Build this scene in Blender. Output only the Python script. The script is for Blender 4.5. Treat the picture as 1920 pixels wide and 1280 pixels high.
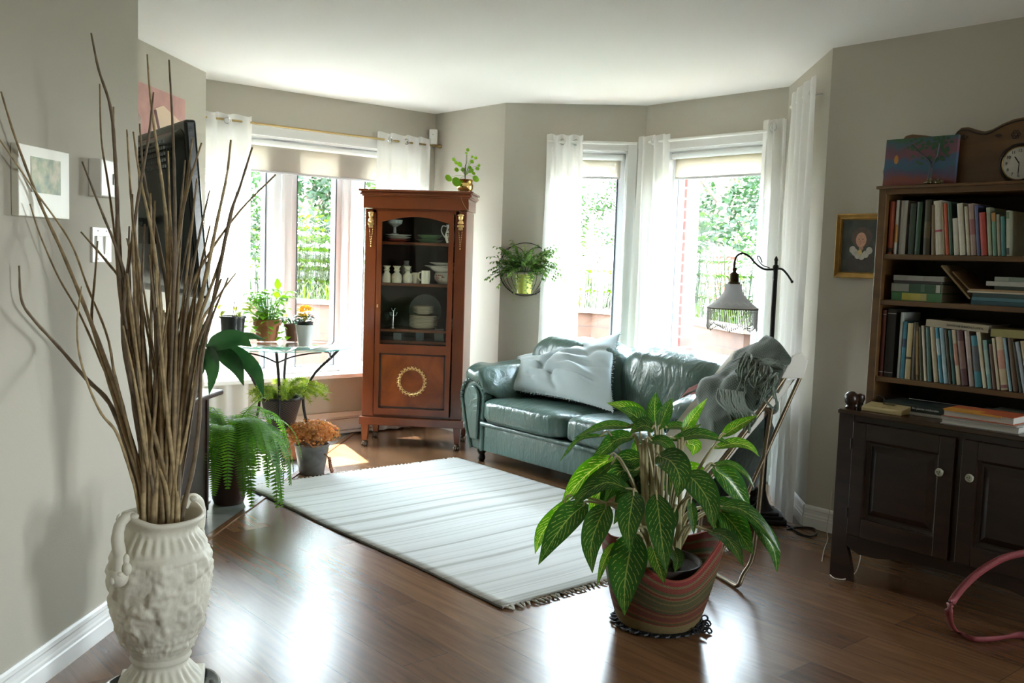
import bpy, bmesh, math, random
from mathutils import Vector, Matrix, noise
for o in list(bpy.data.objects): bpy.data.objects.remove(o)
SC = bpy.context.scene
COL = SC.collection
PI = math.pi
SQ = math.sqrt(.5)
# ------------------------------------------------------------------ camera
CAMH = 1.332
PITCH, ROLL, YAW, FPX = -.0853, .0329, -.0785, 1790.
fw = Vector((math.sin(YAW)*math.cos(PITCH), math.cos(YAW)*math.cos(PITCH), math.sin(PITCH)))
r0 = Vector((math.cos(YAW), -math.sin(YAW), 0)); u0 = r0.cross(fw)
RX = r0*math.cos(ROLL)+u0*math.sin(ROLL); UX = -r0*math.sin(ROLL)+u0*math.cos(ROLL)
cd = bpy.data.cameras.new('camera'); cam = bpy.data.objects.new('camera', cd); COL.objects.link(cam)
cd.sensor_width = 36; cd.lens = FPX/1920*36; cd.clip_start = .05; cd.clip_end = 400
cam.matrix_world = Matrix(((RX.x, UX.x, -fw.x, 0), (RX.y, UX.y, -fw.y, 0), (RX.z, UX.z, -fw.z, CAMH), (0, 0, 0, 1)))
SC.camera = cam
CP = Vector((0, 0, CAMH))
def ray(px, py): return RX*((px-960)/FPX)-UX*((py-640)/FPX)+fw
def atz(px, py, z=0.):                 # where the sight line meets height z
    d = ray(px, py); return CP+d*((z-CAMH)/d.z)
def aty(px, py, y):                    # where it meets depth y
    d = ray(px, py); return CP+d*(y/d.y)
def UV(u, v, z=0): return Vector(((u+v)*SQ, (v-u)*SQ, z))   # axes of the slanted side of the room
# ------------------------------------------------------------------ light
w = bpy.data.worlds.new('sky'); SC.world = w; w.use_nodes = True
nt = w.node_tree; nt.nodes.clear()
out = nt.nodes.new('ShaderNodeOutputWorld'); bg = nt.nodes.new('ShaderNodeBackground')
tc = nt.nodes.new('ShaderNodeTexCoord'); sep = nt.nodes.new('ShaderNodeSeparateXYZ'); rp = nt.nodes.new('ShaderNodeValToRGB')
rp.color_ramp.elements[0].position = .0; rp.color_ramp.elements[0].color = (.97, .98, 1, 1)
rp.color_ramp.elements[1].position = .55; rp.color_ramp.elements[1].color = (.68, .82, 1, 1)
nt.links.new(tc.outputs['Generated'], sep.inputs[0]); nt.links.new(sep.outputs[2], rp.inputs[0])
nt.links.new(rp.outputs[0], bg.inputs[0]); nt.links.new(bg.outputs[0], out.inputs[0])
bg.inputs[1].default_value = 7.5
sd = bpy.data.lights.new('sun', 'SUN'); sd.energy = 10; sd.angle = .009; sd.color = (1, .93, .82)
so = bpy.data.objects.new('sun', sd); COL.objects.link(so)
EL = math.radians(60.3)
so.rotation_euler = Vector((-.484*math.cos(EL), .875*math.cos(EL), math.sin(EL))).to_track_quat('Z', 'Y').to_euler()
SC.view_settings.view_transform = 'Standard'; SC.view_settings.look = 'None'
SC.view_settings.exposure = 3.05; SC.view_settings.gamma = 1; SC.view_settings.use_curve_mapping = False
cy = SC.cycles
cy.max_bounces = 9; cy.diffuse_bounces = 6; cy.glossy_bounces = 4; cy.transmission_bounces = 6; cy.transparent_max_bounces = 24
cy.caustics_reflective = False; cy.caustics_refractive = False; cy.sample_clamp_indirect = 6; cy.use_denoising = True
try: cy.denoiser = 'OPENIMAGEDENOISE'
except Exception: pass
def portal(mid, nrm, wd, ht):
    l = bpy.data.lights.new('window_portal', 'AREA'); l.shape = 'RECTANGLE'; l.size = wd; l.size_y = ht
    o = bpy.data.objects.new('window_portal', l); COL.objects.link(o); o.location = mid
    o.rotation_euler = (-Vector(nrm)).to_track_quat('Z', 'Y').to_euler(); l.cycles.is_portal = True
# ------------------------------------------------------------------ materials
MC = {}
def mat(name, col=(.8, .8, .8), rough=.5, metal=0, noise_s=0, noise_a=.15, bump=0, bump_s=60, sheen=0, coat=0, spec=None, trans=0, alpha=1, emis=None):
    """procedural principled material, with gentle noise in the colour and a noise bump"""
    if name in MC: return MC[name]
    m = bpy.data.materials.new(name); m.use_nodes = True; t = m.node_tree; b = t.nodes['Principled BSDF']
    b.inputs['Base Color'].default_value = (*col, 1); b.inputs['Roughness'].default_value = rough; b.inputs['Metallic'].default_value = metal
    if spec is not None: b.inputs['Specular IOR Level'].default_value = spec
    if coat: b.inputs['Coat Weight'].default_value = coat; b.inputs['Coat Roughness'].default_value = .12
    if sheen: b.inputs['Sheen Weight'].default_value = sheen
    if trans: b.inputs['Transmission Weight'].default_value = trans
    if alpha < 1: b.inputs['Alpha'].default_value = alpha
    tcn = None
    if noise_s or bump: tcn = t.nodes.new('ShaderNodeTexCoord')
    if noise_s:
        n = t.nodes.new('ShaderNodeTexNoise'); n.inputs['Scale'].default_value = noise_s; n.inputs['Detail'].default_value = 4
        r = t.nodes.new('ShaderNodeValToRGB'); r.color_ramp.elements[0].position = .3; r.color_ramp.elements[1].position = .7
        r.color_ramp.elements[0].color = tuple(c*(1-noise_a) for c in col)+(1,); r.color_ramp.elements[1].color = tuple(min(1, c*(1+noise_a)) for c in col)+(1,)
        t.links.new(tcn.outputs['Object'], n.inputs['Vector']); t.links.new(n.outputs[0], r.inputs[0]); t.links.new(r.outputs[0], b.inputs['Base Color'])
    if bump:
        n = t.nodes.new('ShaderNodeTexNoise'); n.inputs['Scale'].default_value = bump_s; n.inputs['Detail'].default_value = 3
        bp = t.nodes.new('ShaderNodeBump'); bp.inputs['Strength'].default_value = bump; bp.inputs['Distance'].default_value = .01
        t.links.new(tcn.outputs['Object'], n.inputs['Vector']); t.links.new(n.outputs[0], bp.inputs['Height']); t.links.new(bp.outputs[0], b.inputs['Normal'])
    MC[name] = m; return m
def NT(m): return m.node_tree, m.node_tree.nodes['Principled BSDF']
def leafmat(name, col, tr=.45, rough=.35, vein=None):
    """leaf: glossy principled plus translucency so that light comes through; vein = colour of herringbone veins on the UVs"""
    if name in MC: return MC[name]
    m = mat(name, col, rough); t, b = NT(m); L = t.links
    n = t.nodes.new('ShaderNodeTexNoise'); n.inputs['Scale'].default_value = 9; tcn = t.nodes.new('ShaderNodeTexCoord')
    r = t.nodes.new('ShaderNodeValToRGB'); r.color_ramp.elements[0].position = .3; r.color_ramp.elements[1].position = .7
    r.color_ramp.elements[0].color = (col[0]*.6, col[1]*.72, col[2]*.6, 1); r.color_ramp.elements[1].color = (col[0]*1.3, col[1]*1.2, col[2], 1)
    L.new(tcn.outputs['Object'], n.inputs['Vector']); L.new(n.outputs[0], r.inputs[0]); c = r.outputs[0]
    if vein:
        sp = t.nodes.new('ShaderNodeSeparateXYZ'); L.new(tcn.outputs['UV'], sp.inputs[0])
        def mth(op, a, bb=None, clamp=False):
            q = t.nodes.new('ShaderNodeMath'); q.operation = op; q.use_clamp = clamp
            for i, x in enumerate((a, bb)):
                if x is None: continue
                if isinstance(x, (int, float)): q.inputs[i].default_value = x
                else: L.new(x, q.inputs[i])
            return q.outputs[0]
        au = mth('ABSOLUTE', mth('SUBTRACT', sp.outputs[0], .5))
        ph = mth('SUBTRACT', mth('MULTIPLY', sp.outputs[1], 11.), mth('MULTIPLY', au, 7.))
        n2 = t.nodes.new('ShaderNodeTexNoise'); n2.inputs['Scale'].default_value = 60; L.new(tcn.outputs['Object'], n2.inputs['Vector'])
        st = mth('ABSOLUTE', mth('SUBTRACT', mth('FRACT', mth('ADD', ph, mth('MULTIPLY', n2.outputs[0], .5))), .5))
        ln = mth('LESS_THAN', st, .085); brk = mth('GREATER_THAN', n2.outputs[0], .44); edge = mth('LESS_THAN', au, .40)
        f = mth('MULTIPLY', mth('MULTIPLY', ln, brk), edge); mid = mth('LESS_THAN', au, .022); f = mth('MAXIMUM', f, mid)
        mx = t.nodes.new('ShaderNodeMix'); mx.data_type = 'RGBA'; L.new(f, mx.inputs[0]); L.new(c, mx.inputs[6]); mx.inputs[7].default_value = (*vein, 1); c = mx.outputs[2]
    L.new(c, b.inputs['Base Color'])
    tl = t.nodes.new('ShaderNodeBsdfTranslucent'); hs = t.nodes.new('ShaderNodeHueSaturation'); hs.inputs['Value'].default_value = 1.5; hs.inputs['Saturation'].default_value = 1.1
    L.new(c, hs.inputs['Color']); L.new(hs.outputs[0], tl.inputs[0])
    ms = t.nodes.new('ShaderNodeMixShader'); ms.inputs[0].default_value = tr
    L.new(b.outputs[0], ms.inputs[1]); L.new(tl.outputs[0], ms.inputs[2]); L.new(ms.outputs[0], t.nodes['Material Output'].inputs[0])
    return m
def woodmat(name, c1, c2, rough=.35, scale=(2, 30, 30), coat=0, bump=.05):
    if name in MC: return MC[name]
    m = mat(name, c1, rough, coat=coat); t, b = NT(m); L = t.links
    tcn = t.nodes.new('ShaderNodeTexCoord'); mp = t.nodes.new('ShaderNodeMapping'); mp.inputs['Scale'].default_value = scale
    n = t.nodes.new('ShaderNodeTexNoise'); n.inputs['Scale'].default_value = 1.; n.inputs['Detail'].default_value = 7; n.inputs['Distortion'].default_value = .8
    r = t.nodes.new('ShaderNodeValToRGB'); r.color_ramp.elements[0].position = .35; r.color_ramp.elements[1].position = .68
    r.color_ramp.elements[0].color = (*c2, 1); r.color_ramp.elements[1].color = (*c1, 1)
    L.new(tcn.outputs['Object'], mp.inputs[0]); L.new(mp.outputs[0], n.inputs['Vector']); L.new(n.outputs[0], r.inputs[0]); L.new(r.outputs[0], b.inputs['Base Color'])
    bp = t.nodes.new('ShaderNodeBump'); bp.inputs['Strength'].default_value = bump; bp.inputs['Distance'].default_value = .004
    L.new(n.outputs[0], bp.inputs['Height']); L.new(bp.outputs[0], b.inputs['Normal'])
    return m
def glassmat(name, tint=(1, 1, 1), refl=1.):
    """thin pane: clear with fresnel reflection, lets light straight through"""
    if name in MC: return MC[name]
    m = bpy.data.materials.new(name); m.use_nodes = True; t = m.node_tree; t.nodes.remove(t.nodes['Principled BSDF']); L = t.links
    tr = t.nodes.new('ShaderNodeBsdfTransparent'); tr.inputs[0].default_value = (*tint, 1); gl = t.nodes.new('ShaderNodeBsdfGlossy'); gl.inputs['Roughness'].default_value = .02
    fr = t.nodes.new('ShaderNodeLayerWeight'); fr.inputs[0].default_value = .5; ms = t.nodes.new('ShaderNodeMixShader')
    pw = t.nodes.new('ShaderNodeMath'); pw.operation = 'POWER'; pw.inputs[1].default_value = 5; L.new(fr.outputs['Facing'], pw.inputs[0])
    mu = t.nodes.new('ShaderNodeMath'); mu.operation = 'MULTIPLY_ADD'; mu.inputs[1].default_value = .9*refl; mu.inputs[2].default_value = .025*refl; mu.use_clamp = True
    L.new(pw.outputs[0], mu.inputs[0]); L.new(mu.outputs[0], ms.inputs[0]); L.new(tr.outputs[0], ms.inputs[1]); L.new(gl.outputs[0], ms.inputs[2])
    L.new(ms.outputs[0], t.nodes['Material Output'].inputs[0]); MC[name] = m; return m
def clothmat(name, col, transp=.2, transl=.4, weave=900):
    """thin cloth: diffuse + translucent + a little see-through"""
    if name in MC: return MC[name]
    m = bpy.data.materials.new(name); m.use_nodes = True; t = m.node_tree; t.nodes.remove(t.nodes['Principled BSDF']); L = t.links
    df = t.nodes.new('ShaderNodeBsdfDiffuse'); df.inputs[0].default_value = (*col, 1); tl = t.nodes.new('ShaderNodeBsdfTranslucent'); tl.inputs[0].default_value = (*col, 1)
    tr = t.nodes.new('ShaderNodeBsdfTransparent'); m1 = t.nodes.new('ShaderNodeMixShader'); m1.inputs[0].default_value = transl
    m2 = t.nodes.new('ShaderNodeMixShader'); m2.inputs[0].default_value = transp
    L.new(df.outputs[0], m1.inputs[1]); L.new(tl.outputs[0], m1.inputs[2]); L.new(m1.outputs[0], m2.inputs[1]); L.new(tr.outputs[0], m2.inputs[2])
    L.new(m2.outputs[0], t.nodes['Material Output'].inputs[0]); MC[name] = m; return m
# ------------------------------------------------------------------ mesh helpers
def BM():
    b = bmesh.new(); b.loops.layers.uv.new('UVMap'); return b
def box(bm, c, s, M=None, bev=0, rz=0):
    """box of size s centred on c (optionally turned, bevelled)"""
    r = bmesh.ops.create_cube(bm, size=1); v = r['verts']
    T = Matrix.Translation(c) @ Matrix.Rotation(rz, 4, 'Z') @ Matrix.Diagonal((*s, 1))
    if M is not None: T = M @ T
    bmesh.ops.transform(bm, matrix=T, verts=v)
    if bev:
        e = list({e for q in v for e in q.link_edges}); bmesh.ops.bevel(bm, geom=e, offset=bev, segments=2, affect='EDGES', profile=.5)
def frames(pts):
    pts = [Vector(p) for p in pts]; n = len(pts); T = []
    for i in range(n): T.append((pts[min(i+1, n-1)]-pts[max(i-1, 0)]).normalized())
    up = Vector((0, 0, 1)) if abs(T[0].z) < .9 else Vector((1, 0, 0)); N = T[0].cross(up).normalized(); out = []
    for i in range(n):
        N = (N-T[i]*N.dot(T[i])); N = N.normalized() if N.length > 1e-6 else T[i].orthogonal().normalized(); out.append((pts[i], T[i], N, T[i].cross(N)))
    return out
def tube(bm, pts, r, n=6, cap=True):
    rr = r if isinstance(r, (list, tuple)) else [r]*len(pts); rings = []
    for (p, T, N, B), q in zip(frames(pts), rr):
        rings.append([bm.verts.new(p+(N*math.cos(2*PI*k/n)+B*math.sin(2*PI*k/n))*q) for k in range(n)])
    for a, b in zip(rings, rings[1:]):
        for k in range(n): bm.faces.new((a[k], a[(k+1) % n], b[(k+1) % n], b[k]))
    if cap: bm.faces.new(rings[0][::-1]); bm.faces.new(rings[-1])
def lathe(bm, prof, n=28, c=(0, 0, 0), ang=2*PI, cap=True, fr=None):
    """turn (radius, height) pairs round the vertical through c; fr(angle, i) can vary the radius"""
    c = Vector(c); rings = []; full = ang > 2*PI-.01
    m = n if full else n+1
    for i, (r, z) in enumerate(prof):
        rings.append([bm.verts.new(c+Vector((math.cos(ang*k/n)*r*(fr(ang*k/n, i) if fr else 1), math.sin(ang*k/n)*r*(fr(ang*k/n, i) if fr else 1), z))) for k in range(m)])
    for a, b in zip(rings, rings[1:]):
        for k in range(n if full else n): bm.faces.new((a[k], a[(k+1) % m], b[(k+1) % m], b[k]))
    if cap and full:
        if prof[0][0] > 1e-5: bm.faces.new(rings[0][::-1])
        if prof[-1][0] > 1e-5: bm.faces.new(rings[-1])
def ball(bm, c, r, s=(1, 1, 1), u=12, v=8, M=None):
    q = bmesh.ops.create_uvsphere(bm, u_segments=u, v_segments=v, radius=r); T = Matrix.Translation(c) @ (M or Matrix()) @ Matrix.Diagonal((*s, 1))
    bmesh.ops.transform(bm, matrix=T, verts=q['verts'])
def surf(bm, f, nu, nv, closed=False, flip=False):
    """grid surface f(s,t), s,t in 0..1, with UVs"""
    uvl = bm.loops.layers.uv.active; V = [[bm.verts.new(f(i/nu, j/nv)) for j in range(nv+1)] for i in range(nu if closed else nu+1)]
    N = len(V)
    for i in range(nu):
        for j in range(nv):
            q = [(i, j), (i+1, j), (i+1, j+1), (i, j+1)]
            if flip: q = q[::-1]
            fc = bm.faces.new([V[a % N][b] for a, b in q])
            if uvl:
                for lp, (a, b) in zip(fc.loops, q): lp[uvl].uv = (a/nu, b/nv)
    return V
def prism(bm, pts, z0, z1, M=None):
    """extrude a 2-D outline (x,y) from z0 to z1; M maps it to place"""
    M = M or Matrix(); a = [bm.verts.new(M @ Vector((x, y, z0))) for x, y in pts]; b = [bm.verts.new(M @ Vector((x, y, z1))) for x, y in pts]; n = len(pts)
    bm.faces.new(a[::-1]); bm.faces.new(b)
    for i in range(n): bm.faces.new((a[i], a[(i+1) % n], b[(i+1) % n], b[i]))
def leaf(bm, base, d, up, ln, wd, droop=.5, fold=.12, n=7, shape=1., m=4, wave=0):
    """curved leaf blade from base along d, bending down by droop; UV u across, v along"""
    base = Vector(base); d = Vector(d).normalized(); up = Vector(up); side = d.cross(up)
    side = side.normalized() if side.length > 1e-4 else d.orthogonal().normalized(); uvl = bm.loops.layers.uv.active
    p = base.copy(); rows = []; dd = d.copy()
    for i in range(n+1):
        t = i/n; w = wd*.5*max(.02, math.sin(PI*min(1, (t*.94+.03))**shape)); nn = side.cross(dd).normalized()
        row = []
        for j in range(m+1):
            a = j/m*2-1; row.append(bm.verts.new(p+side*(a*w)+nn*(abs(a)*w*fold*2+wave*w*math.sin(t*9+a*2))))
        rows.append(row); p = p+dd*(ln/n); dd = (dd+Vector((0, 0, -1))*(droop/n)*1.6*(.4+t)).normalized()
    for i in range(n):
        for j in range(m):
            fc = bm.faces.new((rows[i][j], rows[i][j+1], rows[i+1][j+1], rows[i+1][j]))
            for lp, (a, b) in zip(fc.loops, ((i, j), (i, j+1), (i+1, j+1), (i+1, j))): lp[uvl].uv = (b/m, a/n)
    return p
def xbox(bm, a, b, bev=0): box(bm, [(a[i]+b[i])/2 for i in range(3)], [abs(b[i]-a[i]) for i in range(3)], bev=bev)
def spl(pts, k=8):
    """smooth line through the points"""
    P = [Vector(p) for p in pts]; P = [P[0]*2-P[1]]+P+[P[-1]*2-P[-2]]; o = []
    for i in range(1, len(P)-2):
        for j in range(k):
            t = j/k; a, b, c, d = P[i-1:i+3]; o.append(.5*((2*b)+(c-a)*t+(2*a-5*b+4*c-d)*t*t+(-a+3*b-3*c+d)*t**3))
    return o+[P[-2]]
# ------------------------------------------------------------------ object helpers
def obj(name, bm, m=None, parent=None, smooth=False, loc=None, rz=0, sub=0, solid=0, bev=0, label=None):
    """link one mesh object; sharp edges over 35 degrees stay sharp when smooth"""
    me = bpy.data.meshes.new(name)
    if isinstance(bm, bpy.types.Mesh): me = bm
    else:
        bmesh.ops.recalc_face_normals(bm, faces=bm.faces[:]) if smooth != 'raw' else None
        bm.to_mesh(me); bm.free()
    o = bpy.data.objects.new(name, me); COL.objects.link(o)
    if m:
        for q in (m if isinstance(m, (list, tuple)) else [m]): me.materials.append(q)
    if smooth:
        for p in me.polygons: p.use_smooth = True
        if smooth is True: me.set_sharp_from_angle(angle=math.radians(38))
    if parent: o.parent = parent
    if loc is not None: o.location = loc
    if rz: o.rotation_euler.z = rz
    if bev:
        q = o.modifiers.new('b', 'BEVEL'); q.width = bev; q.segments = 2; q.limit_method = 'ANGLE'
    if solid:
        q = o.modifiers.new('s', 'SOLIDIFY'); q.thickness = solid; q.offset = 0
    if sub:
        q = o.modifiers.new('u', 'SUBSURF'); q.levels = q.render_levels = sub
    if label: o['label'] = label
    return o
def tag(o, label, cat, group=None, kind=None):
    o['label'] = label; o['category'] = cat
    if group: o['group'] = group
    if kind: o['kind'] = kind
    return o
def thing(name, label, cat, loc=(0, 0, 0), rz=0, group=None):
    o = bpy.data.objects.new(name, None); COL.objects.link(o); o.location = loc; o.rotation_euler.z = rz
    o.empty_display_size = .05
    return tag(o, label, cat, group)
def struct(name, bm, m, parent=None, smooth=False, **k):
    o = obj(name, bm, m, parent, smooth, **k)
    if not parent: o['kind'] = 'structure'
    return o
def dup(root, loc, rz=None, label=None, group=None):
    r = root.copy(); COL.objects.link(r); r.location = loc
    if rz is not None: r.rotation_euler.z = rz
    if label: r['label'] = label
    if group: r['group'] = group
    for ch in list(root.children):
        c = ch.copy(); COL.objects.link(c); c.parent = r
        for g in list(ch.children):
            d = g.copy(); COL.objects.link(d); d.parent = c
    return r
def text(name, s, size, m, parent, M, ext=.0004, ax='CENTER'):
    """flat lettering turned into a mesh and put in place by M"""
    cu = bpy.data.curves.new(name, 'FONT'); cu.body = s; cu.size = size; cu.extrude = ext; cu.align_x = ax; cu.align_y = 'CENTER'
    to = bpy.data.objects.new('tmp', cu); COL.objects.link(to); dg = bpy.context.evaluated_depsgraph_get(); dg.update()
    me = bpy.data.meshes.new_from_object(to.evaluated_get(dg)); bpy.data.objects.remove(to)
    me.transform(M); me.materials.clear(); o = obj(name, me, m, parent); return o
# ================================================================== the room
CEIL = 2.44
B_U, D_V, E_Y, F_V, G_X, H_V = -6.159, 4.405, 6.87, 5.11, 1.17, 4.363
M_wall = mat('wall_paint', (.48, .45, .38), .75, bump=.06, bump_s=220, spec=.25)
M_ceil = mat('ceiling_paint', (.93, .90, .86), .8, bump=.08, bump_s=160, spec=.2)
M_trim = mat('trim_paint', (.82, .82, .80), .3)
M_vinyl = mat('window_vinyl', (.80, .80, .83), .3)
M_gasket = mat('window_gasket', (.10, .12, .14), .5)
M_pane = glassmat('window_glass', (.97, 1, .98))
# floor: laminate boards laid along the bay slant
M_floor = mat('floor_boards', (.2, .1, .05), .2); t, b = NT(M_floor); L = t.links
tcn = t.nodes.new('ShaderNodeTexCoord'); mp = t.nodes.new('ShaderNodeMapping'); mp.inputs['Rotation'].default_value = (0, 0, PI/4)
br = t.nodes.new('ShaderNodeTexBrick'); br.inputs['Scale'].default_value = 1; br.inputs['Brick Width'].default_value = 1.25; br.inputs['Row Height'].default_value = .19
br.inputs['Mortar Size'].default_value = .0012; br.inputs['Color1'].default_value = (.20, .100, .046, 1); br.inputs['Color2'].default_value = (.125, .058, .028, 1); br.inputs['Mortar'].default_value = (.05, .03, .02, 1)
br.offset = .37
L.new(tcn.outputs['Object'], mp.inputs[0]); L.new(mp.outputs[0], br.inputs['Vector'])
mp2 = t.nodes.new('ShaderNodeMapping'); mp2.inputs['Scale'].default_value = (1.2, 14, 1); L.new(mp.outputs[0], mp2.inputs[0])
n = t.nodes.new('ShaderNodeTexNoise'); n.inputs['Scale'].default_value = 2.2; n.inputs['Detail'].default_value = 8; n.inputs['Distortion'].default_value = 1.2; L.new(mp2.outputs[0], n.inputs['Vector'])
r = t.nodes.new('ShaderNodeValToRGB'); r.color_ramp.elements[0].position = .3; r.color_ramp.elements[0].color = (.72, .7, .68, 1); r.color_ramp.elements[1].position = .72; r.color_ramp.elements[1].color = (1.2, 1.15, 1.1, 1)
L.new(n.outputs[0], r.inputs[0]); mx = t.nodes.new('ShaderNodeMix'); mx.data_type = 'RGBA'; mx.blend_type = 'MULTIPLY'; mx.inputs[0].default_value = 1
L.new(br.outputs[0], mx.inputs[6]); L.new(r.outputs[0], mx.inputs[7]); L.new(mx.outputs[2], b.inputs['Base Color'])
n3 = t.nodes.new('ShaderNodeTexNoise'); n3.inputs['Scale'].default_value = 3.5; L.new(tcn.outputs['Object'], n3.inputs['Vector'])
r3 = t.nodes.new('ShaderNodeMapRange'); r3.inputs[3].default_value = .22; r3.inputs[4].default_value = .34; L.new(n3.outputs[0], r3.inputs[0])
b.inputs['Roughness'].default_value = .26

M_tile = mat('floor_tile', (.4, .4, .4), .3); t, b = NT(M_tile); L = t.links
tcn = t.nodes.new('ShaderNodeTexCoord'); br = t.nodes.new('ShaderNodeTexBrick'); br.offset = 0; br.inputs['Scale'].default_value = 1; br.inputs['Brick Width'].default_value = .33; br.inputs['Row Height'].default_value = .33
br.inputs['Mortar Size'].default_value = .003; br.inputs['Color1'].default_value = (.34, .33, .31, 1); br.inputs['Color2'].default_value = (.29, .28, .27, 1); br.inputs['Mortar'].default_value = (.12, .12, .12, 1)
L.new(tcn.outputs['Object'], br.inputs['Vector']); n = t.nodes.new('ShaderNodeTexNoise'); n.inputs['Scale'].default_value = 14; n.inputs['Detail'].default_value = 6; L.new(tcn.outputs['Object'], n.inputs['Vector'])
r = t.nodes.new('ShaderNodeValToRGB'); r.color_ramp.elements[0].color = (.6, .6, .6, 1); r.color_ramp.elements[1].color = (1.3, 1.3, 1.3, 1); L.new(n.outputs[0], r.inputs[0])
mx = t.nodes.new('ShaderNodeMix'); mx.data_type = 'RGBA'; mx.blend_type = 'MULTIPLY'; mx.inputs[0].default_value = 1; L.new(br.outputs[0], mx.inputs[6]); L.new(r.outputs[0], mx.inputs[7]); L.new(mx.outputs[2], b.inputs['Base Color'])
bm = BM(); prism(bm, [(-1.70, -3.2), (4.8, -3.2), (4.8, 7.6), (-1.70, 7.6)], -.06, 0); struct('floor', bm, M_floor)
bm = BM(); prism(bm, [(-3.4, -3.2), (-1.735, -3.2), (-1.735, 7.6), (-3.4, 7.6)], -.06, 0); struct('floor', bm, M_tile)
bm = BM(); xbox(bm, (-1.735, 3.3, -.05), (-1.70, 7.0, .006), .003); struct('trim_1', bm, mat('threshold_wood', (.16, .075, .035), .25))
bm = BM(); prism(bm, [(-3.4, -3.2), (4.8, -3.2), (4.8, 1.5), (1.37, 5.0), (1.37, 6.13), (.44, 7.07), (-.56, 7.07), (-1.24, 7.755), (-3.4, 5.6)], CEIL, CEIL+.12); struct('ceiling', bm, M_ceil)
def wallM(a, b_):
    """frame with x along a->b, y outward (left of the direction), z up"""
    a = Vector((a[0], a[1], 0)); d = (Vector((b_[0], b_[1], 0))-a); Ln = d.length; d.normalize(); o = Vector((-d.y, d.x, 0))
    return Matrix(((d.x, o.x, 0, a.x), (d.y, o.y, 0, a.y), (0, 0, 1, 0), (0, 0, 0, 1))), Ln
def wall(name, a, b_, holes=(), th=.2):
    M, Ln = wallM(a, b_); bm = BM(); xs = [0]
    def bx(x0, x1, z0, z1): box(bm, ((x0+x1)/2, th/2, (z0+z1)/2), (x1-x0, th, z1-z0), M)
    x = 0
    for h0, h1, z0, z1 in holes:
        bx(x, h0, 0, CEIL); bx(h0, h1, 0, z0); bx(h0, h1, z1, CEIL); x = h1
    bx(x, Ln, 0, CEIL); struct(name, bm, M_wall); return M
def P2(u, v): q = UV(u, v); return (q.x, q.y)
# walls run clockwise seen from above, so "left" is outside
W1 = (2.50-1.60, 4.25-1.60, .46, 2.12)                       # left window in wall coordinates
MB_ = wall('wall_window', P2(B_U, 1.60), P2(B_U, D_V), [W1])
c_BD = UV(B_U, D_V); c_DE = Vector((D_V/SQ-E_Y, E_Y, 0)); c_EF = Vector((F_V/SQ-E_Y, E_Y, 0)); c_FG = Vector((G_X, F_V/SQ-G_X, 0)); c_GH = Vector((G_X, H_V/SQ-G_X, 0))
wall('wall_corner', c_BD, c_DE)
W2 = (-.27-c_DE.x, .235-c_DE.x, .50, 2.12)
ME_ = wall('wall_bay', c_DE, c_EF, [W2])
uF0 = (c_EF.x-c_EF.y)*SQ; W3 = (-4.41-uF0, -3.57-uF0, .50, 2.12)
MF_ = wall('wall_bay', c_EF, c_FG, [W3])
wall('wall_return', c_FG, c_GH)
cH = UV(-.0, H_V); cH = Vector((4.6, H_V/SQ-4.6, 0))
wall('wall_right', c_GH, cH); MS_ = wall('wall_side', cH, (4.6, -3), [(.6, 1.9, .5, 2.0)]); MR_ = wall('wall_rear', (4.6, -3), (-3.3, -3))  # side wall opening is added, out of view, to let in fill daylight
bm = BM(); xbox(bm, (-2.7, -3, 0), (-1.62, 3.327, CEIL)); struct('wall_left', bm, M_wall)
bm = BM(); xbox(bm, (-3.4, 3.0, 0), (-2.45, 5.94, CEIL)); struct('wall_alcove', bm, M_wall)
# baseboards with a stepped profile
def baseboard(name, a, b_, h=.115):
    M, Ln = wallM(a, b_); prof = [(0, 0), (-.016, 0), (-.016, h*.45), (-.013, h*.5), (-.013, h*.58), (-.010, h*.64), (-.010, h*.78), (-.013, h*.84), (-.011, h*.94), (-.005, h), (0, h)]
    bm = BM(); R = [[bm.verts.new(M @ Vector((x, y, z))) for y, z in prof] for x in (0, Ln)]
    for i in range(len(prof)-1): bm.faces.new((R[0][i], R[0][i+1], R[1][i+1], R[1][i]))
    bm.faces.new(R[0]); bm.faces.new(R[1][::-1]); struct(name, bm, M_trim)
baseboard('baseboard_left', (-1.62, -3), (-1.62, 3.327)); baseboard('baseboard_return', c_FG, c_GH); baseboard('baseboard_right', c_GH, cH)
baseboard('baseboard_corner', c_BD, c_DE); baseboard('baseboard_bay', c_DE, c_EF)
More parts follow.
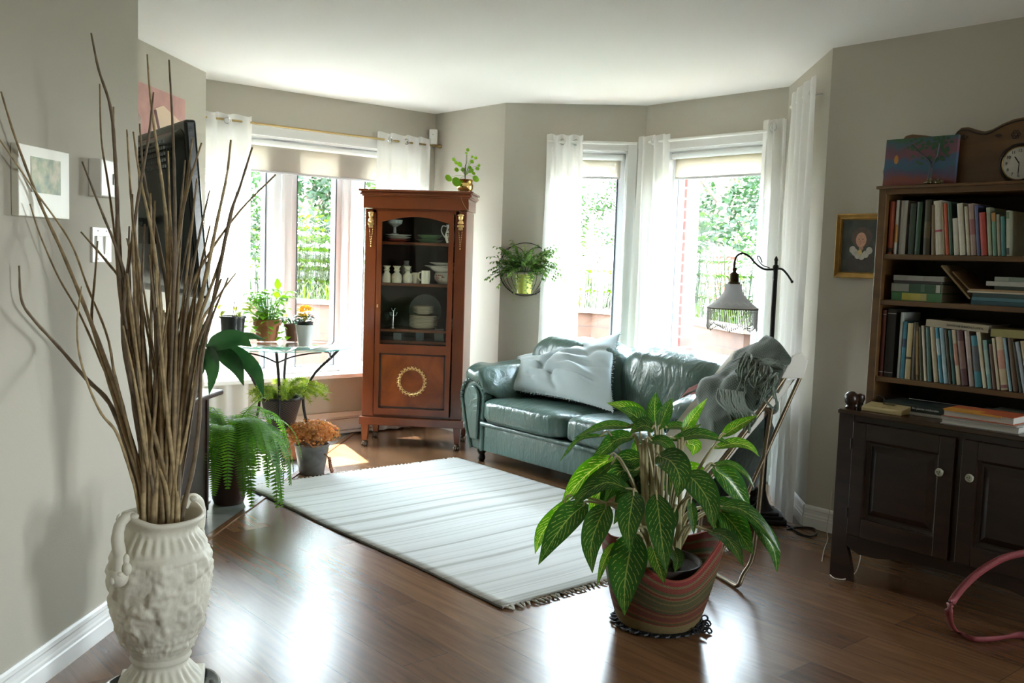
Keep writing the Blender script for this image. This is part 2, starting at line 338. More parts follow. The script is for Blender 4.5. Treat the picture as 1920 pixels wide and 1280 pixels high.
# windows
def window(k, M, W, mull, sash, name):
    x0, x1, z0, z1 = W; d0, d1 = .075, .135                   # depth of the frame in the wall
    bm = BM(); c = .065
    for a, b_ in (((x0-c, z0-.02), (x0, z1+c)), ((x1, z0-.02), (x1+c, z1+c)), ((x0, z1), (x1, z1+c))):
        box(bm, ((a[0]+b_[0])/2, -.008, (a[1]+b_[1])/2), (b_[0]-a[0], .022, b_[1]-a[1]), M, bev=.004)
    for a, b_ in (((x0-.012, 0), (x0, 0)), ((x1, 0), (x1+.012, 0))): box(bm, ((a[0]+b_[0])/2, -.022, (z0+z1)/2), (.012, .01, z1-z0), M)
    box(bm, ((x0+x1)/2, -.022, z1+.006), (x1-x0, .01, .012), M)
    box(bm, (x0+.006, .1, (z0+z1)/2), (.012, .2, z1-z0), M); box(bm, (x1-.006, .1, (z0+z1)/2), (.012, .2, z1-z0), M); box(bm, ((x0+x1)/2, .1, z1-.006), (x1-x0, .2, .012), M)
    w_ = struct('window_%d' % k, bm, M_trim)
    bm = BM(); box(bm, ((x0+x1)/2, .02, z0-.012), (x1-x0+.1, .26, .03), M, bev=.006); struct('window_sill', bm, M_trim, w_)
    xs = [x0+.012]+[q for a in mull for q in a]+[x1-.012]; f = .045
    bm = BM(); gb = BM()
    for a in mull: box(bm, ((a[0]+a[1])/2, (d0+d1)/2, (z0+z1)/2), (a[1]-a[0], d1-d0+.03, z1-z0), M, bev=.004); box(bm, (a[1]-.07, d0-.018, (z0+z1)/2), (.03, .012, z1-z0), M, bev=.003)
    for i in range(0, len(xs), 2):
        a, b_ = xs[i], xs[i+1]; zz0, zz1 = z0+.004, z1-.012
        for (p, q) in (((a, zz0), (a+f, zz1)), ((b_-f, zz0), (b_, zz1)), ((a+f, zz0), (b_-f, zz0+f)), ((a+f, zz1-f), (b_-f, zz1))):
            box(bm, ((p[0]+q[0])/2, (d0+d1)/2, (p[1]+q[1])/2), (q[0]-p[0], d1-d0, q[1]-p[1]), M, bev=.003)
        a, b_, zz0, zz1 = a+f, b_-f, zz0+f, zz1-f
        for (p, q) in (((a, zz0), (a+.007, zz1)), ((b_-.012, zz0), (b_, zz1)), ((a, zz0), (b_, zz0+.007)), ((a, zz1-.007), (b_, zz1))):
            box(gb, ((p[0]+q[0])/2, (d0+d1)/2-.002, (p[1]+q[1])/2), (q[0]-p[0], d1-d0+.004, q[1]-p[1]), M)
        pm = BM(); box(pm, ((a+b_)/2, (d0+d1)/2, (zz0+zz1)/2), (b_-a, .004, zz1-zz0), M); struct('window_pane', pm, M_pane, w_)
    struct('window_frame', bm, M_vinyl, w_); struct('window_gasket', gb, M_gasket, w_)
    c_ = M @ Vector(((x0+x1)/2, .19, (z0+z1)/2)); portal(c_, M.to_3x3() @ Vector((0, -1, 0)), x1-x0, z1-z0)
    return w_
def px_on(M, px, py, off):            # wall coordinate seen at a pixel, off metres behind the wall face
    o = M @ Vector((0, off, 0)); nrm = M.to_3x3() @ Vector((0, 1, 0)); d = ray(px, py); q = CP+d*((o-CP).dot(nrm)/d.dot(nrm)); return (M.inverted() @ q)
mu = [(px_on(MB_, 508, 450, .09).x, px_on(MB_, 543, 450, .09).x), (px_on(MB_, 638, 450, .09).x, px_on(MB_, 670, 450, .09).x)]
window(1, MB_, W1, [(a-.0, b_) for a, b_ in mu], True, 'left')
window(2, ME_, W2, [], True, 'bay')
window(3, MF_, W3, [], True, 'bay')
window(4, MS_, (.6, 1.9, .5, 2.0), [(1.21, 1.29)], True, 'side')  # added unseen window: daylight fill for the left wall and urn
# outside reveals: brick veneer beside the right window, white board beside the narrow one
M_brick = mat('red_brick', (.3, .08, .05), .8); t, b = NT(M_brick); L = t.links
tcn = t.nodes.new('ShaderNodeTexCoord'); mp = t.nodes.new('ShaderNodeMapping'); mp.inputs['Rotation'].default_value = (PI/2, 0, 0); br = t.nodes.new('ShaderNodeTexBrick')
br.inputs['Scale'].default_value = 1; br.inputs['Brick Width'].default_value = .2; br.inputs['Row Height'].default_value = .075; br.inputs['Mortar Size'].default_value = .008
br.inputs['Color1'].default_value = (.14, .026, .017, 1); br.inputs['Color2'].default_value = (.11, .02, .014, 1); br.inputs['Mortar'].default_value = (.20, .18, .16, 1)
L.new(tcn.outputs['Object'], mp.inputs[0]); L.new(mp.outputs[0], br.inputs['Vector']); L.new(br.outputs[0], b.inputs['Base Color'])
bm = BM(); x0 = W3[0]; box(bm, (x0-.02, .27, 1.3), (.11, .14, 2.6), MF_); struct('trim_2', bm, M_brick)
bm = BM(); box(bm, (W2[1]-.005, .26, 1.3), (.05, .13, 1.7), ME_); struct('trim_3', bm, M_trim)
# baseboard heater under the left window
bm = BM(); M = MB_; v0, v1 = 2.65-1.6, 4.15-1.6
ht = thing('baseboard_heater', 'long low white baseboard heater on the wall under the left window', 'heater', M @ Vector(((v0+v1)/2, -.001, .0)), PI/4)
ln = v1-v0
def prof_x(bm, pr, l):
    R = [[bm.verts.new(Vector((x, y, z))) for y, z in pr] for x in (-l/2, l/2)]
    for i in range(len(pr)): j = (i+1) % len(pr); bm.faces.new((R[0][i], R[0][j], R[1][j], R[1][i]))
    bm.faces.new(R[0]); bm.faces.new(R[1][::-1])
prof_x(bm, [(0, .015), (-.055, .015), (-.055, .03), (-.035, .035), (-.035, .105), (-.06, .125), (-.06, .14), (-.02, .165), (0, .165)], ln); obj('heater_body', bm, mat('heater_paint', (.72, .62, .55), .4), ht)
bm = BM(); prof_x(bm, [(-.038, .045), (-.062, .045), (-.062, .112), (-.05, .118)], ln-.01); obj('front_cover', bm, MC['heater_paint'], ht)
bm = BM(); prof_x(bm, [(-.03, .118), (-.057, .121), (-.057, .128), (-.03, .128)], ln-.01); obj('grille', bm, mat('heater_slot', (.06, .035, .03), .6), ht)
for s in (-1, 1): bm = BM(); box(bm, (s*(ln/2-.03), -.032, .0075), (.03, .05, .015)); obj('foot', bm, MC['heater_slot'], ht)
# ================================================================== the garden outside
M_block = mat('timber_block', (.25, .15, .11), .85); t, b = NT(M_block); L = t.links
tcn = t.nodes.new('ShaderNodeTexCoord'); br = t.nodes.new('ShaderNodeTexBrick'); br.inputs['Scale'].default_value = 1; br.inputs['Brick Width'].default_value = .62; br.inputs['Row Height'].default_value = .145; br.inputs['Mortar Size'].default_value = .006
br.inputs['Color1'].default_value = (.072, .034, .020, 1); br.inputs['Color2'].default_value = (.055, .027, .018, 1); br.inputs['Mortar'].default_value = (.04, .025, .02, 1)
L.new(tcn.outputs['UV'], br.inputs['Vector']); n = t.nodes.new('ShaderNodeTexNoise'); n.inputs['Scale'].default_value = 9; n.inputs['Detail'].default_value = 6; L.new(tcn.outputs['Object'], n.inputs['Vector'])
r = t.nodes.new('ShaderNodeValToRGB'); r.color_ramp.elements[0].color = (.55, .5, .5, 1); r.color_ramp.elements[1].color = (1.5, 1.45, 1.4, 1); L.new(n.outputs[0], r.inputs[0])
mx = t.nodes.new('ShaderNodeMix'); mx.data_type = 'RGBA'; mx.blend_type = 'MULTIPLY'; mx.inputs[0].default_value = 1; L.new(br.outputs[0], mx.inputs[6]); L.new(r.outputs[0], mx.inputs[7]); L.new(mx.outputs[2], b.inputs['Base Color'])
RW = .85
rp_ = [(-8.5, 5.4), tuple(atz(440, 562, RW)[:2]), tuple(atz(600, 571, RW)[:2]), tuple(atz(1110, 587, RW)[:2]), tuple(atz(1268, 602, RW)[:2]), tuple(atz(1395, 626, RW)[:2]), (3.6, 5.4)]
bm = BM(); uvl = bm.loops.layers.uv.active; s = 0
for (a, b_) in zip(rp_, rp_[1:]):
    A, Bb = Vector((*a, 0)), Vector((*b_, 0)); ln = (Bb-A).length; o = Vector((-(Bb-A).y, (Bb-A).x, 0)).normalized()*.16
    v = [bm.verts.new(A), bm.verts.new(Bb), bm.verts.new(Bb+Vector((0, 0, RW))), bm.verts.new(A+Vector((0, 0, RW)))]; f = bm.faces.new(v)
    for lp, uv in zip(f.loops, ((s, 0), (s+ln, 0), (s+ln, RW), (s, RW))): lp[uvl].uv = uv
    v = [bm.verts.new(q) for q in (A+Vector((0, 0, RW)), Bb+Vector((0, 0, RW)), Bb+o+Vector((0, 0, RW)), A+o+Vector((0, 0, RW)))]; bm.faces.new(v)
    v = [bm.verts.new(q) for q in (A+o, Bb+o, Bb+o+Vector((0, 0, RW)), A+o+Vector((0, 0, RW)))]; bm.faces.new(v); s += ln
rw = obj('retaining_wall', bm, M_block); tag(rw, 'low brown block retaining wall holding up the garden bed outside the windows', 'wall')
bm = BM(); s = 0                                              # pale coping along its top
for (a, b_) in zip(rp_, rp_[1:]):
    A, Bb = Vector((*a, 0)), Vector((*b_, 0)); d = (Bb-A); box(bm, (A+Bb)/2+Vector((-d.y, d.x, 0)).normalized()*.07+Vector((0, 0, RW+.02)), (d.length+.05, .2, .035), rz=math.atan2(d.y, d.x))
obj('coping', bm, mat('coping_stone', (.17, .15, .125), .8), rw)
M_soil = mat('garden_soil', (.10, .075, .04), .95, noise_s=5, noise_a=.4); M_lawn = mat('lawn', (.035, .045, .010), .95, noise_s=1.2, noise_a=.35)
bm = BM(); prism(bm, [(-60, -5), (60, -5), (60, 90), (-60, 90)], -.35, -.12); g = struct('ground', bm, mat('gravel', (.12, .12, .10), .95, noise_s=30, noise_a=.4))
bm = BM(); poly = [(x, y+.12) for x, y in rp_]+[(40, 5.4), (40, 80), (-40, 80), (-40, 5.4)]
prism(bm, poly, .0, RW-.02); g = obj('garden_ground', bm, M_lawn); g['kind'] = 'structure'
random.seed(4)
M_l1 = leafmat('tree_leaf_green', (.011, .027, .006), .5, .6); M_l2 = leafmat('tree_leaf_yellow', (.022, .040, .006), .5, .6); M_l3 = leafmat('grass_blade', (.021, .038, .005), .5, .6)
M_l4 = leafmat('oak_leaf', (.010, .026, .010), .45, .6); M_bark = mat('bark', (.11, .08, .06), .9, noise_s=12, noise_a=.4)
def foliage(bm, c, r, n, sz, flat=1.):
    c = Vector(c)
    for _ in range(n):
        d = Vector((random.gauss(0, 1), random.gauss(0, 1), random.gauss(0, 1))).normalized()*(random.random()**.4)
        p = c+Vector((d.x*r[0], d.y*r[1], d.z*r[2])); a = Vector((random.gauss(0, 1), random.gauss(0, 1), random.gauss(0, .6))).normalized(); b_ = a.orthogonal().normalized(); b_ = (b_*math.cos(random.random()*6)+a.cross(b_)*math.sin(random.random()*6)).normalized()
        s1 = sz*random.uniform(.6, 1.3); v = [bm.verts.new(p+q) for q in (-a*s1, b_*s1*.5, a*s1, -b_*s1*.5)]; bm.faces.new(v)
def tree(label, x, y, h, cr, nb, sz, m, trunk=.09, cat='tree', low=.3, group=None, dens=90, name='garden_tree'):
    rt = thing(name, label, cat, (x, y, RW-.03), 0, group); bm = BM(); tube(bm, spl([(0, 0, 0), (.05*h*.1, .02, h*.35), (-.03, .03, h*.65), (.03, 0, h*.92)], 4), [trunk*(1-.8*i/12) for i in range(13)], 7); fb = BM()
    for k in range(nb):
        z = h*(low+(1-low)*random.random()); t_ = (z/h-low)/(1-low); rr = cr*math.sin(PI*min(.97, .12+t_*.85))**.7
        a = random.random()*2*PI; q = rr*random.uniform(.25, .85); c = (math.cos(a)*q, math.sin(a)*q, z); foliage(fb, c, (cr*.34, cr*.34, cr*.24), dens, sz)
        if k % 3 == 0: tube(bm, [(0, 0, max(h*.25, z-cr*.5)), (c[0]*.5, c[1]*.5, z-cr*.16), (c[0]*.9, c[1]*.9, z)], [trunk*.3, trunk*.2, trunk*.08], 5, cap=False)
    obj('trunk', bm, M_bark, rt, True); obj('crown', fb, m, rt); return rt
def put(px, depth): d = ray(px, 490); q = CP+d*(depth/d.y); return q.x, q.y
x, y = put(1104, 20); tree('slender young tree on the lawn seen through the narrow bay window', x, y, 4.3, .95, 30, .05, M_l1, .07, low=.22)
x, y = put(1345, 22); tree('large dense oak behind the lamp, seen through the right window', x, y, 5.6, 2.6, 60, .085, M_l4, .2, low=.15, dens=130)
x, y = put(1480, 26); tree('broad green tree at the far right of the garden', x, y, 6, 2.6, 40, .09, M_l4, .2, low=.15)
for i, (px, dp, h, cr, nb, m, lb) in enumerate((
    (575, 17, 3.6, 1.25, 34, M_l4, 'dark green bushy tree in the middle pane of the left window'), (655, 19, 5.2, 1.7, 44, M_l2, 'tall yellow green tree right of the dark bushy one'),
    (505, 22, 5.4, 2.1, 44, M_l1, 'tall green tree behind the left pane of the left window'), (600, 27, 7.5, 2.9, 44, M_l2, 'tallest pale green tree at the back of the garden'), (1350, 34, 4.6, 3.6, 60, M_l2, 'pale hedge like trees behind the oak'), (440, 24, 5.5, 2.0, 34, M_l1, 'green tree partly behind the left white curtain'),
    (740, 24, 6.0, 2.2, 34, M_l2, 'pale green tree seen beside the china cabinet top'), (1060, 34, 5.0, 2.3, 26, M_l2, 'distant pale tree behind the narrow bay window curtain'))):
    x, y = put(px, dp); tree(lb, x, y, h, cr, nb, .075, m, .12, low=.08)
def stalks(bm, c, n, r, h, sz, sp=.5):
    for _ in range(n):
        a = random.random()*2*PI; q = r*math.sqrt(random.random()); b0 = Vector((c[0]+math.cos(a)*q, c[1]+math.sin(a)*q, c[2])); hh = h*random.uniform(.6, 1.1)
        ax = Vector((math.cos(a)*sp*random.random()*.5, math.sin(a)*sp*random.random()*.5, 1)).normalized(); tube(bm, [b0, b0+ax*hh], [.006, .003], 3, cap=False)
        for k in range(int(hh/.045)):
            z = (k+2)*.045; al = k*2.4; d = Vector((math.cos(al), math.sin(al), .5)).normalized(); leaf(bm, b0+ax*min(z, hh), d, (0, 0, 1), sz*random.uniform(.7, 1.1), sz*.26, .8, .1, 2, m=1)
def bush(label, px, dp, r, h, n, sz, m):
    x, y = put(px, dp); bm = BM(); stalks(bm, (0, 0, 0), n, r, h, sz); o = obj('leafy_shrub', bm, m, loc=(x, y, RW-.03)); tag(o, label, 'shrub')
bush('tall leafy shrub crowding the middle pane of the left window', 612, 10.6, .45, 1.0, 46, .13, M_l3)
bush('leafy shrub behind the pothos, in the left pane of the left window', 490, 10.6, .35, .75, 30, .12, M_l3)
bush('upright leafy shrub at the left edge of the right window', 1293, 9.6, .22, .95, 26, .13, M_l1)
bush('yellow green shrub low in the left pane of the left window', 545, 12.2, .6, .55, 50, .12, M_l3)
bush('yellow green shrub to the right in the left window', 660, 12.4, .6, .7, 50, .12, M_l3)
bush('broad leafy shrub filling the lower middle of the left window', 555, 10.9, .5, .85, 44, .12, M_l1)
bush('pale leafy shrub beyond the narrow bay window', 1095, 10.6, .4, .45, 30, .11, M_l3)
bush('leafy shrub beside the lamp shade in the right window', 1400, 9.0, .3, .75, 26, .12, M_l1)
bush('low leafy shrub in front of the brick pillar', 1340, 10.2, .35, .45, 26, .12, M_l3)
bush('leafy shrub between the left window and its right curtain', 700, 10.9, .35, .9, 26, .12, M_l3)
bm = BM(); random.seed(7)                                     # perennials and long grass along the bed edge
for (a, b_) in zip(rp_[1:], rp_[2:-1]):
    A, Bb = Vector((*a, 0)), Vector((*b_, 0)); d = Bb-A; o = Vector((-d.y, d.x, 0)).normalized(); n_ = int(d.length*150)
    for k in range(n_):
        p = A+d*random.random()+o*(.22+random.random()**1.3*1.5)+Vector((0, 0, RW-.04)); al = random.random()*6.28
        leaf(bm, p, Vector((math.cos(al)*.35, math.sin(al)*.35, 1)), (math.cos(al), math.sin(al), .01), random.uniform(.12, .30), .016, .9, .05, 4, m=1)
tag(obj('long_grass', bm, M_l3), 'yellow green perennials and long grass along the top of the retaining wall', 'grass', kind='stuff')
# brick garden pillar with a pale cap
x, y = put(1350, 14.5); pl_ = thing('garden_pillar', 'red brick garden pillar with a pale cap beyond the right window', 'pillar', (x, y, RW-.03))
bm = BM(); box(bm, (0, 0, .33), (.42, .42, .66)); obj('brick_post', bm, M_brick, pl_)
bm = BM(); box(bm, (0, 0, .70), (.52, .52, .08), bev=.01); box(bm, (0, 0, .77), (.3, .3, .07), bev=.01); obj('cap', bm, mat('pale_stone', (.25, .23, .2), .8), pl_)
# ================================================================== left side of the room
def atx(px, py, x): d = ray(px, py); return CP+d*(x/d.x)
def atu(px, py, u):                    # on the plane parallel to the left window wall
    d = ray(px, py); n = Vector((SQ, -SQ, 0)); return CP+d*((u-CP.dot(n))/d.dot(n))
def atv(px, py, v):                    # on the plane parallel to the right window wall and bookcase
    d = ray(px, py); n = Vector((SQ, SQ, 0)); return CP+d*((v-CP.dot(n))/d.dot(n))
def blade(bm, pts, wd, nrm=(0, -1, .4), fold=.15, m=4, k=5, shape=.8):
    """leaf blade that follows the given line"""
    P = spl(pts, k); n = len(P)-1; uvl = bm.loops.layers.uv.active; rows = []; nrm = Vector(nrm)
    for i, p in enumerate(P):
        t = i/n; T = (P[min(i+1, n)]-P[max(i-1, 0)]).normalized(); s = T.cross(nrm).normalized(); q = s.cross(T); w = wd*.5*max(.02, math.sin(PI*min(.999, t*.97+.02)**shape))
        rows.append([bm.verts.new(p+s*(a*w)+q*(abs(a)*w*fold)) for a in [j/m*2-1 for j in range(m+1)]])
    for i in range(n):
        for j in range(m):
            fc = bm.faces.new((rows[i][j], rows[i][j+1], rows[i+1][j+1], rows[i+1][j]))
            for lp, (a, b) in zip(fc.loops, ((i, j), (i, j+1), (i+1, j+1), (i+1, j))): lp[uvl].uv = (b/m, a/n)
M_plaster = mat('white_plaster', (.70, .67, .57), .55, noise_s=7, noise_a=.12, bump=.1, bump_s=90)
# --- urn
V0 = Vector((-1.235, 2.68, 0)); TH0 = math.radians(250)
urn = thing('urn_vase', 'tall white urn with raised figures holding bare branches, in front of the left wall', 'vase', V0)
PR = [(.12, .034), (.121, .042), (.114, .055), (.098, .072), (.083, .092), (.078, .105), (.084, .112), (.088, .120), (.084, .128), (.088, .138), (.098, .16), (.112, .19), (.123, .225), (.132, .265), (.138, .305), (.141, .345), (.142, .385), (.139, .415), (.136, .44), (.131, .458), (.124, .474), (.112, .488), (.104, .50), (.103, .512), (.109, .524), (.119, .534), (.124, .541), (.122, .548), (.114, .549), (.106, .538), (.100, .52), (.098, .48), (.11, .42), (.11, .25), (.05, .13)]
prf = []
for (a, b_), (c, d) in zip(PR, PR[1:]):
    k = max(1, int(abs(d-b_)/.005)) if b_ < .5 and d > b_ else 1
    for j in range(k): prf.append((a+(c-a)*j/k, b_+(d-b_)*j/k))
prf.append(PR[-1])
def urn_pt(s, t_):
    i = min(int(round(t_*(len(prf)-1))), len(prf)-1); r, z = prf[i]; th = s*2*PI; outer = i < len(prf)-8
    if outer and .14 < z < .445:
        e = min(1, (z-.14)/.03, (.445-z)/.02); p = Vector((math.cos(th)*1.4, math.sin(th)*1.4, z*8))
        a = noise.noise(p*2.6)+.6*noise.noise(p*6+Vector((3, 1, 2))); b = noise.noise(p*13)
        r += e*(.014*max(0, a+.12)**.7*(1 if a > -.12 else 0)+.0028*b+.002*math.sin(z*160)*(1 if z < .19 else 0))
        if abs(z-.435) < .006 or abs(z-.155) < .005: r += .003
    if outer and .455 < z < .505: r += .004*math.cos(th*30)*math.sin((z-.455)/.05*PI)
    if .04 < z < .10: r += .0035*math.cos(th*24)*math.sin((z-.04)/.06*PI)
    zz = z+(.020*max(0, math.cos(2*(th-TH0)))**2*(z-.48)/.07 if z > .48 else 0)
    return Vector((r*math.cos(th), r*math.sin(th), zz))
bm = BM(); surf(bm, urn_pt, 160, len(prf)-1, closed=True); obj('urn_body', bm, M_plaster, urn, smooth='raw')
bm = BM(); box(bm, (0, 0, .0185), (.245, .245, .031), bev=.006, rz=.35); obj('plinth', bm, M_plaster, urn)
for sgn in (0, PI):
    th = TH0+sgn; rd = Vector((math.cos(th), math.sin(th), 0)); bm = BM()
    P = spl([rd*.095+Vector((0, 0, .545)), rd*.118+Vector((0, 0, .572)), rd*.152+Vector((0, 0, .556)), rd*.163+Vector((0, 0, .515)), rd*.155+Vector((0, 0, .465)), rd*.158+Vector((0, 0, .425)), rd*.148+Vector((0, 0, .40))], 7)
    tube(bm, P, [(.011+.007*min(1, i/22))*(1+.03*math.sin(i*1.3)) for i in range(len(P))], 12)
    ball(bm, rd*.157+Vector((0, 0, .405)), .027, (1, 1, 1.1), 16, 12); ball(bm, rd*.182+Vector((0, 0, .40)), .008, (1, 1, 1.3)); 
    sd_ = Vector((-rd.y, rd.x, 0))
    for s in (-1, 1):
        ball(bm, rd*.168+sd_*(.014*s)+Vector((0, 0, .417)), .009); ball(bm, rd*.152+sd_*(.024*s)+Vector((0, 0, .43)), .013, (1, 1, 1.5)); ball(bm, rd*.15+sd_*.018*s+Vector((0, 0, .455)), .010, (1, 1, 1.8)); ball(bm, rd*.118+sd_*(.014*s)+Vector((0, 0, .572)), .012, (1.3, 1, .8))
    obj('handle', bm, M_plaster, urn, True)
bm = BM(); lathe(bm, [(.0, .0005), (.150, .0005), (.168, .008), (.172, .017), (.168, .019), (.163, .012), (.148, .003), (.0, .003)], 48); o = obj('round_tray', bm, mat('enamel_dark', (.04, .05, .06), .12, coat=.6), None, True, loc=V0+Vector((0, 0, 0)))
tag(o, 'round dark glossy tray under the white urn', 'tray'); bm = BM(); lathe(bm, [(.1695, .0165), (.172, .0195), (.169, .021), (.1665, .019)], 48, cap=False); obj('rim', bm, mat('steel', (.6, .6, .6), .25, 1), o, True)
# --- bare branches
M_br = [mat('branch_bark_a', (.28, .20, .105), .7, noise_s=40, noise_a=.35, bump=.2), mat('branch_bark_b', (.40, .30, .16), .7, noise_s=40, noise_a=.35, bump=.2), mat('branch_bark_c', (.18, .13, .08), .7, noise_s=40, noise_a=.3, bump=.2)]
BR = [[(2, 172), (30, 262), (75, 380), (120, 480), (165, 590), (212, 715), (250, 850), (272, 940)], [(0, 262), (60, 350), (130, 450), (165, 540), (204, 640), (222, 760), (262, 900)], [(36, 498), (40, 560), (60, 595), (110, 650), (160, 708), (205, 755), (235, 830), (262, 930)],
 [(56, 382), (75, 440), (110, 520), (150, 590), (190, 680), (240, 800), (275, 930)], [(153, 537), (145, 600), (148, 660), (165, 720), (190, 775), (218, 810), (240, 870), (258, 940)], [(171, 62), (185, 130), (207, 200), (215, 280), (220, 380), (222, 480), (235, 620), (258, 800), (285, 940)],
 [(187, 157), (190, 260), (202, 340), (215, 440), (225, 560), (245, 700), (270, 900)], [(213, 200), (215, 300), (222, 400), (230, 520), (250, 680), (280, 900)], [(154, 303), (190, 395), (220, 470), (245, 560), (270, 700), (300, 930)], [(152, 435), (200, 490), (235, 540), (265, 640), (290, 780), (305, 940)],
 [(276, 102), (282, 180), (292, 260), (306, 360), (316, 460), (319, 600), (316, 760), (318, 950)], [(317, 112), (322, 200), (326, 300), (328, 420), (325, 560), (320, 720), (316, 950)], [(378, 268), (356, 340), (336, 430), (324, 560), (318, 740), (310, 950)], [(433, 262), (425, 330), (406, 420), (390, 500), (370, 590), (350, 700), (325, 950)],
 [(473, 276), (450, 350), (430, 410), (405, 540), (380, 650), (360, 760), (332, 940)], [(517, 327), (450, 395), (392, 475), (356, 545), (335, 650), (320, 800), (310, 940)], [(442, 512), (402, 565), (376, 610), (362, 690), (350, 770), (330, 930)], [(393, 357), (372, 450), (352, 560), (338, 700), (322, 940)],
 [(444, 360), (426, 440), (402, 520), (374, 600), (350, 720), (326, 930)], [(238, 243), (243, 330), (250, 420), (262, 560), (275, 700), (295, 930)], [(428, 520), (396, 600), (378, 680), (374, 780), (363, 870), (343, 960)], [(218, 437), (230, 520), (254, 650), (285, 850), (295, 930)], [(282, 362), (285, 480), (292, 620), (302, 900)],
 [(288, 173), (278, 262), (262, 352), (248, 450), (236, 540), (232, 640), (262, 800), (290, 930)], [(361, 258), (352, 330), (336, 440), (318, 560), (308, 700), (300, 930)], [(315, 283), (318, 380), (322, 500), (318, 640), (312, 930)], [(347, 300), (338, 400), (330, 520), (322, 700), (310, 940)], [(183, 452), (178, 520), (172, 590), (176, 620), (200, 700), (240, 830), (268, 930)],
 [(250, 247), (262, 330), (285, 440), (300, 560), (310, 720), (316, 940)], [(262, 232), (270, 330), (292, 430), (312, 540), (320, 700), (322, 940)], [(369, 335), (358, 440), (345, 560), (335, 700), (318, 940)], [(394, 422), (376, 500), (356, 600), (340, 740), (322, 940)], [(415, 522), (392, 590), (366, 660), (350, 760), (330, 940)], [(205, 640), (215, 700), (235, 780), (262, 900)]]
random.seed(11)
for k in range(40):
    x1 = random.uniform(225, 372); y1 = random.uniform(360, 620); x0 = random.uniform(270, 335); bow = random.uniform(-14, 14)
    BR.append([(x1, y1), (x1+(x0-x1)*.3+bow, y1+(930-y1)*.33), (x1+(x0-x1)*.62+bow*.8, y1+(930-y1)*.66), (x0, 930)])
SPL_LAB = {0: 'longest bare branch leaning far left across the framed print', 1: 'bare branch crossing the framed print below the longest left one', 2: 'crooked bare branch with a bent tip, lowest on the left wall', 5: 'tallest bare branch, reaching highest against the left wall', 15: 'dark branch leaning right across the left curtain, its tip over the window', 14: 'straight dark branch whose tip meets the right edge of the left curtain', 10: 'tall bare branch rising in front of the pink poster', 11: 'thin tall branch rising right of the pink poster', 20: 'bare branch that bows out low on the right above the urn rim', 4: 'wavy thin branch low on the left, beside the crooked one', 3: 'thin branch crossing the lower right corner of the framed print', 6: 'branch passing in front of the door chime on the left wall', 7: 'straight branch rising just right of the door chime', 8: 'branch leaning left between the framed print and the door chime', 9: 'branch leaning left whose tip is beside the light switch',
 12: 'branch whose tip overlaps the right top corner of the television', 13: 'thin branch whose wispy tip stands before the left curtain', 16: 'short branch tip pointing right, low before the left curtain', 17: 'branch whose tip is at the lower right edge of the television', 18: 'slender branch standing before the middle of the left curtain', 19: 'branch rising beside the left wall corner, left of the television', 21: 'short thick branch crossing below the light switch', 22: 'branch in front of the middle of the television back', 23: 'branch curving from the pink poster down to the left of the bundle', 24: 'branch crossing the right part of the television near its top', 25: 'upright branch in front of the television, its tip below the vents', 26: 'branch ending before the right side of the television back', 27: 'branch crossing the light switch plate', 28: 'branch beside the wall corner with its tip level with the television top', 29: 'branch starting at the upper left of the television back', 30: 'branch whose tip stands just right of the television edge', 31: 'branch with its tip between the television and the left curtain', 32: 'lowest thin branch before the left curtain, near the black pot', 33: 'short branch low on the left side of the bundle'}
for i, B in enumerate(BR):
    yo = random.uniform(-.07, .12); P = []; n = len(B)
    for j, (px, py) in enumerate(B):
        f = 1-j/(n-1); d = ray(px, py); Y = 2.68+yo*f+random.uniform(-.01, .01)
        Y = min(Y, -1.585/(d.x/d.y)) if d.x/d.y < -.58 else Y; P.append(aty(px, py, Y))
    e = P[-1]; c = V0; rr = Vector((e.x-c.x, e.y-c.y)); rr = rr.normalized()*min(rr.length, .078)
    P[-1] = Vector((c.x+rr.x, c.y+rr.y, max(e.z, .56))); P.append(Vector((c.x+rr.x*.7, c.y+rr.y*.7, .40))); P.append(Vector((c.x-rr.x*.3, c.y-rr.y*.3, .17)))
    P = spl(P, 5); r1 = random.uniform(.0058, .0085) if i not in (1, 3, 4, 6, 7) else .0045; N = len(P)
    rad = [(.0018+(r1-.0018)*min(1, (q/N)*1.5+.12))*(1+.10*math.sin(q*2.1+i)) for q in range(N)]
    bm = BM(); tube(bm, P, rad, 6); o = obj('bare_branch', bm, M_br[i % 3], smooth='raw')
    if i in SPL_LAB: tag(o, SPL_LAB[i], 'branch', 'branches in the urn')
    else: tag(o, 'thin bare brown branch standing in the crowded white urn', 'branch', 'branches in the urn')
# --- on the left wall
def wallbox(name, lab, cat, pa, pb, dep, m):
    """shallow thing on the left wall from the pixels of its front's top-left and bottom-right corners"""
    a, b = atx(*pa, -1.62+dep), atx(*pb, -1.62+dep); t_ = thing(name, lab, cat, (-1.62, (a.y+b.y)/2, (a.z+b.z)/2)); w_, h_ = b.y-a.y, a.z-b.z; return t_, w_, h_
fr_, w_, h_ = wallbox('framed_print', 'pale square framed print on the left wall behind the branches', 'picture', (33, 267), (130, 412), .022, None)
M_cream = mat('cream_frame', (.74, .72, .62), .4)
bm = BM(); box(bm, (.012, 0, 0), (.022, w_, h_), bev=.002); obj('mount', bm, M_cream, fr_)
M_pp = mat('print_picture', (.3, .35, .2), .5); t, b = NT(M_pp); n = t.nodes.new('ShaderNodeTexNoise'); n.inputs['Scale'].default_value = 22; n.inputs['Detail'].default_value = 5; tcn = t.nodes.new('ShaderNodeTexCoord'); r = t.nodes.new('ShaderNodeValToRGB')
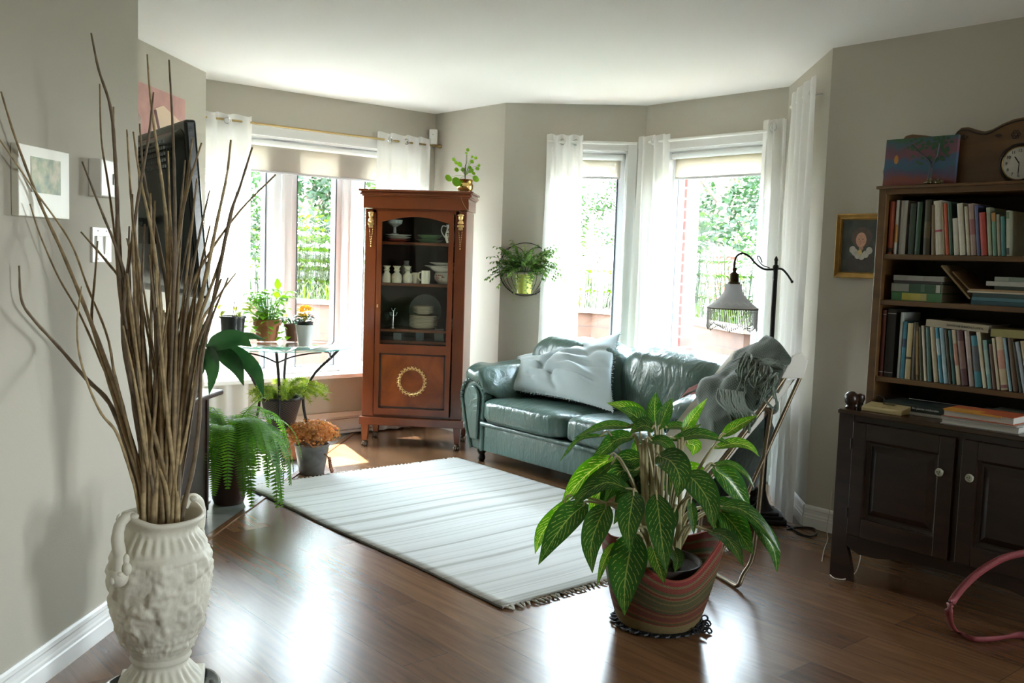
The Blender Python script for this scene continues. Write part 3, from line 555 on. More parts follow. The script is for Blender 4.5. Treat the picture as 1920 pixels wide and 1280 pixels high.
cr = r.color_ramp; cr.elements[0].position = .36; cr.elements[0].color = (.22, .30, .24, 1); cr.elements[1].position = .66; cr.elements[1].color = (.62, .58, .42, 1); e = cr.elements.new(.5); e.color = (.40, .45, .28, 1)
t.links.new(tcn.outputs['Object'], n.inputs['Vector']); t.links.new(n.outputs[0], r.inputs[0]); t.links.new(r.outputs[0], b.inputs['Base Color'])
bm = BM(); box(bm, (.0236, .005, .02), (.0012, w_*.58, h_*.5)); obj('print', bm, M_pp, fr_)
ch, w_, h_ = wallbox('door_chime', 'small white chime box on the left wall above the light switch', 'chime', (190, 297), (223, 372), .045, None)
M_wp = mat('white_plastic', (.75, .74, .70), .35)
bm = BM(); box(bm, (.022, 0, 0), (.044, w_, h_), bev=.004); obj('cover', bm, M_wp, ch); bm = BM(); box(bm, (.046, .2*w_, 0), (.003, .006, h_*.3)); obj('slot', bm, mat('grey_plastic', (.3, .3, .28), .5), ch)
sw, w_, h_ = wallbox('light_switch', 'white double light switch plate on the left wall', 'switch', (174, 425), (210, 492), .007, None)
bm = BM(); box(bm, (.003, 0, 0), (.006, w_, h_), bev=.002); obj('plate', bm, M_wp, sw)
for s in (-1, 1):
    bm = BM(); box(bm, (.008, s*w_*.22, 0), (.006, w_*.26, h_*.52), M=Matrix.Rotation(.05, 4, 'Y'), bev=.001); obj('rocker', bm, M_wp, sw)
    for z in (-1, 1): bm = BM(); ball(bm, (.0062, s*w_*.22, z*h_*.4), .0028, (.5, 1, 1), 8, 6); obj('screw', bm, MC['grey_plastic'], sw)
# --- poster on the alcove wall
a, b = atx(262, 157, -2.45), atx(340, 262, -2.45); w_, h_ = b.y-a.y+.25, .50; top = atx(340, 187, -2.45).z
po = thing('wall_poster', 'pink toned poster of an arched building above the television', 'picture', (-2.45, b.y-w_/2, top-h_/2))
bm = BM(); box(bm, (.012, 0, 0), (.022, w_, h_), bev=.001); obj('panel', bm, mat('poster_pink', (.52, .28, .25), .5, noise_s=12, noise_a=.12), po)
bm = BM(); prism(bm, [(-w_*.16, -h_*.5+.02), (w_*.42, -h_*.5+.02), (w_*.42, h_*.22), (w_*.12, h_*.34), (-.0, h_*.28)], 0, .0012, Matrix(((0, 0, 1, .0232), (1, 0, 0, 0), (0, 1, 0, 0), (0, 0, 0, 1)))); obj('pale_arch', bm, mat('poster_peach', (.72, .54, .40), .5), po)
bm = BM(); tube(bm, spl([(.025, -w_*.02, h_*.26), (.025, w_*.05, h_*.05), (.025, w_*.16, -h_*.16), (.025, w_*.22, -h_*.4)], 4), .010, 4); obj('roof_edge', bm, mat('poster_shadow', (.30, .17, .17), .5), po)
for k in range(6): bm = BM(); tube(bm, [(.0246, -w_*.30+.012*k, h_*.2-.008*k), (.0246, -w_*.32+.012*k, -h_*.2)], .0022, 4); obj('window_bar', bm, mat('poster_white', (.75, .68, .62), .5), po)
bm = BM(); box(bm, (.012, -w_/2-.004, 0), (.024, .008, h_)); obj('edge', bm, mat('black_plastic', (.012, .014, .013), .35), po)
# --- television seen from behind
tv = thing('television', 'black flat television seen from behind at the end of the left wall', 'television', (-1.985, 4.36, 1.5), math.atan2(-.77, .64)); tv.rotation_euler = (0, math.radians(0), math.atan2(.77, -.64))
M_tvb = mat('tv_black', (.010, .014, .013), .22, bump=.03); W, Hh = .95, .76          # local x along the width (near end negative x), local y: screen side negative
R_ = Matrix.Rotation(math.radians(-5), 4, 'X')
bm = BM(); box(bm, (0, 0, 0), (W, .05, Hh), R_, bev=.012); obj('screen_frame', bm, M_tvb, tv, bev=0)
bm = BM()
def tvb(s, t_):
    x = (s-.5)*2; z = (t_-.5)*2; e = (1-abs(x)**6)*(1-abs(z)**6); return R_ @ Vector((x*W*.47, .024+.075*e**.5, z*Hh*.46))
surf(bm, tvb, 24, 24); obj('back_cover', bm, M_tvb, tv, True)
bm = BM()
for r_ in range(5):
    for k in range(24): box(bm, (-.40+k*.033, .1, .19+r_*.026), (.018, .006, .012), R_)
obj('vent_slots', bm, mat('vent_grey', (.09, .10, .09), .5), tv)
bm = BM(); box(bm, (0, -.0265, 0), (W-.05, .003, Hh-.05), R_); obj('screen', bm, mat('tv_screen', (.004, .004, .005), .08), tv)
bm = BM(); tube(bm, [(.0, .09, -.05), (.1, .25, -.05)], .02, 8); box(bm, (0, .1, -.05), (.2, .02, .2), bev=.004); obj('wall_arm', bm, M_tvb, tv)
# --- dark wooden stand
ST_Z = .64; M_dw = woodmat('stand_wood', (.040, .017, .010), (.02, .009, .006), .4, (3, 3, 22))
st = thing('side_stand', 'dark brown wooden stand at the end of the left wall, plant on its top', 'stand', (-2.10, 4.34, 0))
bm = BM(); box(bm, (0, 0, ST_Z-.013), (.60, .54, .026), bev=.008); obj('top', bm, M_dw, st); bm = BM()
box(bm, (0, .195, .32), (.50, .02, .56)); box(bm, (-.24, 0, .32), (.02, .40, .56)); box(bm, (.23, 0, .32), (.022, .41, .56)); box(bm, (0, 0, .05), (.5, .41, .02)); obj('carcass', bm, M_dw, st)
bm = BM(); box(bm, (0, -.19, .32), (.44, .02, .5), bev=.003); dr = obj('door', bm, M_dw, st); bm = BM(); ball(bm, (.18, -.208, .34), .012); obj('knob', bm, mat('brass', (.55, .38, .14), .3, 1), dr, True)
for sx in (-1, 1):
    for sy in (-1, 1): bm = BM(); box(bm, (sx*.225, sy*.18, .02), (.04, .04, .04)); obj('leg', bm, M_dw, st)
# --- white lamp half hidden behind the branches
lp = thing('white_floor_lamp', 'white drum shaded lamp half hidden behind the branches and television', 'lamp', (-2.06, 4.80, 0))
bm = BM(); lathe(bm, [(.0, 0), (.11, 0), (.11, .012), (.02, .025), (.012, .03)], 24); obj('base', bm, M_wp, lp, True); bm = BM(); tube(bm, [(0, 0, .02), (0, 0, 1.16)], .009, 8); obj('pole', bm, M_wp, lp, True)
bm = BM(); lathe(bm, [(.105, 1.0), (.10, 1.24)], 28, cap=False); obj('lamp_shade', bm, clothmat('lamp_linen', (.85, .85, .83), 0, .6), lp, True, solid=.002)
bm = BM(); tube(bm, [(-.1, 0, 1.2), (.1, 0, 1.2)], .003, 5); tube(bm, [(0, 0, 1.15), (0, 0, 1.21)], .003, 5); obj('shade_spider', bm, MC['steel'], lp)
# --- broad-leaved plant on the stand
M_big = leafmat('broad_leaf', (.028, .082, .030), .3, .22)
C0 = Vector((-1.93, 4.46, ST_Z)); bp_ = thing('broadleaf_plant', 'plant with broad arching dark green leaves on the dark stand', 'plant', C0)
bm = BM(); lathe(bm, [(.0, .003), (.06, .003), (.078, .10), (.083, .105), (.083, .13), (.075, .13), (.07, .11), (0, .11)], 24); obj('pot', bm, mat('pot_dark', (.03, .025, .02), .4), bp_, True)
LV = [([(388, 650, 4.42), (415, 640, 4.38), (450, 637, 4.34), (472, 650, 4.3)], 37), ([(405, 645, 4.5), (440, 634, 4.55), (470, 630, 4.6), (498, 637, 4.65)], 17), ([(386, 650, 4.46), (380, 625, 4.48), (373, 598, 4.5)], 24), ([(392, 650, 4.4), (398, 675, 4.36), (400, 700, 4.34), (392, 740, 4.34)], 34),
      ([(388, 655, 4.42), (378, 680, 4.38), (368, 705, 4.36), (362, 732, 4.36)], 30), ([(405, 655, 4.42), (425, 668, 4.38), (445, 690, 4.34), (457, 723, 4.33)], 30), ([(400, 652, 4.44), (440, 662, 4.40), (480, 695, 4.36), (495, 745, 4.34)], 28), ([(430, 662, 4.46), (462, 678, 4.5), (480, 700, 4.52), (488, 735, 4.54)], 26),
      ([(390, 645, 4.5), (408, 632, 4.52), (428, 628, 4.56)], 14), ([(375, 660, 4.38), (340, 690, 4.3), (300, 730, 4.3)], 30), ([(370, 650, 4.5), (330, 640, 4.5), (290, 670, 4.5)], 28), ([(392, 650, 4.45), (420, 652, 4.5), (440, 660, 4.52), (452, 672, 4.52)], 20)]
for L_, wpx in LV:
    P = [aty(x, y, Y)-C0 for x, y, Y in L_]; bm = BM(); nr = Vector((.1, -1, .45)) if abs(P[-1].x-P[0].x) > abs(P[-1].z-P[0].z) else Vector((-.3, -1, .15))
    blade(bm, P, wpx*4.4/FPX*1.1, nr, .22); lf = obj('leaf', bm, M_big, bp_, smooth='raw'); bm = BM(); tube(bm, spl([(0, 0, .11), (P[0].x*.5, P[0].y*.4, .22), P[0]], 4), .004, 5); obj('stem', bm, mat('stem_green', (.09, .15, .04), .5), bp_)
# --- fern
M_fern = leafmat('fern_leaf', (.12, .29, .035), .5, .5); M_fst = mat('fern_stem', (.10, .14, .03), .6)
F0 = Vector((-1.86, 4.84, 0)); fe = thing('potted_fern', 'bright green fern spilling over a tall brown pot on the tiles', 'fern', F0)
bm = BM(); lathe(bm, [(0, .002), (.075, .002), (.085, .03), (.095, .30), (.102, .305), (.102, .335), (.092, .335), (.088, .30), (0, .30)], 28); obj('pot', bm, mat('brown_glaze', (.055, .022, .015), .3), fe, True)
random.seed(5)
def frond(bm, sb, base, az, ln, rise, droop, wd=.048, n=38):
    p = Vector(base); d = Vector((math.cos(az)*math.cos(rise), math.sin(az)*math.cos(rise), math.sin(rise))); pts = [p.copy()]
    for i in range(n):
        t_ = i/n; p = p+d*(ln/n); d = (d+Vector((0, 0, -1))*droop/n*(1+t_*1.5)).normalized()
        if p.z < .012: p.z = .012
        if p.z < .33 and (p.x**2+p.y**2)**.5 < .118: q = .118/(p.x**2+p.y**2)**.5; p.x *= q; p.y *= q
        pts.append(p.copy()); w_ = wd*math.sin(PI*min(.98, .12+t_*.86))**.6; s = d.cross(Vector((0, 0, 1))); s = s.normalized() if s.length > .05 else Vector((math.sin(az), -math.cos(az), 0))
        u = s.cross(d)
        for sg in (-1, 1):
            q = (s*sg+d*.25-u*.15).normalized(); e = ln/n*.36; a = p; v = [bm.verts.new(x) for x in (a-d*e, a+q*w_*.5-d*e*.9, a+q*w_, a+q*w_*.55+d*e*.7, a+d*e)]; bm.faces.new(v)
    tube(sb, pts[::3]+[pts[-1]], .0014, 3, cap=False)
for k in range(54):
    az = k*2.4+random.uniform(-.3, .3); bm = BM(); sb = BM(); up = random.uniform(.5, 1.25)
    frond(bm, sb, (math.cos(az)*.03, math.sin(az)*.03, .33), az, random.uniform(.42, .62), up, random.uniform(2.4, 3.6)); fo = obj('frond', bm, M_fern, fe); obj('rachis', sb, M_fst, fo)
for az, rise, ln, dr_ in ((-.1, 1.15, .36, .7), (-.35, .75, .46, 1.3), (-2.9, 1.0, .34, 1.2), (-.2, .9, .5, 2.3), (-.9, .8, .62, 2.7), (-.6, .8, .68, 2.6)):
    bm = BM(); sb = BM(); frond(bm, sb, (0, 0, .33), az, ln, rise, dr_, .045, 36); fo = obj('frond', bm, M_fern, fe); obj('rachis', sb, M_fst, fo)
# --- glass table
T0 = Vector((-1.855, 5.68, 0)); TZ = .77; M_iron = mat('wrought_iron', (.035, .028, .026), .45, .6)
tb = thing('glass_plant_table', 'round glass topped table on bowed dark iron legs by the left window', 'table', T0, math.radians(-77))
bm = BM(); lathe(bm, [(0, TZ-.010), (.414, TZ-.010), (.42, TZ-.006), (.42, TZ-.003), (.416, TZ), (0, TZ)], 72)
g1 = glassmat('table_glass', (.93, .98, .96), 1.3); M_edge = mat('glass_edge', (.05, .42, .36), .15, trans=.3)
o = obj('glass_top', bm, [g1, M_edge], tb, True)
for p in o.data.polygons:
    if abs(p.normal.z) < .5: p.material_index = 1
for k in range(4):
    a = k*PI/2; M = Matrix.Rotation(a, 4, 'Z'); bm = BM(); pr = [(.35, TZ-.014), (.30, .70), (.21, .61), (.155, .52), (.132, .44), (.142, .34), (.18, .2), (.215, .1), (.245, 0.003)]
    tube(bm, [M @ Vector((r, 0, z)) for r, z in spl([(r, z, 0) for r, z in pr], 4) for r, z in [(r, z)]] if False else [M @ Vector((q.x, 0, q.y)) for q in spl([(r, z, 0) for r, z in pr], 4)], .0085, 8)
    lg = obj('leg', bm, M_iron, tb, True)
    for s in (-1, 1):
        bm = BM(); tube(bm, [M @ Vector(q) for q in spl([(.29, 0, .69), (.29, s*.08, .725), (.285, s*.17, .745), (.27, s*.25, TZ-.016)], 5)], .005, 6); obj('brace', bm, M_iron, lg, True)
for rr, zz, nm in ((.132, .44, 'basket_ring'), (.145, .30, 'lower_ring')):
    bm = BM(); tube(bm, [(rr*math.cos(q*PI/16), rr*math.sin(q*PI/16), zz) for q in range(33)], .004, 6); obj(nm, bm, M_iron, tb, True) if nm == 'basket_ring' else bm.free()
# basket in the ring
M_wick = mat('dark_wicker', (.035, .022, .016), .5); t, b = NT(M_wick); tcn = t.nodes.new('ShaderNodeTexCoord'); mp = t.nodes.new('ShaderNodeMapping'); mp.inputs['Scale'].default_value = (60, 26, 1); ck = t.nodes.new('ShaderNodeTexChecker'); ck.inputs['Scale'].default_value = 1; bp = t.nodes.new('ShaderNodeBump'); bp.inputs['Strength'].default_value = 1; bp.inputs['Distance'].default_value = .006
mx = t.nodes.new('ShaderNodeMix'); mx.data_type = 'RGBA'; mx.inputs[6].default_value = (.02, .012, .01, 1); mx.inputs[7].default_value = (.085, .05, .035, 1)
t.links.new(tcn.outputs['UV'], mp.inputs[0]); t.links.new(mp.outputs[0], ck.inputs[0]); t.links.new(ck.outputs[1], bp.inputs['Height']); t.links.new(bp.outputs[0], b.inputs['Normal']); t.links.new(ck.outputs[1], mx.inputs[0]); t.links.new(mx.outputs[2], b.inputs['Base Color'])
bk = thing('wicker_planter', 'small dark wicker basket with a wispy yellow green plant held under the glass table', 'plant', T0+Vector((0, 0, .255)))
bm = BM(); surf(bm, lambda s, t_: Vector(((.072+.05*t_)*math.cos(s*2*PI), (.072+.05*t_)*math.sin(s*2*PI), t_*.19)), 60, 20, True); lathe(bm, [(0, .002), (.072, .002)], 24, cap=False); obj('basket', bm, M_wick, bk, smooth='raw', solid=.006)
bm = BM(); tube(bm, [(.125*math.cos(q*PI/20), .125*math.sin(q*PI/20), .19) for q in range(41)], .008, 7); obj('rim', bm, M_wick, bk, True)
bm = BM(); lathe(bm, [(0, .16), (.108, .16), (.112, .165)], 24, cap=False); obj('soil', bm, mat('potting_soil', (.03, .02, .015), .95, noise_s=60, noise_a=.5), bk)
M_asp = leafmat('asparagus_fern', (.20, .26, .045), .55, .6); random.seed(9)
for k in range(34):
    az = random.uniform(-PI, PI)*.8-.2; bm = BM(); ln = random.uniform(.16, .34); p = Vector((.03*math.cos(az), .03*math.sin(az), .165)); d = Vector((math.cos(az)*.6, math.sin(az)*.6, random.uniform(.9, 1.5))).normalized(); pts = [p.copy()]
    for i in range(18):
        p = p+d*(ln/18); d = (d+Vector((0, 0, -.13))).normalized(); 
        if p.z > .45: p.z = .45
        pts.append(p.copy())
        for q in range(12):
            e = Vector((random.gauss(0, 1), random.gauss(0, 1), random.gauss(0, .7))).normalized()*random.uniform(.015, .04); s = e.orthogonal().normalized()*.0022; v = [bm.verts.new(x) for x in (p-s, p+s, p+e)]; bm.faces.new(v)
    tube(bm, pts, .0009, 3, cap=False); obj('spray', bm, M_asp, bk)
# --- plants on the glass
M_terra = mat('terracotta', (.46, .17, .075), .75, noise_s=9, noise_a=.15); M_soil2 = MC['potting_soil']
def pot(parent, h, r0_, r1_, m, lip=.02, lipr=.006):
    bm = BM(); lathe(bm, [(0, .001), (r0_, .001), (r1_-.004, h-lip), (r1_+lipr, h-lip), (r1_+lipr, h), (r1_-.006, h), (r1_-.010, h-.014), (0, h-.014)], 32); obj('pot', bm, m, parent, True)
    bm = BM(); lathe(bm, [(0, h-.012), (r1_-.009, h-.012)], 20, cap=False); obj('soil', bm, M_soil2, parent)
def at_tab(px, y): d = ray(px, 650); return Vector((d.x/d.y*y, y, TZ+.0005))
q = at_tab(436, 5.66); k1 = thing('potted_seedling', 'black plastic pot with a sparse yellow green seedling, leftmost on the glass table', 'plant', q); pot(k1, .165, .062, .078, mat('black_pot', (.015, .017, .016), .3), .012, .003)
M_yl = leafmat('yellow_leaf', (.36, .42, .06), .5, .4); M_pg = leafmat('pothos_leaf', (.17, .36, .045), .5, .3); random.seed(3)
for k in range(9):
    az = k*.9; bm = BM(); d = Vector((math.cos(az), math.sin(az), .9)); e = Vector((d.x*.05, d.y*.05, .16+random.uniform(.03, .09))); tube(bm, [(d.x*.01, d.y*.01, .152), e], .0015, 4); leaf(bm, e, (d.x, d.y, .1), (0, 0, 1), .085, .035, 1.2, .2); obj('leaf', bm, M_yl, k1, smooth='raw')
bm = BM(); tube(bm, spl([(0, 0, .15), (.004, 0, .2), (.012, 0, .26)], 4), .003, 5); tube(bm, [(.01, 0, .15), (.03, 0, .25)], .002, 4); tube(bm, [(.012, 0, .24), (-.01, 0, .28)], .0015, 4); obj('dry_stalk', bm, mat('dry_stalk', (.05, .03, .03), .8), k1)
q = at_tab(500, 5.88); k2 = thing('terracotta_pothos', 'terracotta pot of bushy bright green trailing plant on the glass table', 'plant', q); pot(k2, .135, .062, .082, M_terra, .035, .004)
for k in range(120):
    az = random.random()*2*PI; bm = BM(); hgt = random.uniform(.02, .19); rad = random.uniform(.02, .14); e = Vector((math.cos(az)*rad, math.sin(az)*rad, .13+hgt)); tube(bm, spl([(math.cos(az)*.03, math.sin(az)*.03, .12), (e.x*.7, e.y*.7, .13+hgt*.7), e], 3), .0014, 4)
    leaf(bm, e, (math.cos(az), math.sin(az), .25), (0, 0, 1), random.uniform(.05, .075), random.uniform(.042, .06), 1.0, .12, 6, .75); obj('leaf', bm, M_pg, k2, smooth='raw')
for k, az in enumerate((-.5, -1.2, -1.9, -2.5, 2.6, .1)):                   # trailing stems
    bm = BM(); P = spl([(math.cos(az)*.05, math.sin(az)*.05, .135), (math.cos(az)*.10, math.sin(az)*.10, .14), (math.cos(az)*.125, math.sin(az)*.12, .08), (math.cos(az)*.14, math.sin(az)*.13, .015)], 4); tube(bm, P, .0015, 4)
    for i in range(3, len(P), 2): leaf(bm, P[i], (math.cos(az+i), math.sin(az+i), -.1), (0, 0, 1), .05, .042, .8, .1, 5, .75)
    for v in bm.verts:
        if v.co.z < .008: v.co.z = .008
    obj('trailing_stem', bm, M_pg, k2, smooth='raw')
bm = BM()                                                                     # one tall stem
P = spl([(.0, 0, .13), (.045, 0, .2), (.085, 0, .27), (.075, -.02, .33)], 4); tube(bm, P, .0016, 4); leaf(bm, P[-1], (.0, -.2, 1), (0, 1, 0), .07, .045, 0, .08, 6, .75); leaf(bm, P[-4], (-.9, -.2, .4), (0, -1, 0), .05, .04, .2, .08, 6, .75); leaf(bm, P[-5], (1, -.2, .1), (0, -1, .2), .06, .045, .2, .08, 6, .75); obj('tall_stem', bm, M_pg, k2, smooth='raw')
q = at_tab(550, 5.93); k3 = thing('small_clay_pot', 'small brown clay pot between the pothos and the white pot', 'plant', q); pot(k3, .11, .045, .058, mat('brown_clay', (.17, .07, .04), .7), .02, .003)
for k in range(10): az = k*.63; bm = BM(); leaf(bm, (math.cos(az)*.02, math.sin(az)*.02, .10), (math.cos(az), math.sin(az), 1.2), (0, 0, 1), .14, .022, 2.0, .2); obj('leaf', bm, MC['broad_leaf'], k3, smooth='raw')
q = at_tab(571, 5.64); k4 = thing('kalanchoe', 'yellow flowering plant in a white ribbed pot on the glass table', 'plant', q)
bm = BM(); lathe(bm, [(0, .001), (.038, .001), (.056, .125), (.057, .13), (.052, .13), (.048, .11), (0, .11)], 40); obj('pot', bm, mat('white_ceramic', (.66, .68, .66), .35, bump=.15, bump_s=30), k4, True)
bm = BM(); lathe(bm, [(.046, .11), (.049, .150), (.045, .150), (.044, .135), (0, .135)], 30); obj('inner_pot', bm, MC['black_pot'], k4, True)
for k in range(34): az = k*2.4; h = random.uniform(.0, .05); bm = BM(); leaf(bm, (math.cos(az)*.02, math.sin(az)*.02, .14+h), (math.cos(az), math.sin(az), random.uniform(.0, .5)), (0, 0, 1), random.uniform(.05, .07), .036, .6, .1, 5, .7); obj('leaf', bm, MC['broad_leaf'], k4, smooth='raw')
M_yf = leafmat('yellow_petal', (.90, .60, .08), .4, .6)
for cx, cy_, cz, rr, n in ((0, 0, .228, .030, 26), (.03, -.01, .22, .026, 20), (-.025, -.005, .215, .02, 14), (-.012, -.045, .188, .018, 12), (.012, -.05, .185, .014, 8)):
    bm = BM(); tube(bm, [(0, 0, .15), (cx, cy_, cz-.01)], .0018, 4)
    for k in range(n):
        d = Vector((random.gauss(0, 1), random.gauss(0, 1), abs(random.gauss(0, .8)))).normalized(); c = Vector((cx, cy_, cz))+Vector((d.x*rr, d.y*rr, d.z*rr*.6))
        for j in range(4): a = d.orthogonal().normalized(); a = (a*math.cos(j*PI/2)+d.cross(a)*math.sin(j*PI/2)); b2 = d.cross(a); v = [bm.verts.new(x) for x in (c, c+a*.006+b2*.0045, c+a*.013+d*.001, c+a*.006-b2*.0045)]; bm.faces.new(v)
    obj('flower_head', bm, M_yf, k4)
# --- dried hydrangea in a metal bucket, gourd shaped pot
q = Vector((-1.635, 5.60, 0)); hy = thing('dried_hydrangea', 'dried rust brown hydrangea heads in a tapered metal bucket on the floor', 'dried flowers', q)
bm = BM(); lathe(bm, [(0, .002), (.073, .002), (.075, .012), (.104, .175), (.108, .178), (.108, .185), (.100, .185), (.096, .165), (0, .12)], 32); obj('bucket', bm, mat('old_zinc', (.16, .15, .14), .45, .6, noise_s=12, noise_a=.4), hy, True)
M_hy = leafmat('dried_petal', (.50, .22, .085), .35, .7); random.seed(21)
for k in range(13):
    a = k*2.4; rr = .03+.10*math.sqrt(k/13); c = Vector((math.cos(a)*rr, math.sin(a)*rr, .245+.05*(1-(rr/.13)**2)-.015)); bm = BM(); tube(bm, [(c.x*.3, c.y*.3, .13), c], .002, 4)
    for j in range(120):
        d = Vector((random.gauss(0, 1), random.gauss(0, 1), random.gauss(.1, 1))).normalized(); p = c+d*.058*random.uniform(.75, 1.05); a1 = d.orthogonal().normalized(); a1 = a1*math.cos(j)+d.cross(a1)*math.sin(j); b1 = d.cross(a1)
        v = [bm.verts.new(p+x+d*z) for x, z in ((a1*.010, .003), (b1*.009, -.001), (-a1*.010, .003), (-b1*.009, -.001))]; bm.faces.new(v)
    obj('flower_head', bm, M_hy, hy)
bm = BM(); P = spl([(.06, -.03, .14), (.11, -.05, .12), (.125, -.06, .07), (.135, -.055, .03)], 4); tube(bm, P, .004, 5)
for p in P[5:]: ball(bm, p+Vector((.006, 0, 0)), .012, (1, 1, .8), 6, 5)
obj('fallen_sprig', bm, mat('dried_sprig', (.36, .15, .09), .8), hy)
q = atz(540, 866, 0); gp = thing('gourd_pot', 'round terracotta gourd shaped jar behind the metal bucket', 'jar', q+Vector((0, .06, 0)))
bm = BM(); lathe(bm, [(0, .001), (.03, .001), (.055, .02), (.068, .055), (.06, .09), (.035, .115), (.016, .13), (.014, .17), (.018, .185), (.013, .185), (.009, .14), (0, .13)], 28); obj('body', bm, M_terra, gp, True)
# ================================================================== rug
M_rug = mat('rug_cotton', (.62, .60, .55), .95, sheen=.3); t, b = NT(M_rug); L = t.links; tcn = t.nodes.new('ShaderNodeTexCoord'); sp = t.nodes.new('ShaderNodeSeparateXYZ'); L.new(tcn.outputs['UV'], sp.inputs[0])
n = t.nodes.new('ShaderNodeTexNoise'); n.noise_dimensions = '1D'; n.inputs['Scale'].default_value = 34; n.inputs['Detail'].default_value = 3; n.inputs['Roughness'].default_value = .7; L.new(sp.outputs[0], n.inputs['W'])
r = t.nodes.new('ShaderNodeValToRGB'); c = r.color_ramp; c.elements[0].position = .30; c.elements[0].color = (.34, .33, .30, 1); c.elements[1].position = .52; c.elements[1].color = (.62, .61, .58, 1); e = c.elements.new(.42); e.color = (.50, .49, .46, 1); e = c.elements.new(.36); e.color = (.42, .41, .36, 1)
L.new(n.outputs[0], r.inputs[0]); L.new(r.outputs[0], b.inputs['Base Color'])
mp = t.nodes.new('ShaderNodeMapping'); mp.inputs['Scale'].default_value = (150, 4, 1); n2 = t.nodes.new('ShaderNodeTexNoise'); n2.inputs['Scale'].default_value = 1; L.new(tcn.outputs['UV'], mp.inputs[0]); L.new(mp.outputs[0], n2.inputs['Vector'])
bp = t.nodes.new('ShaderNodeBump'); bp.inputs['Strength'].default_value = .6; bp.inputs['Distance'].default_value = .004; L.new(n2.outputs[0], bp.inputs['Height']); L.new(bp.outputs[0], b.inputs['Normal'])
U0, U1, V0_, V1_ = -4.98, -2.70, 2.31, 3.80
rug = thing('striped_rug', 'flat woven off white striped cotton rug with fringed ends in front of the sofa', 'rug', UV((U0+U1)/2, (V0_+V1_)/2), -PI/4)
w_, h_ = U1-U0, V1_-V0_; bm = BM()
def rg(s, t_): return Vector(((s-.5)*w_+.008*math.sin(t_*9), (t_-.5)*h_+.006*math.sin(s*11), .009+.0035*max(0, noise.noise(Vector((s*7, t_*4, 0))))+.002*math.sin(s*260)*.3))
surf(bm, rg, 120, 30); obj('woven_field', bm, M_rug, rug, smooth='raw', solid=.008)
bm = BM()
for t_ in (0, 1): tube(bm, [rg(i/60, t_)+Vector((0, 0, -.003)) for i in range(61)], .005, 5)
obj('bound_edge', bm, mat('rug_binding', (.16, .15, .14), .9), rug)
random.seed(2)
for e, nm in ((0, 'fringe'), (1, 'fringe')):
    bm = BM()
    for k in range(58):
        p = rg(e, (k+.5)/58); s = 1 if e else -1; a = random.uniform(-.6, .6); q = [p+Vector((s*.0, 0, -.002)), p+Vector((s*.018, a*.006, 0)), p+Vector((s*(.03+.012*random.random()), a*.022, -.004))]; tube(bm, q, [.004, .0055, .003], 5)
    obj(nm, bm, mat('fringe_cotton', (.60, .57, .50), .9), rug)
# ================================================================== china cabinet
M_mah = woodmat('mahogany', (.20, .048, .012), (.105, .022, .006), .28, (3, 3, 1.2), coat=.35, bump=.03)
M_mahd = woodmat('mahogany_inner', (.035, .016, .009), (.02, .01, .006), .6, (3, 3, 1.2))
M_bron = mat('gilt_bronze', (.62, .42, .18), .38, 1, bump=.4, bump_s=120)
CX, CY = -1.2, 6.52
cab = thing('china_cabinet', 'tall narrow mahogany cabinet with an arched glass door full of china', 'cabinet', (CX, CY, 0))
bm = BM(); D = .36; hw = .352
box(bm, (-hw+.0125, D/2+.02, .93), (.025, D, 1.44)); box(bm, (hw-.0125, D/2+.02, .93), (.025, D, 1.44))
box(bm, (-hw+.04, .010, .93), (.08, .03, 1.44), bev=.004); box(bm, (hw-.04, .010, .93), (.08, .03, 1.44), bev=.004)
box(bm, (0, D/2+.01, 1.635), (.7, D, .03)); box(bm, (0, .01, 1.64), (.60, .03, .03)); obj('carcass', bm, M_mah, cab)
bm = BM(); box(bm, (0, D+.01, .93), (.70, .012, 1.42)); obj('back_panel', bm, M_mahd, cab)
bm = BM()                                                    # cornice
for z0, z1, e in ((1.655, 1.735, .012), (1.735, 1.745, .022), (1.745, 1.757, .032), (1.757, 1.768, .026), (1.768, 1.782, .040)):
    box(bm, (0, D/2+.005-e/2, (z0+z1)/2), (2*(hw+e), D+.03+e, z1-z0), bev=.003)
obj('cornice', bm, M_mah, cab)
bm = BM(); box(bm, (0, D/2, .18), (.735, D+.05, .055), bev=.004); box(bm, (0, D/2+.01, .215), (.70, D, .016)); obj('base_rail', bm, M_mah, cab)
for sx in (-1, 1):
    for y in (.0, D-.02):
        bm = BM(); prism(bm, [(-.026, 0), (-.017, -.11), (.017, -.11), (.026, 0)], -.024, .024, Matrix.Translation((sx*.325, y, .153)) @ Matrix.Rotation(PI/2, 4, 'X')); lg = obj('leg', bm, M_mah, cab)
        bm = BM(); ball(bm, (sx*.325, y-.004, .022), .024, (1, 1.1, .9), 14, 10)
        for q in (-1, 0, 1): ball(bm, (sx*.325+q*.014, y-.024, .012), .012, (.8, 1.3, 1), 8, 6)
        obj('paw_foot', bm, MC['gilt_bronze'] if False else mat('dark_bronze', (.13, .09, .06), .4, .9), lg, True)
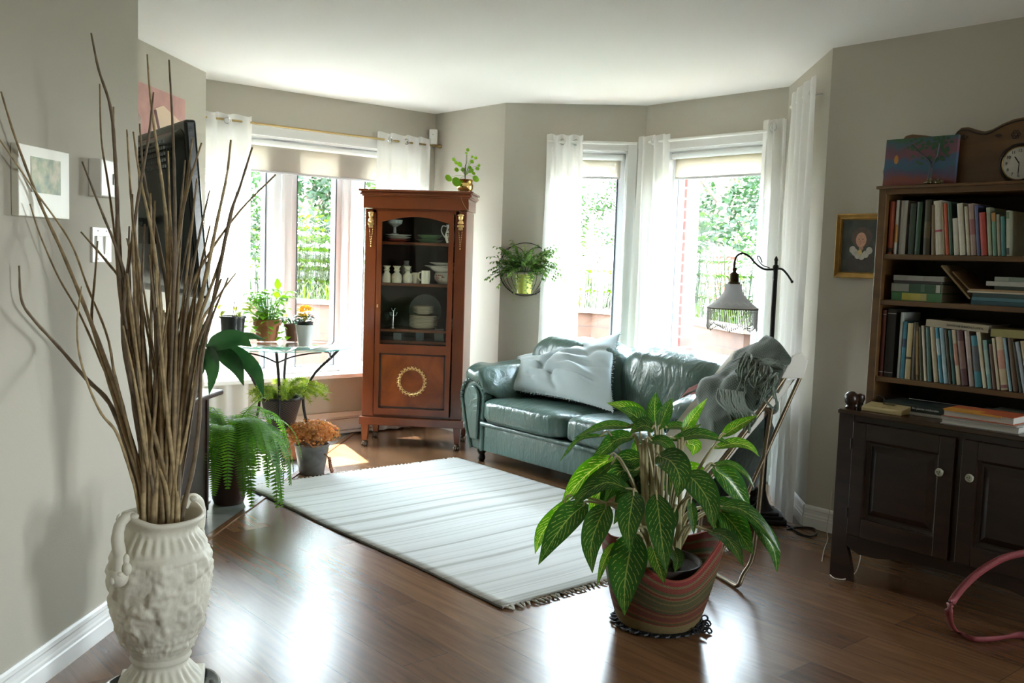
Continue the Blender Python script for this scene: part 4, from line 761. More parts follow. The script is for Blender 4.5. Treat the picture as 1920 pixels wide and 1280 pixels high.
# door: frame with arched light, lower panel
dz0, dz1 = .225, 1.65; gw = .232; gz0, gz1 = .722, 1.60
bm = BM(); df = .265
box(bm, (-(df+gw)/2-.0, -.012, .93), (df-gw+.0, .022, 1.40)); box(bm, ((df+gw)/2, -.012, .93), (df-gw, .022, 1.40)); box(bm, (0, -.012, (.66+gz0)/2), (2*gw, .022, gz0-.66)); box(bm, (0, -.012, .252), (2*gw, .022, .045))
top = [(-gw, 1.635), (gw, 1.635)]+[(gw*math.cos(a) if False else gw-2*gw*i/14, 1.562+.040*math.sin(PI*i/14)) for i, a in enumerate([0]*15)]
prism(bm, top, .001, .023, Matrix.Rotation(PI/2, 4, 'X')); dr = obj('door', bm, M_mah, cab)
bm = BM(); box(bm, (0, -.006, .465), (2*gw, .010, .39)); obj('burr_panel', bm, woodmat('burr_veneer', (.26, .066, .016), (.14, .03, .008), .25, (7, 7, 5), coat=.4), dr)
bm = BM()
for a, b_ in (((-gw, -.016, .275), (-gw+.012, -.006, .66)), ((gw-.012, -.016, .275), (gw, -.006, .66)), ((-gw, -.016, .275), (gw, -.006, .287)), ((-gw, -.016, .648), (gw, -.006, .66))): xbox(bm, a, b_)
obj('panel_molding', bm, M_mahd, dr)
bm = BM(); box(bm, (0, -.010, (gz0+gz1)/2), (2*gw+.01, .003, gz1-gz0+.01)); obj('glass', bm, glassmat('cabinet_glass', (.93, .95, .93), 1.0), dr)
bm = BM()                                                    # wreath of leaves
for k in range(46):
    a = k/46*2*PI; c = Vector((math.cos(a)*.092, -.016, .468+math.sin(a)*.092)); tube(bm, [c-Vector((-math.sin(a), 0, math.cos(a)))*.009, c, c+Vector((-math.sin(a), 0, math.cos(a)))*.009], [.002, .0055, .001], 5)
    q = 1 if k % 2 else -1; c2 = c+Vector((math.cos(a), 0, math.sin(a)))*q*.010; tg = Vector((-math.sin(a), 0, math.cos(a))); leaf(bm, c, (tg+Vector((math.cos(a), -.3, math.sin(a)))*q*.9), (0, -1, 0), .022, .009, 0, .1, 3, m=2); ball(bm, c2*1.0, .0035, u=5, v=4)
obj('gilt_wreath', bm, M_bron, dr, True); bm = BM(); ball(bm, (-.272, -.0, 0), .001); bm.free()
bm = BM(); box(bm, (-.25, -.025, .985), (.010, .005, .022), bev=.002); ball(bm, (-.25, -.03, .985), .004); obj('keyhole_plate', bm, M_bron, dr, True)
for sx in (-1, 1):                                           # gilt busts with pendants
    bm = BM(); x = sx*.31; ball(bm, (x, -.014, 1.605), .017, (1, .8, 1.2), 12, 10); ball(bm, (x, -.014, 1.622), .018, (1.25, .7, .6), 12, 8)
    lathe(bm, [(.010, 1.555), (.022, 1.565), (.018, 1.58), (.010, 1.59)], 12, (x, -.012, 0)); box(bm, (x, -.013, 1.548), (.044, .016, .016), bev=.003); box(bm, (x, -.012, 1.53), (.03, .012, .02), bev=.004)
    for k in range(9):
        for s in (-1, 1): ball(bm, (x+s*.011*(1-k/9), -.008, 1.508-k*.012), .0036, (1, .7, 1), 6, 5)
    ball(bm, (x, -.008, 1.395), .004, (1, .7, 2), 6, 5); obj('bronze_mount', bm, M_bron, cab, True)
SH = [1.43, 1.145, .825]
for z in SH: bm = BM(); box(bm, (0, D/2+.015, z-.010), (.65, D-.04, .018), bev=.002); obj('shelf', bm, M_mah, cab)
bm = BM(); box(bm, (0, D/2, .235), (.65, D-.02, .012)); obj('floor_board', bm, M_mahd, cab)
# ---- china on the shelves (each piece a thing of its own)
M_china = mat('cream_china', (.78, .72, .58), .22, coat=.4); M_white = mat('white_china', (.80, .78, .72), .2, coat=.4); M_grn = mat('green_glaze', (.12, .22, .09), .3, coat=.3); M_redp = mat('red_glaze', (.34, .06, .035), .35); M_cry = glassmat('crystal', (.8, .86, .84), 3.); M_dec = mat('flower_decoration', (.45, .16, .12), .4); M_vine = mat('vine_decoration', (.03, .06, .04), .4)
def cpos(px, z, dy=.12): d = ray(px, 600); y = CY+dy; return Vector((d.x/d.y*y+.008, y, z+.0005))
def plate(name, lab, r, loc, m, grp, h=.016, cat='plate'):
    bm = BM(); lathe(bm, [(0, .002), (r*.55, .0), (r*.62, .004), (r, h), (r-.002, h+.002), (r*.62, .007), (0, .005)], 40); o = obj(name, bm, m, None, True, loc=loc); return tag(o, lab, cat, grp)
def mug(lab, loc, r, h, m, rz, grp=None, bulge=0):
    t_ = thing('mug', lab, 'mug', loc, rz, grp); bm = BM(); lathe(bm, [(0, .001), (r*.9, .001), (r*(1+bulge), h*.5), (r*.95, h), (r*.85, h), (r*.9, h*.4), (0, .006)], 28); obj('body', bm, m, t_, True)
    bm = BM(); tube(bm, spl([(r*.92, 0, h*.85), (r*1.45, 0, h*.8), (r*1.55, 0, h*.45), (r*.95, 0, h*.22)], 5), .005, 8); obj('handle', bm, m, t_, True); return t_
# top shelf
q = cpos(741, SH[0]); red = plate('dish', 'red plate at the bottom of the stack on the top left shelf of the cabinet', .085, q, M_redp, None)
plate('plate', 'upper white plate on the red one, top left shelf of the cabinet', .095, q+Vector((0, 0, .035)), M_white, None, .014); plate('plate', 'lower white plate lying directly on the red one in the cabinet', .090, q+Vector((0, 0, .018)), M_white, None, .014)
bm = BM(); lathe(bm, [(.0, .0), (.03, 0), (.012, .01), (.01, .05), (.05, .075), (.055, .10), (.05, .10), (.045, .08), (0, .06)], 24); tag(obj('gravy_dish', bm, MC['white_ceramic'], None, True, loc=q+Vector((-.03, .02, .053))), 'pale footed dish standing on the white plates in the cabinet', 'dish')
q = cpos(800, SH[0]); plate('plate', 'green glazed plate, lower of two on the top shelf', .095, q, M_grn, None, .018); plate('plate', 'green glazed dish stacked on the green plate', .088, q+Vector((0, 0, .022)), M_grn, None, .03)
q = cpos(838, SH[0], .06); jg = thing('grape_jug', 'white jug painted with dark grapes at the right of the top shelf', 'jug', q, PI)
bm = BM(); lathe(bm, [(0, .001), (.026, .001), (.036, .03), (.040, .05), (.030, .085), (.026, .105), (.032, .128), (.028, .128), (.022, .105), (.03, .05), (0, .01)], 28); obj('body', bm, M_white, jg, True)
bm = BM(); tube(bm, spl([(.028, 0, .115), (.055, 0, .118), (.062, 0, .08), (.038, 0, .04)], 5), .004, 8); obj('handle', bm, M_white, jg, True)
bm = BM()
for k in range(16):
    a = PI/2+(-.45+.3*(k % 4))*(1-k/22); z = .065-(k//4)*.014; r_ = .0375-.002*(k//4); ball(bm, (math.cos(a)*r_, math.sin(a)*r_, z), .0055, u=7, v=5)
obj('grapes', bm, M_vine, jg, True); bm = BM()
for a in (1.2, 1.75): leaf(bm, (math.cos(a)*.036, math.sin(a)*.036+.002, .09), (math.cos(a+PI/2), math.sin(a+PI/2), .3), (0, 1, 0), .03, .024, 0, .05, 4)
obj('vine_leaf', bm, mat('leaf_decoration', (.05, .14, .05), .4), jg)
# second shelf
for i, (px, dy, lb) in enumerate(((721, .06, 'cream vase with a pinched neck at the left end of the second shelf'), (740, .05, 'cream vase with a pinched neck, second from the left on the second shelf'), (760, .09, 'cream vase with a pinched neck just left of the mugs'))):
    bm = BM(); lathe(bm, [(0, .001), (.033, .001), (.037, .03), (.034, .055), (.018, .072), (.017, .080), (.024, .088), (.017, .095), (.020, .105), (.030, .118), (.026, .118), (.014, .10), (0, .09)], 28); tag(obj('pinched_vase', bm, M_china, None, True, loc=cpos(px, SH[1], dy)), lb, 'vase', 'pinched neck vases on the second shelf')
bm = BM(); lathe(bm, [(0, .001), (.035, .001), (.042, .08), (.035, .11), (.018, .13), (.022, .155), (.018, .155), (0, .12)], 28); tag(obj('grey_vase', bm, mat('grey_ceramic', (.30, .29, .25), .4), None, True, loc=cpos(757, SH[1], .22)), 'tall grey vase standing behind the cream ones on the second shelf', 'vase')  # vase in plain grey ceramic
mug('cream mug with its handle to the left, half behind another mug', cpos(776, SH[1], .11), .028, .075, M_china, PI+.4, 'mugs on the second shelf'); mug('taller fluted cream mug in front on the second shelf', cpos(794, SH[1], .05), .032, .092, M_china, PI+.2, 'mugs on the second shelf')
bm = BM(); lathe(bm, [(0, .001), (.03, .001), (.02, .012), (.06, .06), (.055, .06), (.02, .02), (0, .014)], 24); tag(obj('glass_bowl', bm, MC['grey_ceramic'], None, True, loc=cpos(728, SH[1], .24)+Vector((0, 0, .0))), 'grey footed bowl behind the cream vases on the second shelf', 'bowl')
q = cpos(831, SH[1], .13); tu = thing('flowered_tureen', 'white tureen with red flowers at the right of the second shelf', 'tureen', q)
bm = BM(); lathe(bm, [(0, .001), (.05, .001), (.055, .008), (.075, .03), (.080, .055), (.072, .082), (.066, .082), (.07, .05), (0, .02)], 36); obj('bowl', bm, M_white, tu, True)
bm = BM(); random.seed(6)
for k in range(14): a = -PI/2-.35+random.uniform(-.35, .4); z = .045+random.uniform(-.018, .02); leaf(bm, (math.cos(a)*.081, math.sin(a)*.081, z), (random.uniform(-1, 1), -.1, random.uniform(-1, 1)), (0, -1, .01), .014, .008, 0, .1, 3)
obj('flower_motif', bm, M_dec, tu)
plate('platter', 'large white serving dish resting on the flowered tureen', .115, q+Vector((-.012, 0, .085)), M_white, None, .032, 'platter'); plate('platter', 'white oval platter in the middle of the stack on the tureen', .13, q+Vector((-.02, 0, .103)), M_white, None, .022, 'platter'); plate('platter', 'topmost white platter of the stack on the tureen', .11, q+Vector((-.005, 0, .128)), M_white, None, .02, 'platter')
# third shelf
ORD = ['lowest', 'second', 'third', 'fourth', 'fifth', 'sixth', 'seventh', 'eighth', 'ninth']
def nth(k, n, what): return ('lowest '+what) if k == 0 else ('topmost '+what) if k == n-1 else '%s from the bottom, %s' % (ORD[k], what)
q = cpos(792, SH[2], .14)
for k in range(9): plate('dinner_plate', nth(k, 9, 'cream dinner plate in the big stack on the third shelf'), .103, q+Vector((0, 0, .0095*k)), M_china, 'stacked dinner plates', .017)
for k in range(6): plate('side_plate', nth(k, 6, 'smaller cream plate stacked on the big dinner plates'), .074, q+Vector((-.004, 0, .105+.0085*k)), M_china, 'stacked side plates', .012)
q2 = cpos(850, SH[2], .13)
for k in range(8): plate('saucer', nth(k, 8, 'cream saucer in the stack cut off by the right door frame'), .06, q2+Vector((0, 0, .009*k)), M_china, 'stacked saucers', .012)
o = plate('charger_plate', 'large glass plate leaning upright behind the stacked dinner plates', .118, cpos(795, SH[2], .28)+Vector((0, 0, .122)), mat('dull_glass', (.16, .19, .18), .15, coat=.5), None, .012); o.rotation_euler = (PI/2-.12, 0, 0)
for px, dy in ((723, .07), (733, .14)): 
    bm = BM(); lathe(bm, [(0, .001), (.022, .001), (.022, .003), (.003, .006), (.003, .05), (.022, .07), (.025, .11), (.0235, .11), (.020, .072), (.0, .055)], 24); tag(obj('stem_glass', bm, M_cry, None, True, loc=cpos(px, SH[2], dy)), ('stem glass at the left end of the third shelf' if px == 723 else 'stem glass behind the little metal stand'), 'glass', 'glasses on the third shelf')
q = cpos(735, SH[2], .05); bm = BM(); lathe(bm, [(0, .001), (.02, .001), (.02, .004), (.003, .006)], 16); tube(bm, [(0, 0, .005), (0, 0, .13)], .0022, 6)
for s in (-1, 1): tube(bm, spl([(0, 0, .09), (s*.02, 0, .095), (s*.026, 0, .115)], 4), .0018, 5); tube(bm, spl([(0, 0, .12), (s*.008, 0, .13), (s*.012, 0, .145)], 4), .0018, 5)
tag(obj('hook_stand', bm, MC['steel'], None, True, loc=q), 'little metal stand with hooks on the third shelf', 'stand')
for px, w_, h_, m, lb in ((745, .06, .05, MC['dull_glass'], 'dark glass box at the left of the cabinet floor'), (786, .05, .07, mat('slate_blue', (.07, .10, .11), .4), 'slate blue box in the middle of the dark cabinet floor'), (823, .07, .09, MC['dull_glass'], 'tall dark box at the right of the cabinet floor')):
    bm = BM(); box(bm, (0, 0, h_/2+.24), (w_, .06, h_+.48), bev=.003) if False else box(bm, (0, 0, h_/2), (w_, .06, h_), bev=.004); q = cpos(px, 0, .12)
    bm2 = BM(); bm2.free(); tag(obj('storage_box', bm, m, None, loc=(q.x, q.y, .7455)), lb, 'box')
bm = BM(); box(bm, (0, D/2+.015, .735), (.65, D-.04, .018), bev=.002); obj('shelf', bm, M_mah, cab)
# ---- brass pot of round leaved plant on top
M_pil = leafmat('round_leaf', (.20, .38, .045), .5, .25); M_brass = mat('polished_brass', (.62, .40, .14), .18, 1)
q = aty(872, 353, 6.66); pi_ = thing('round_leaf_plant', 'round leaved plant in a footed brass pot on top of the china cabinet', 'plant', (q.x, q.y, 1.7825))
bm = BM(); lathe(bm, [(0, .012), (.045, .012), (.056, .03), (.058, .055), (.050, .068), (.052, .078), (.060, .09), (.064, .092), (.060, .094), (.048, .078), (0, .07)], 36); obj('brass_pot', bm, M_brass, pi_, True)
for a in (-2.4, -.7, 1.6): bm = BM(); tube(bm, [(math.cos(a)*.046, math.sin(a)*.046, .016), (math.cos(a)*.054, math.sin(a)*.054, .001)], .005, 6); obj('foot', bm, M_brass, pi_)
def pf(x, y, z=-.02): c = aty(x, y, 6.66+z); return c-Vector((q.x, q.y, 1.7825))
bm = BM(); tube(bm, spl([(0, 0, .07), pf(872, 312), pf(875, 305), pf(875, 290)], 4), [.004]*4+[.002]*9, 5); obj('stem', bm, mat('brown_stem', (.09, .06, .03), .7), pi_)
for i, (x, y, r_, dz) in enumerate(((856, 341, .036, -.07), (841, 334, .028, -.05), (862, 308, .019, -.03), (855, 305, .014, 0), (856, 318, .018, -.02), (851, 299, .014, 0), (868, 318, .015, -.01), (883, 320, .02, -.03), (881, 314, .014, 0), (885, 303, .015, -.02), (892, 296, .013, 0), (885, 294, .011, .03), (895, 316, .016, 0), (898, 310, .012, .02), (877, 281, .013, 0), (874, 287, .009, .01), (892, 335, .026, -.06), (888, 325, .014, -.03))):
    c = pf(x, y, dz); bm = BM(); tube(bm, spl([(0, 0, .12), (c.x*.5, c.y*.5, c.z*.6+.06), c+Vector((0, .002, 0))], 3), .0010, 4)
    f = Vector((random.uniform(-.5, .5), -1, random.uniform(-.1, .5))).normalized(); a = f.orthogonal().normalized(); b2 = f.cross(a); sx = random.uniform(.75, 1); cv = bm.verts.new(c+f*.003); ring = [bm.verts.new(c+(a*math.cos(k*PI/8)*r_*sx+b2*math.sin(k*PI/8)*r_)-f*.002*math.cos(k)) for k in range(16)]
    for k in range(16): bm.faces.new((cv, ring[k], ring[(k+1) % 16]))
    obj('leaf', bm, M_pil, pi_, smooth='raw')
bm = BM(); tube(bm, spl([pf(857, 352, -.13), pf(862, 362, -.17), pf(868, 380, -.18), pf(876, 393, -.18), pf(885, 398, -.1)], 5), .0012, 4); obj('runner', bm, mat('pale_runner', (.45, .36, .2), .7), pi_)
# ---- motion sensor in the corner
q = UV(B_U+.05, D_V-.05); sn = thing('motion_sensor', 'small white motion sensor mounted in the corner above the curtain rod', 'sensor', (q.x, q.y, 2.255), 0)
bm = BM(); surf(bm, lambda s, t_: Vector((-.030+.06*s, -.022-.012*math.sin(PI*s), -.055+.11*t_)), 10, 2); box(bm, (0, -.002, 0), (.06, .04, .11), bev=.005); obj('cover', bm, M_wp, sn); bm = BM(); ball(bm, (0, -.033, .015), .004); obj('lens', bm, MC['grey_plastic'], sn)
bm = BM(); box(bm, (0, .0, -.068), (.014, .014, .028)); obj('bracket', bm, MC['grey_plastic'], sn)
# ---- wire wall basket with trailing plant
c = aty(985, 505, 6.86); WB = Vector((c.x, E_Y-.005, c.z)); wb = thing('wall_planter', 'half round wire basket of small leaved green plants hung on the wall between the windows', 'plant', WB)
R_w = 50*6.8/FPX; M_wire = mat('black_wire', (.025, .022, .02), .5, .4); bm = BM()
tube(bm, [(R_w*math.cos(k*PI/24), -.006, R_w*math.sin(k*PI/24)) for k in range(49)], .0032, 6)
for f_ in (-1, 1): tube(bm, [(f_*R_w*.45+R_w*.42*math.cos(k*PI/12), -.006, R_w*.45+R_w*.4*math.sin(k*PI/12)) for k in range(25)], .0025, 5)
tube(bm, [(R_w*math.cos(k*PI/16), -.005-.13*math.sin(k*PI/16), -.01) for k in range(17)], .0032, 6)
for k in range(1, 12):
    a = k*PI/12; e = Vector((R_w*math.cos(a), -.005-.13*math.sin(a), -.01)); tube(bm, spl([e, (e.x*.85, e.y*.85, -R_w*.5), (e.x*.45, e.y*.5, -R_w*.92)], 4), .0022, 5)
tube(bm, [(R_w*.45*math.cos(k*PI/8), -.005-.07*math.sin(k*PI/8), -R_w*.92) for k in range(9)], .0025, 5); obj('wire_frame', bm, M_wire, wb, True)
bm = BM(); lathe(bm, [(0, -R_w*.9), (.05, -R_w*.9), (.062, -.045), (.066, -.045), (.066, -.035), (0, -.04)], 24, (0, -.075, 0)); obj('pot', bm, mat('lime_pot', (.55, .62, .12), .45), wb, True)
M_sm = leafmat('small_leaf', (.10, .20, .045), .4, .3); M_sm2 = leafmat('pale_small_leaf', (.28, .36, .17), .4, .3); random.seed(8)
for k in range(110):
    az = random.uniform(PI, 2*PI) if k % 4 else random.uniform(-.3, .3)+PI*(k % 8 > 3); bm = BM(); ln = random.uniform(.12, .26); d = Vector((math.cos(az)*.9, -abs(math.sin(az))*.45-.05, random.uniform(.0, 2.2))).normalized(); p = Vector((math.cos(az)*.04, -.075, -.02)); P = [p.copy()]; m_ = M_sm2 if (k % 5 == 0 and math.cos(az) > -.2) else M_sm
    for i in range(10):
        p = p+d*ln/10; d = (d+Vector((0, 0, -.10))).normalized(); p.y = min(p.y, -.01); P.append(p.copy())
        if i > 1:
            for s in (-1, 1): w0 = d.cross(Vector((0, 0, 1))).normalized()*s; w0 = (w0*math.cos(i*1.3)+Vector((0, 0, 1))*math.sin(i*1.3)*.8+d*.6).normalized(); w0.y = min(w0.y, 0) if p.y > -.03 else w0.y; leaf(bm, p, w0, (0, -.5, 1), .026, .014, .3, .2, 2, m=2)
    tube(bm, P, .0012, 3, cap=False); obj('sprig', bm, m_, wb)
for x0, z1 in ((-.06, -.21), (-.03, -.15), (.02, -.16), (.05, -.14)):
    bm = BM(); P = spl([(x0*.6, -.10, -.03), (x0, -.15, -.05), (x0*1.1, -.155, z1*.6), (x0*1.2, -.15, z1)], 5); tube(bm, P, .0012, 4)
    for i, p in enumerate(P[3:]): leaf(bm, p, (math.cos(i*2), -.2, math.sin(i*2)*.4), (0, -1, 0), .02, .012, .3, .1, 2, m=2)
    obj('trailing_stem', bm, M_sm2, wb)
# ================================================================== sofa
M_lea = mat('green_leather', (.070, .122, .104), .30, noise_s=5, noise_a=.14, bump=.10, bump_s=170, coat=.25)
t, b = NT(M_lea); L = t.links; tcn = t.nodes.new('ShaderNodeTexCoord'); mp = t.nodes.new('ShaderNodeMapping'); mp.inputs['Scale'].default_value = (1, .6, .45); mp.inputs['Rotation'].default_value = (.3, .5, 0)
n = t.nodes.new('ShaderNodeTexNoise'); n.inputs['Scale'].default_value = 15; n.inputs['Detail'].default_value = 3; n.inputs['Distortion'].default_value = 1.6; bp = t.nodes.new('ShaderNodeBump'); bp.inputs['Strength'].default_value = .30; bp.inputs['Distance'].default_value = .03
L.new(tcn.outputs['Object'], mp.inputs[0]); L.new(mp.outputs[0], n.inputs['Vector']); L.new(n.outputs[0], bp.inputs['Height']); L.new(b.inputs['Normal'].links[0].from_socket, bp.inputs['Normal']); L.new(bp.outputs[0], b.inputs['Normal'])
def squad(f, cx, cy, cz, sx, sy, sz, e1=.5, e2=.5):
    """rounded block (superquadric) point for f=(s,t)"""
    s, t_ = f; a = (s-.5)*2*PI; b_ = (t_-.5)*PI
    g = lambda v, e: math.copysign(abs(v)**e, v)
    return Vector((cx+sx*g(math.cos(b_), e1)*g(math.cos(a), e2), cy+sy*g(math.cos(b_), e1)*g(math.sin(a), e2), cz+sz*g(math.sin(b_), e1)))
def puff(c, s, e1=.45, e2=.45, wr=.006, fr=5., seed=0, nu=56, nv=36, dirw=(1, 1, .35), fold=0, fa=(1, 0, 0)):
    bm = BM(); sd = Vector((seed*3.1, seed*1.7, 0))
    def f(a, b_):
        p = squad((a, b_), *c, *s, e1, e2); n_ = (p-Vector(c)); n_ = Vector((n_.x/s[0]**2, n_.y/s[1]**2, n_.z/s[2]**2)).normalized()
        q = Vector((p.x*dirw[0], p.y*dirw[1], p.z*dirw[2]))*fr+sd; h = noise.noise(q)+.5*noise.noise(q*2.3)
        if fold: h += fold*math.sin(p.dot(Vector(fa))*70+3*noise.noise(q*.7))
        return p+n_*wr*h
    surf(bm, f, nu, nv, True); bmesh.ops.remove_doubles(bm, verts=bm.verts, dist=.0006); return bm
O = UV(-3.99, 3.85); sf = thing('leather_sofa', 'green leather two seat sofa with rolled arms under the bay windows', 'sofa', O, -PI/4); HL = .99
bm = BM(); box(bm, (0, .40, .18), (1.66, .72, .18), bev=.015); box(bm, (0, .015, .175), (1.60, .03, .17), bev=.010); obj('base', bm, M_lea, sf, True)
bm = BM(); tube(bm, [(-.79, -.004, .268), (.79, -.004, .268)], .016, 10); tube(bm, [(-.785, -.002, .09), (-.785, -.002, .27)], .012, 8); tube(bm, [(.785, -.002, .09), (.785, -.002, .27)], .012, 8); obj('piping', bm, M_lea, sf, True)
for i, x in enumerate((-.39, .39)):
    bm = puff((x, .27, .362), (.392, .33, .085), .38, .32, .0045, 6, i, 72, 40, (1, .35, .25), .0)
    for v in bm.verts:
        if v.co.y < .05 and v.co.z < .43: v.co.y += .0075*math.sin(v.co.x*95+4*noise.noise(v.co*6))*min(1, (.44-v.co.z)*9)*min(1, (.05-v.co.y)*25)
    obj('seat_cushion', bm, M_lea, sf, smooth='raw')
for i, x in enumerate((-.42, .40)):
    bm = puff((x, .585, .585), (.44, .18, .245), .55, .5, .030, 4.6, 5+i, 72, 44, (1.2, 1, .5)); obj('back_cushion', bm, M_lea, sf, smooth='raw')
bm = puff((0, .66, .43), (.86, .11, .34), .5, .3, .006, 3, 9); obj('back_frame', bm, M_lea, sf, smooth='raw')
for sx in (-1, 1):
    xi = .79; ot = [(sx*(xi), .09)]; cx_, cz_, r_ = sx*(xi+.095), .43, .118
    pts = [(sx*xi, .09), (sx*(xi+.105), .09)]+[(sx*(xi+.165), .25)]+[(cx_+sx*r_*math.cos(a), cz_+r_*math.sin(a)) for a in [k*PI/10 for k in range(-1, 11)]]+[(sx*(xi-.012), .30)]
    if sx < 0: pts = pts[::-1]
    bm = BM(); prism(bm, pts, -.62, 0.0, Matrix.Rotation(PI/2, 4, 'X')); bm.normal_update(); arm = obj('arm', bm, M_lea, sf, True, bev=.012)
    ins = [(cx_+(x-cx_)*.66, (cz_-.05)+(z-(cz_-.05))*.78) for x, z in pts]
    bm = BM(); prism(bm, ins, -.0, .022, Matrix.Rotation(PI/2, 4, 'X')); obj('arm_front', bm, M_lea, arm, True, bev=.014)
    bm = BM(); L_ = spl([(x, -.004, z) for x, z in (pts[1:] if sx > 0 else pts[:-1])], 6); tube(bm, L_, [.013+.0035*math.sin(q*2.4) for q in range(len(L_))], 8, cap=True); obj('pleated_welt', bm, M_lea, arm, True)
    bm = puff((sx*(xi+.06), .34, .575), (.165, .375, .075), .6, .5, .012, 5, 20+sx, 60, 30, (1, 1.6, .5))
    for v in bm.verts:
        if sx*v.co.x < xi+.0: v.co.z -= (xi-sx*v.co.x)*1.25
        if v.co.y < .05: v.co.z += .012*math.sin(v.co.x*60)
    obj('arm_pad', bm, M_lea, sf, smooth='raw')
for sx in (-.86, .86):
    for y in (.06, .66): bm = BM(); lathe(bm, [(0, .0), (.018, .002), (.028, .025), (.020, .05), (.03, .065), (.03, .095)], 16, (sx, y, 0)); obj('caster_foot', bm, mat('dark_foot', (.015, .012, .010), .4), sf, True)
# --- big pale cushion
M_cush = mat('pale_blue_linen', (.32, .38, .385), .65, sheen=.5, bump=.12, bump_s=300, noise_s=3, noise_a=.07)
cs = [atv(948, 728, 4.02), atv(1150, 772, 4.06), atv(1163, 624, 4.42), atv(970, 668, 4.33)]; cc = sum(cs, Vector())/4
nrm = (cs[1]-cs[0]).cross(cs[3]-cs[0]).normalized(); nrm = nrm if nrm.y < 0 else -nrm
pw = thing('throw_pillow', 'large crumpled pale blue grey pillow with fringed edges leaning on the sofa', 'pillow', cc)
CRS = [((.30, .42), (.78, .30), .034), ((.33, .46), (.56, .78), .026), ((.42, .34), (.50, .05), .022), ((.30, .50), (.08, .66), .026), ((.60, .62), (.92, .72), .020), ((.52, .46), (.95, .50), .016), ((.20, .30), (.30, .05), .018), ((.66, .90), (.80, .60), .016), ((.12, .85), (.40, .70), .016)]
def crease(s, t_):
    h = 0
    for (a, b_, am) in CRS:
        dx, dy = b_[0]-a[0], b_[1]-a[1]; L2 = dx*dx+dy*dy; k = max(0, min(1, ((s-a[0])*dx+(t_-a[1])*dy)/L2)); ex, ey = s-a[0]-k*dx, t_-a[1]-k*dy
        w = .05*noise.noise(Vector((k*3, am*99, 0))); d_ = (ex*-dy+ey*dx)/math.sqrt(L2)+w*.5; r2 = ex*ex+ey*ey; fade = 1-.55*k
        h += am*fade*(math.exp(-(d_/.028)**2)-.55*math.exp(-((d_-.065)/.04)**2)-.3*math.exp(-((d_+.07)/.04)**2))*math.exp(-max(0, r2-d_*d_)/.006)
    return h
def pil(sg):
    def f(s, t_):
        e = 1-.10*math.sin(PI*s); e2 = 1-.09*math.sin(PI*t_); s1 = .5+(s-.5)*e2; t1 = .5+(t_-.5)*e
        p = cs[0].lerp(cs[1], s1).lerp(cs[3].lerp(cs[2], s1), t1); b_ = (math.sin(PI*s)*math.sin(PI*t_))**.55
        q = Vector((s*3.2, t_*2.6, sg*2)); fold = noise.noise(q*1.2+Vector((5, 2, 0))); d1 = crease(s, t_)*b_*1.1
        return p-cc+nrm*sg*((.095*b_+.045*fold*b_ if sg > 0 else .088*b_)-(d1 if sg > 0 else 0))
    return f
bm = BM(); surf(bm, pil(1), 110, 84); surf(bm, pil(-1), 40, 30); bmesh.ops.remove_doubles(bm, verts=bm.verts, dist=.002); obj('pillow_case', bm, M_cush, pw, smooth='raw')
bm = BM(); random.seed(1); f0 = pil(1)
for k in range(150):
    q = k/150*4; e = int(q); w_ = q-e; s, t_ = ((w_, 0), (1, w_), (1-w_, 1), (0, 1-w_))[e]; p = f0(s, t_); d = (p-Vector()).normalized()*.014+Vector((random.uniform(-1, 1), random.uniform(-1, 1), random.uniform(-1, 1)))*.006; tube(bm, [p, p+d], [.003, .0018], 4)
obj('fringe', bm, M_cush, pw)
# --- red blanket
def patch(bm, G, nu=24, nv=24, nz=.0, fr=6, nd=Vector((0, -1, .3)), seed=0, flip=False):
    """smooth sheet through a grid of 3-D points"""
    R = [spl(r, 6) for r in G]; n = len(R[0]); C_ = [spl([r[i] for r in R], 6) for i in range(n)]; nd = nd.normalized()
    m = len(C_[0])
    def f(s, t_): i = min(int(round(s*(n-1))), n-1); j = min(int(round(t_*(m-1))), m-1); p = C_[i][j]; return p+nd*(nz*(noise.noise(p*fr+Vector((seed, 0, 0)))+.5*noise.noise(p*fr*2.7)))
    surf(bm, f, n-1, m-1)
M_red = mat('red_wool', (.24, .045, .035), .9, sheen=.5, bump=.3, bump_s=160)
bm = BM(); G = [[atv(1312, 693, 4.42), atv(1330, 690, 4.44), atv(1352, 694, 4.46), atv(1375, 700, 4.46)], [atv(1306, 706, 4.34), atv(1328, 706, 4.36), atv(1350, 708, 4.36), atv(1375, 712, 4.36)], [atv(1294, 726, 4.26), atv(1318, 722, 4.26), atv(1345, 726, 4.26), atv(1375, 730, 4.26)], [atv(1278, 745, 4.20), atv(1305, 744, 4.19), atv(1340, 745, 4.19), atv(1375, 748, 4.19)]]
patch(bm, G, nz=.022, fr=9); o = obj('red_blanket', bm, M_red, smooth='raw', solid=.012); tag(o, 'folded dark red blanket at the right end of the green sofa', 'blanket')
bm = BM(); tube(bm, spl([atv(1282, 742, 4.17), atv(1300, 733, 4.19), atv(1320, 728, 4.2)], 5), .006, 6); obj('grey_hem', bm, mat('grey_hem', (.10, .11, .10), .9), o, True)
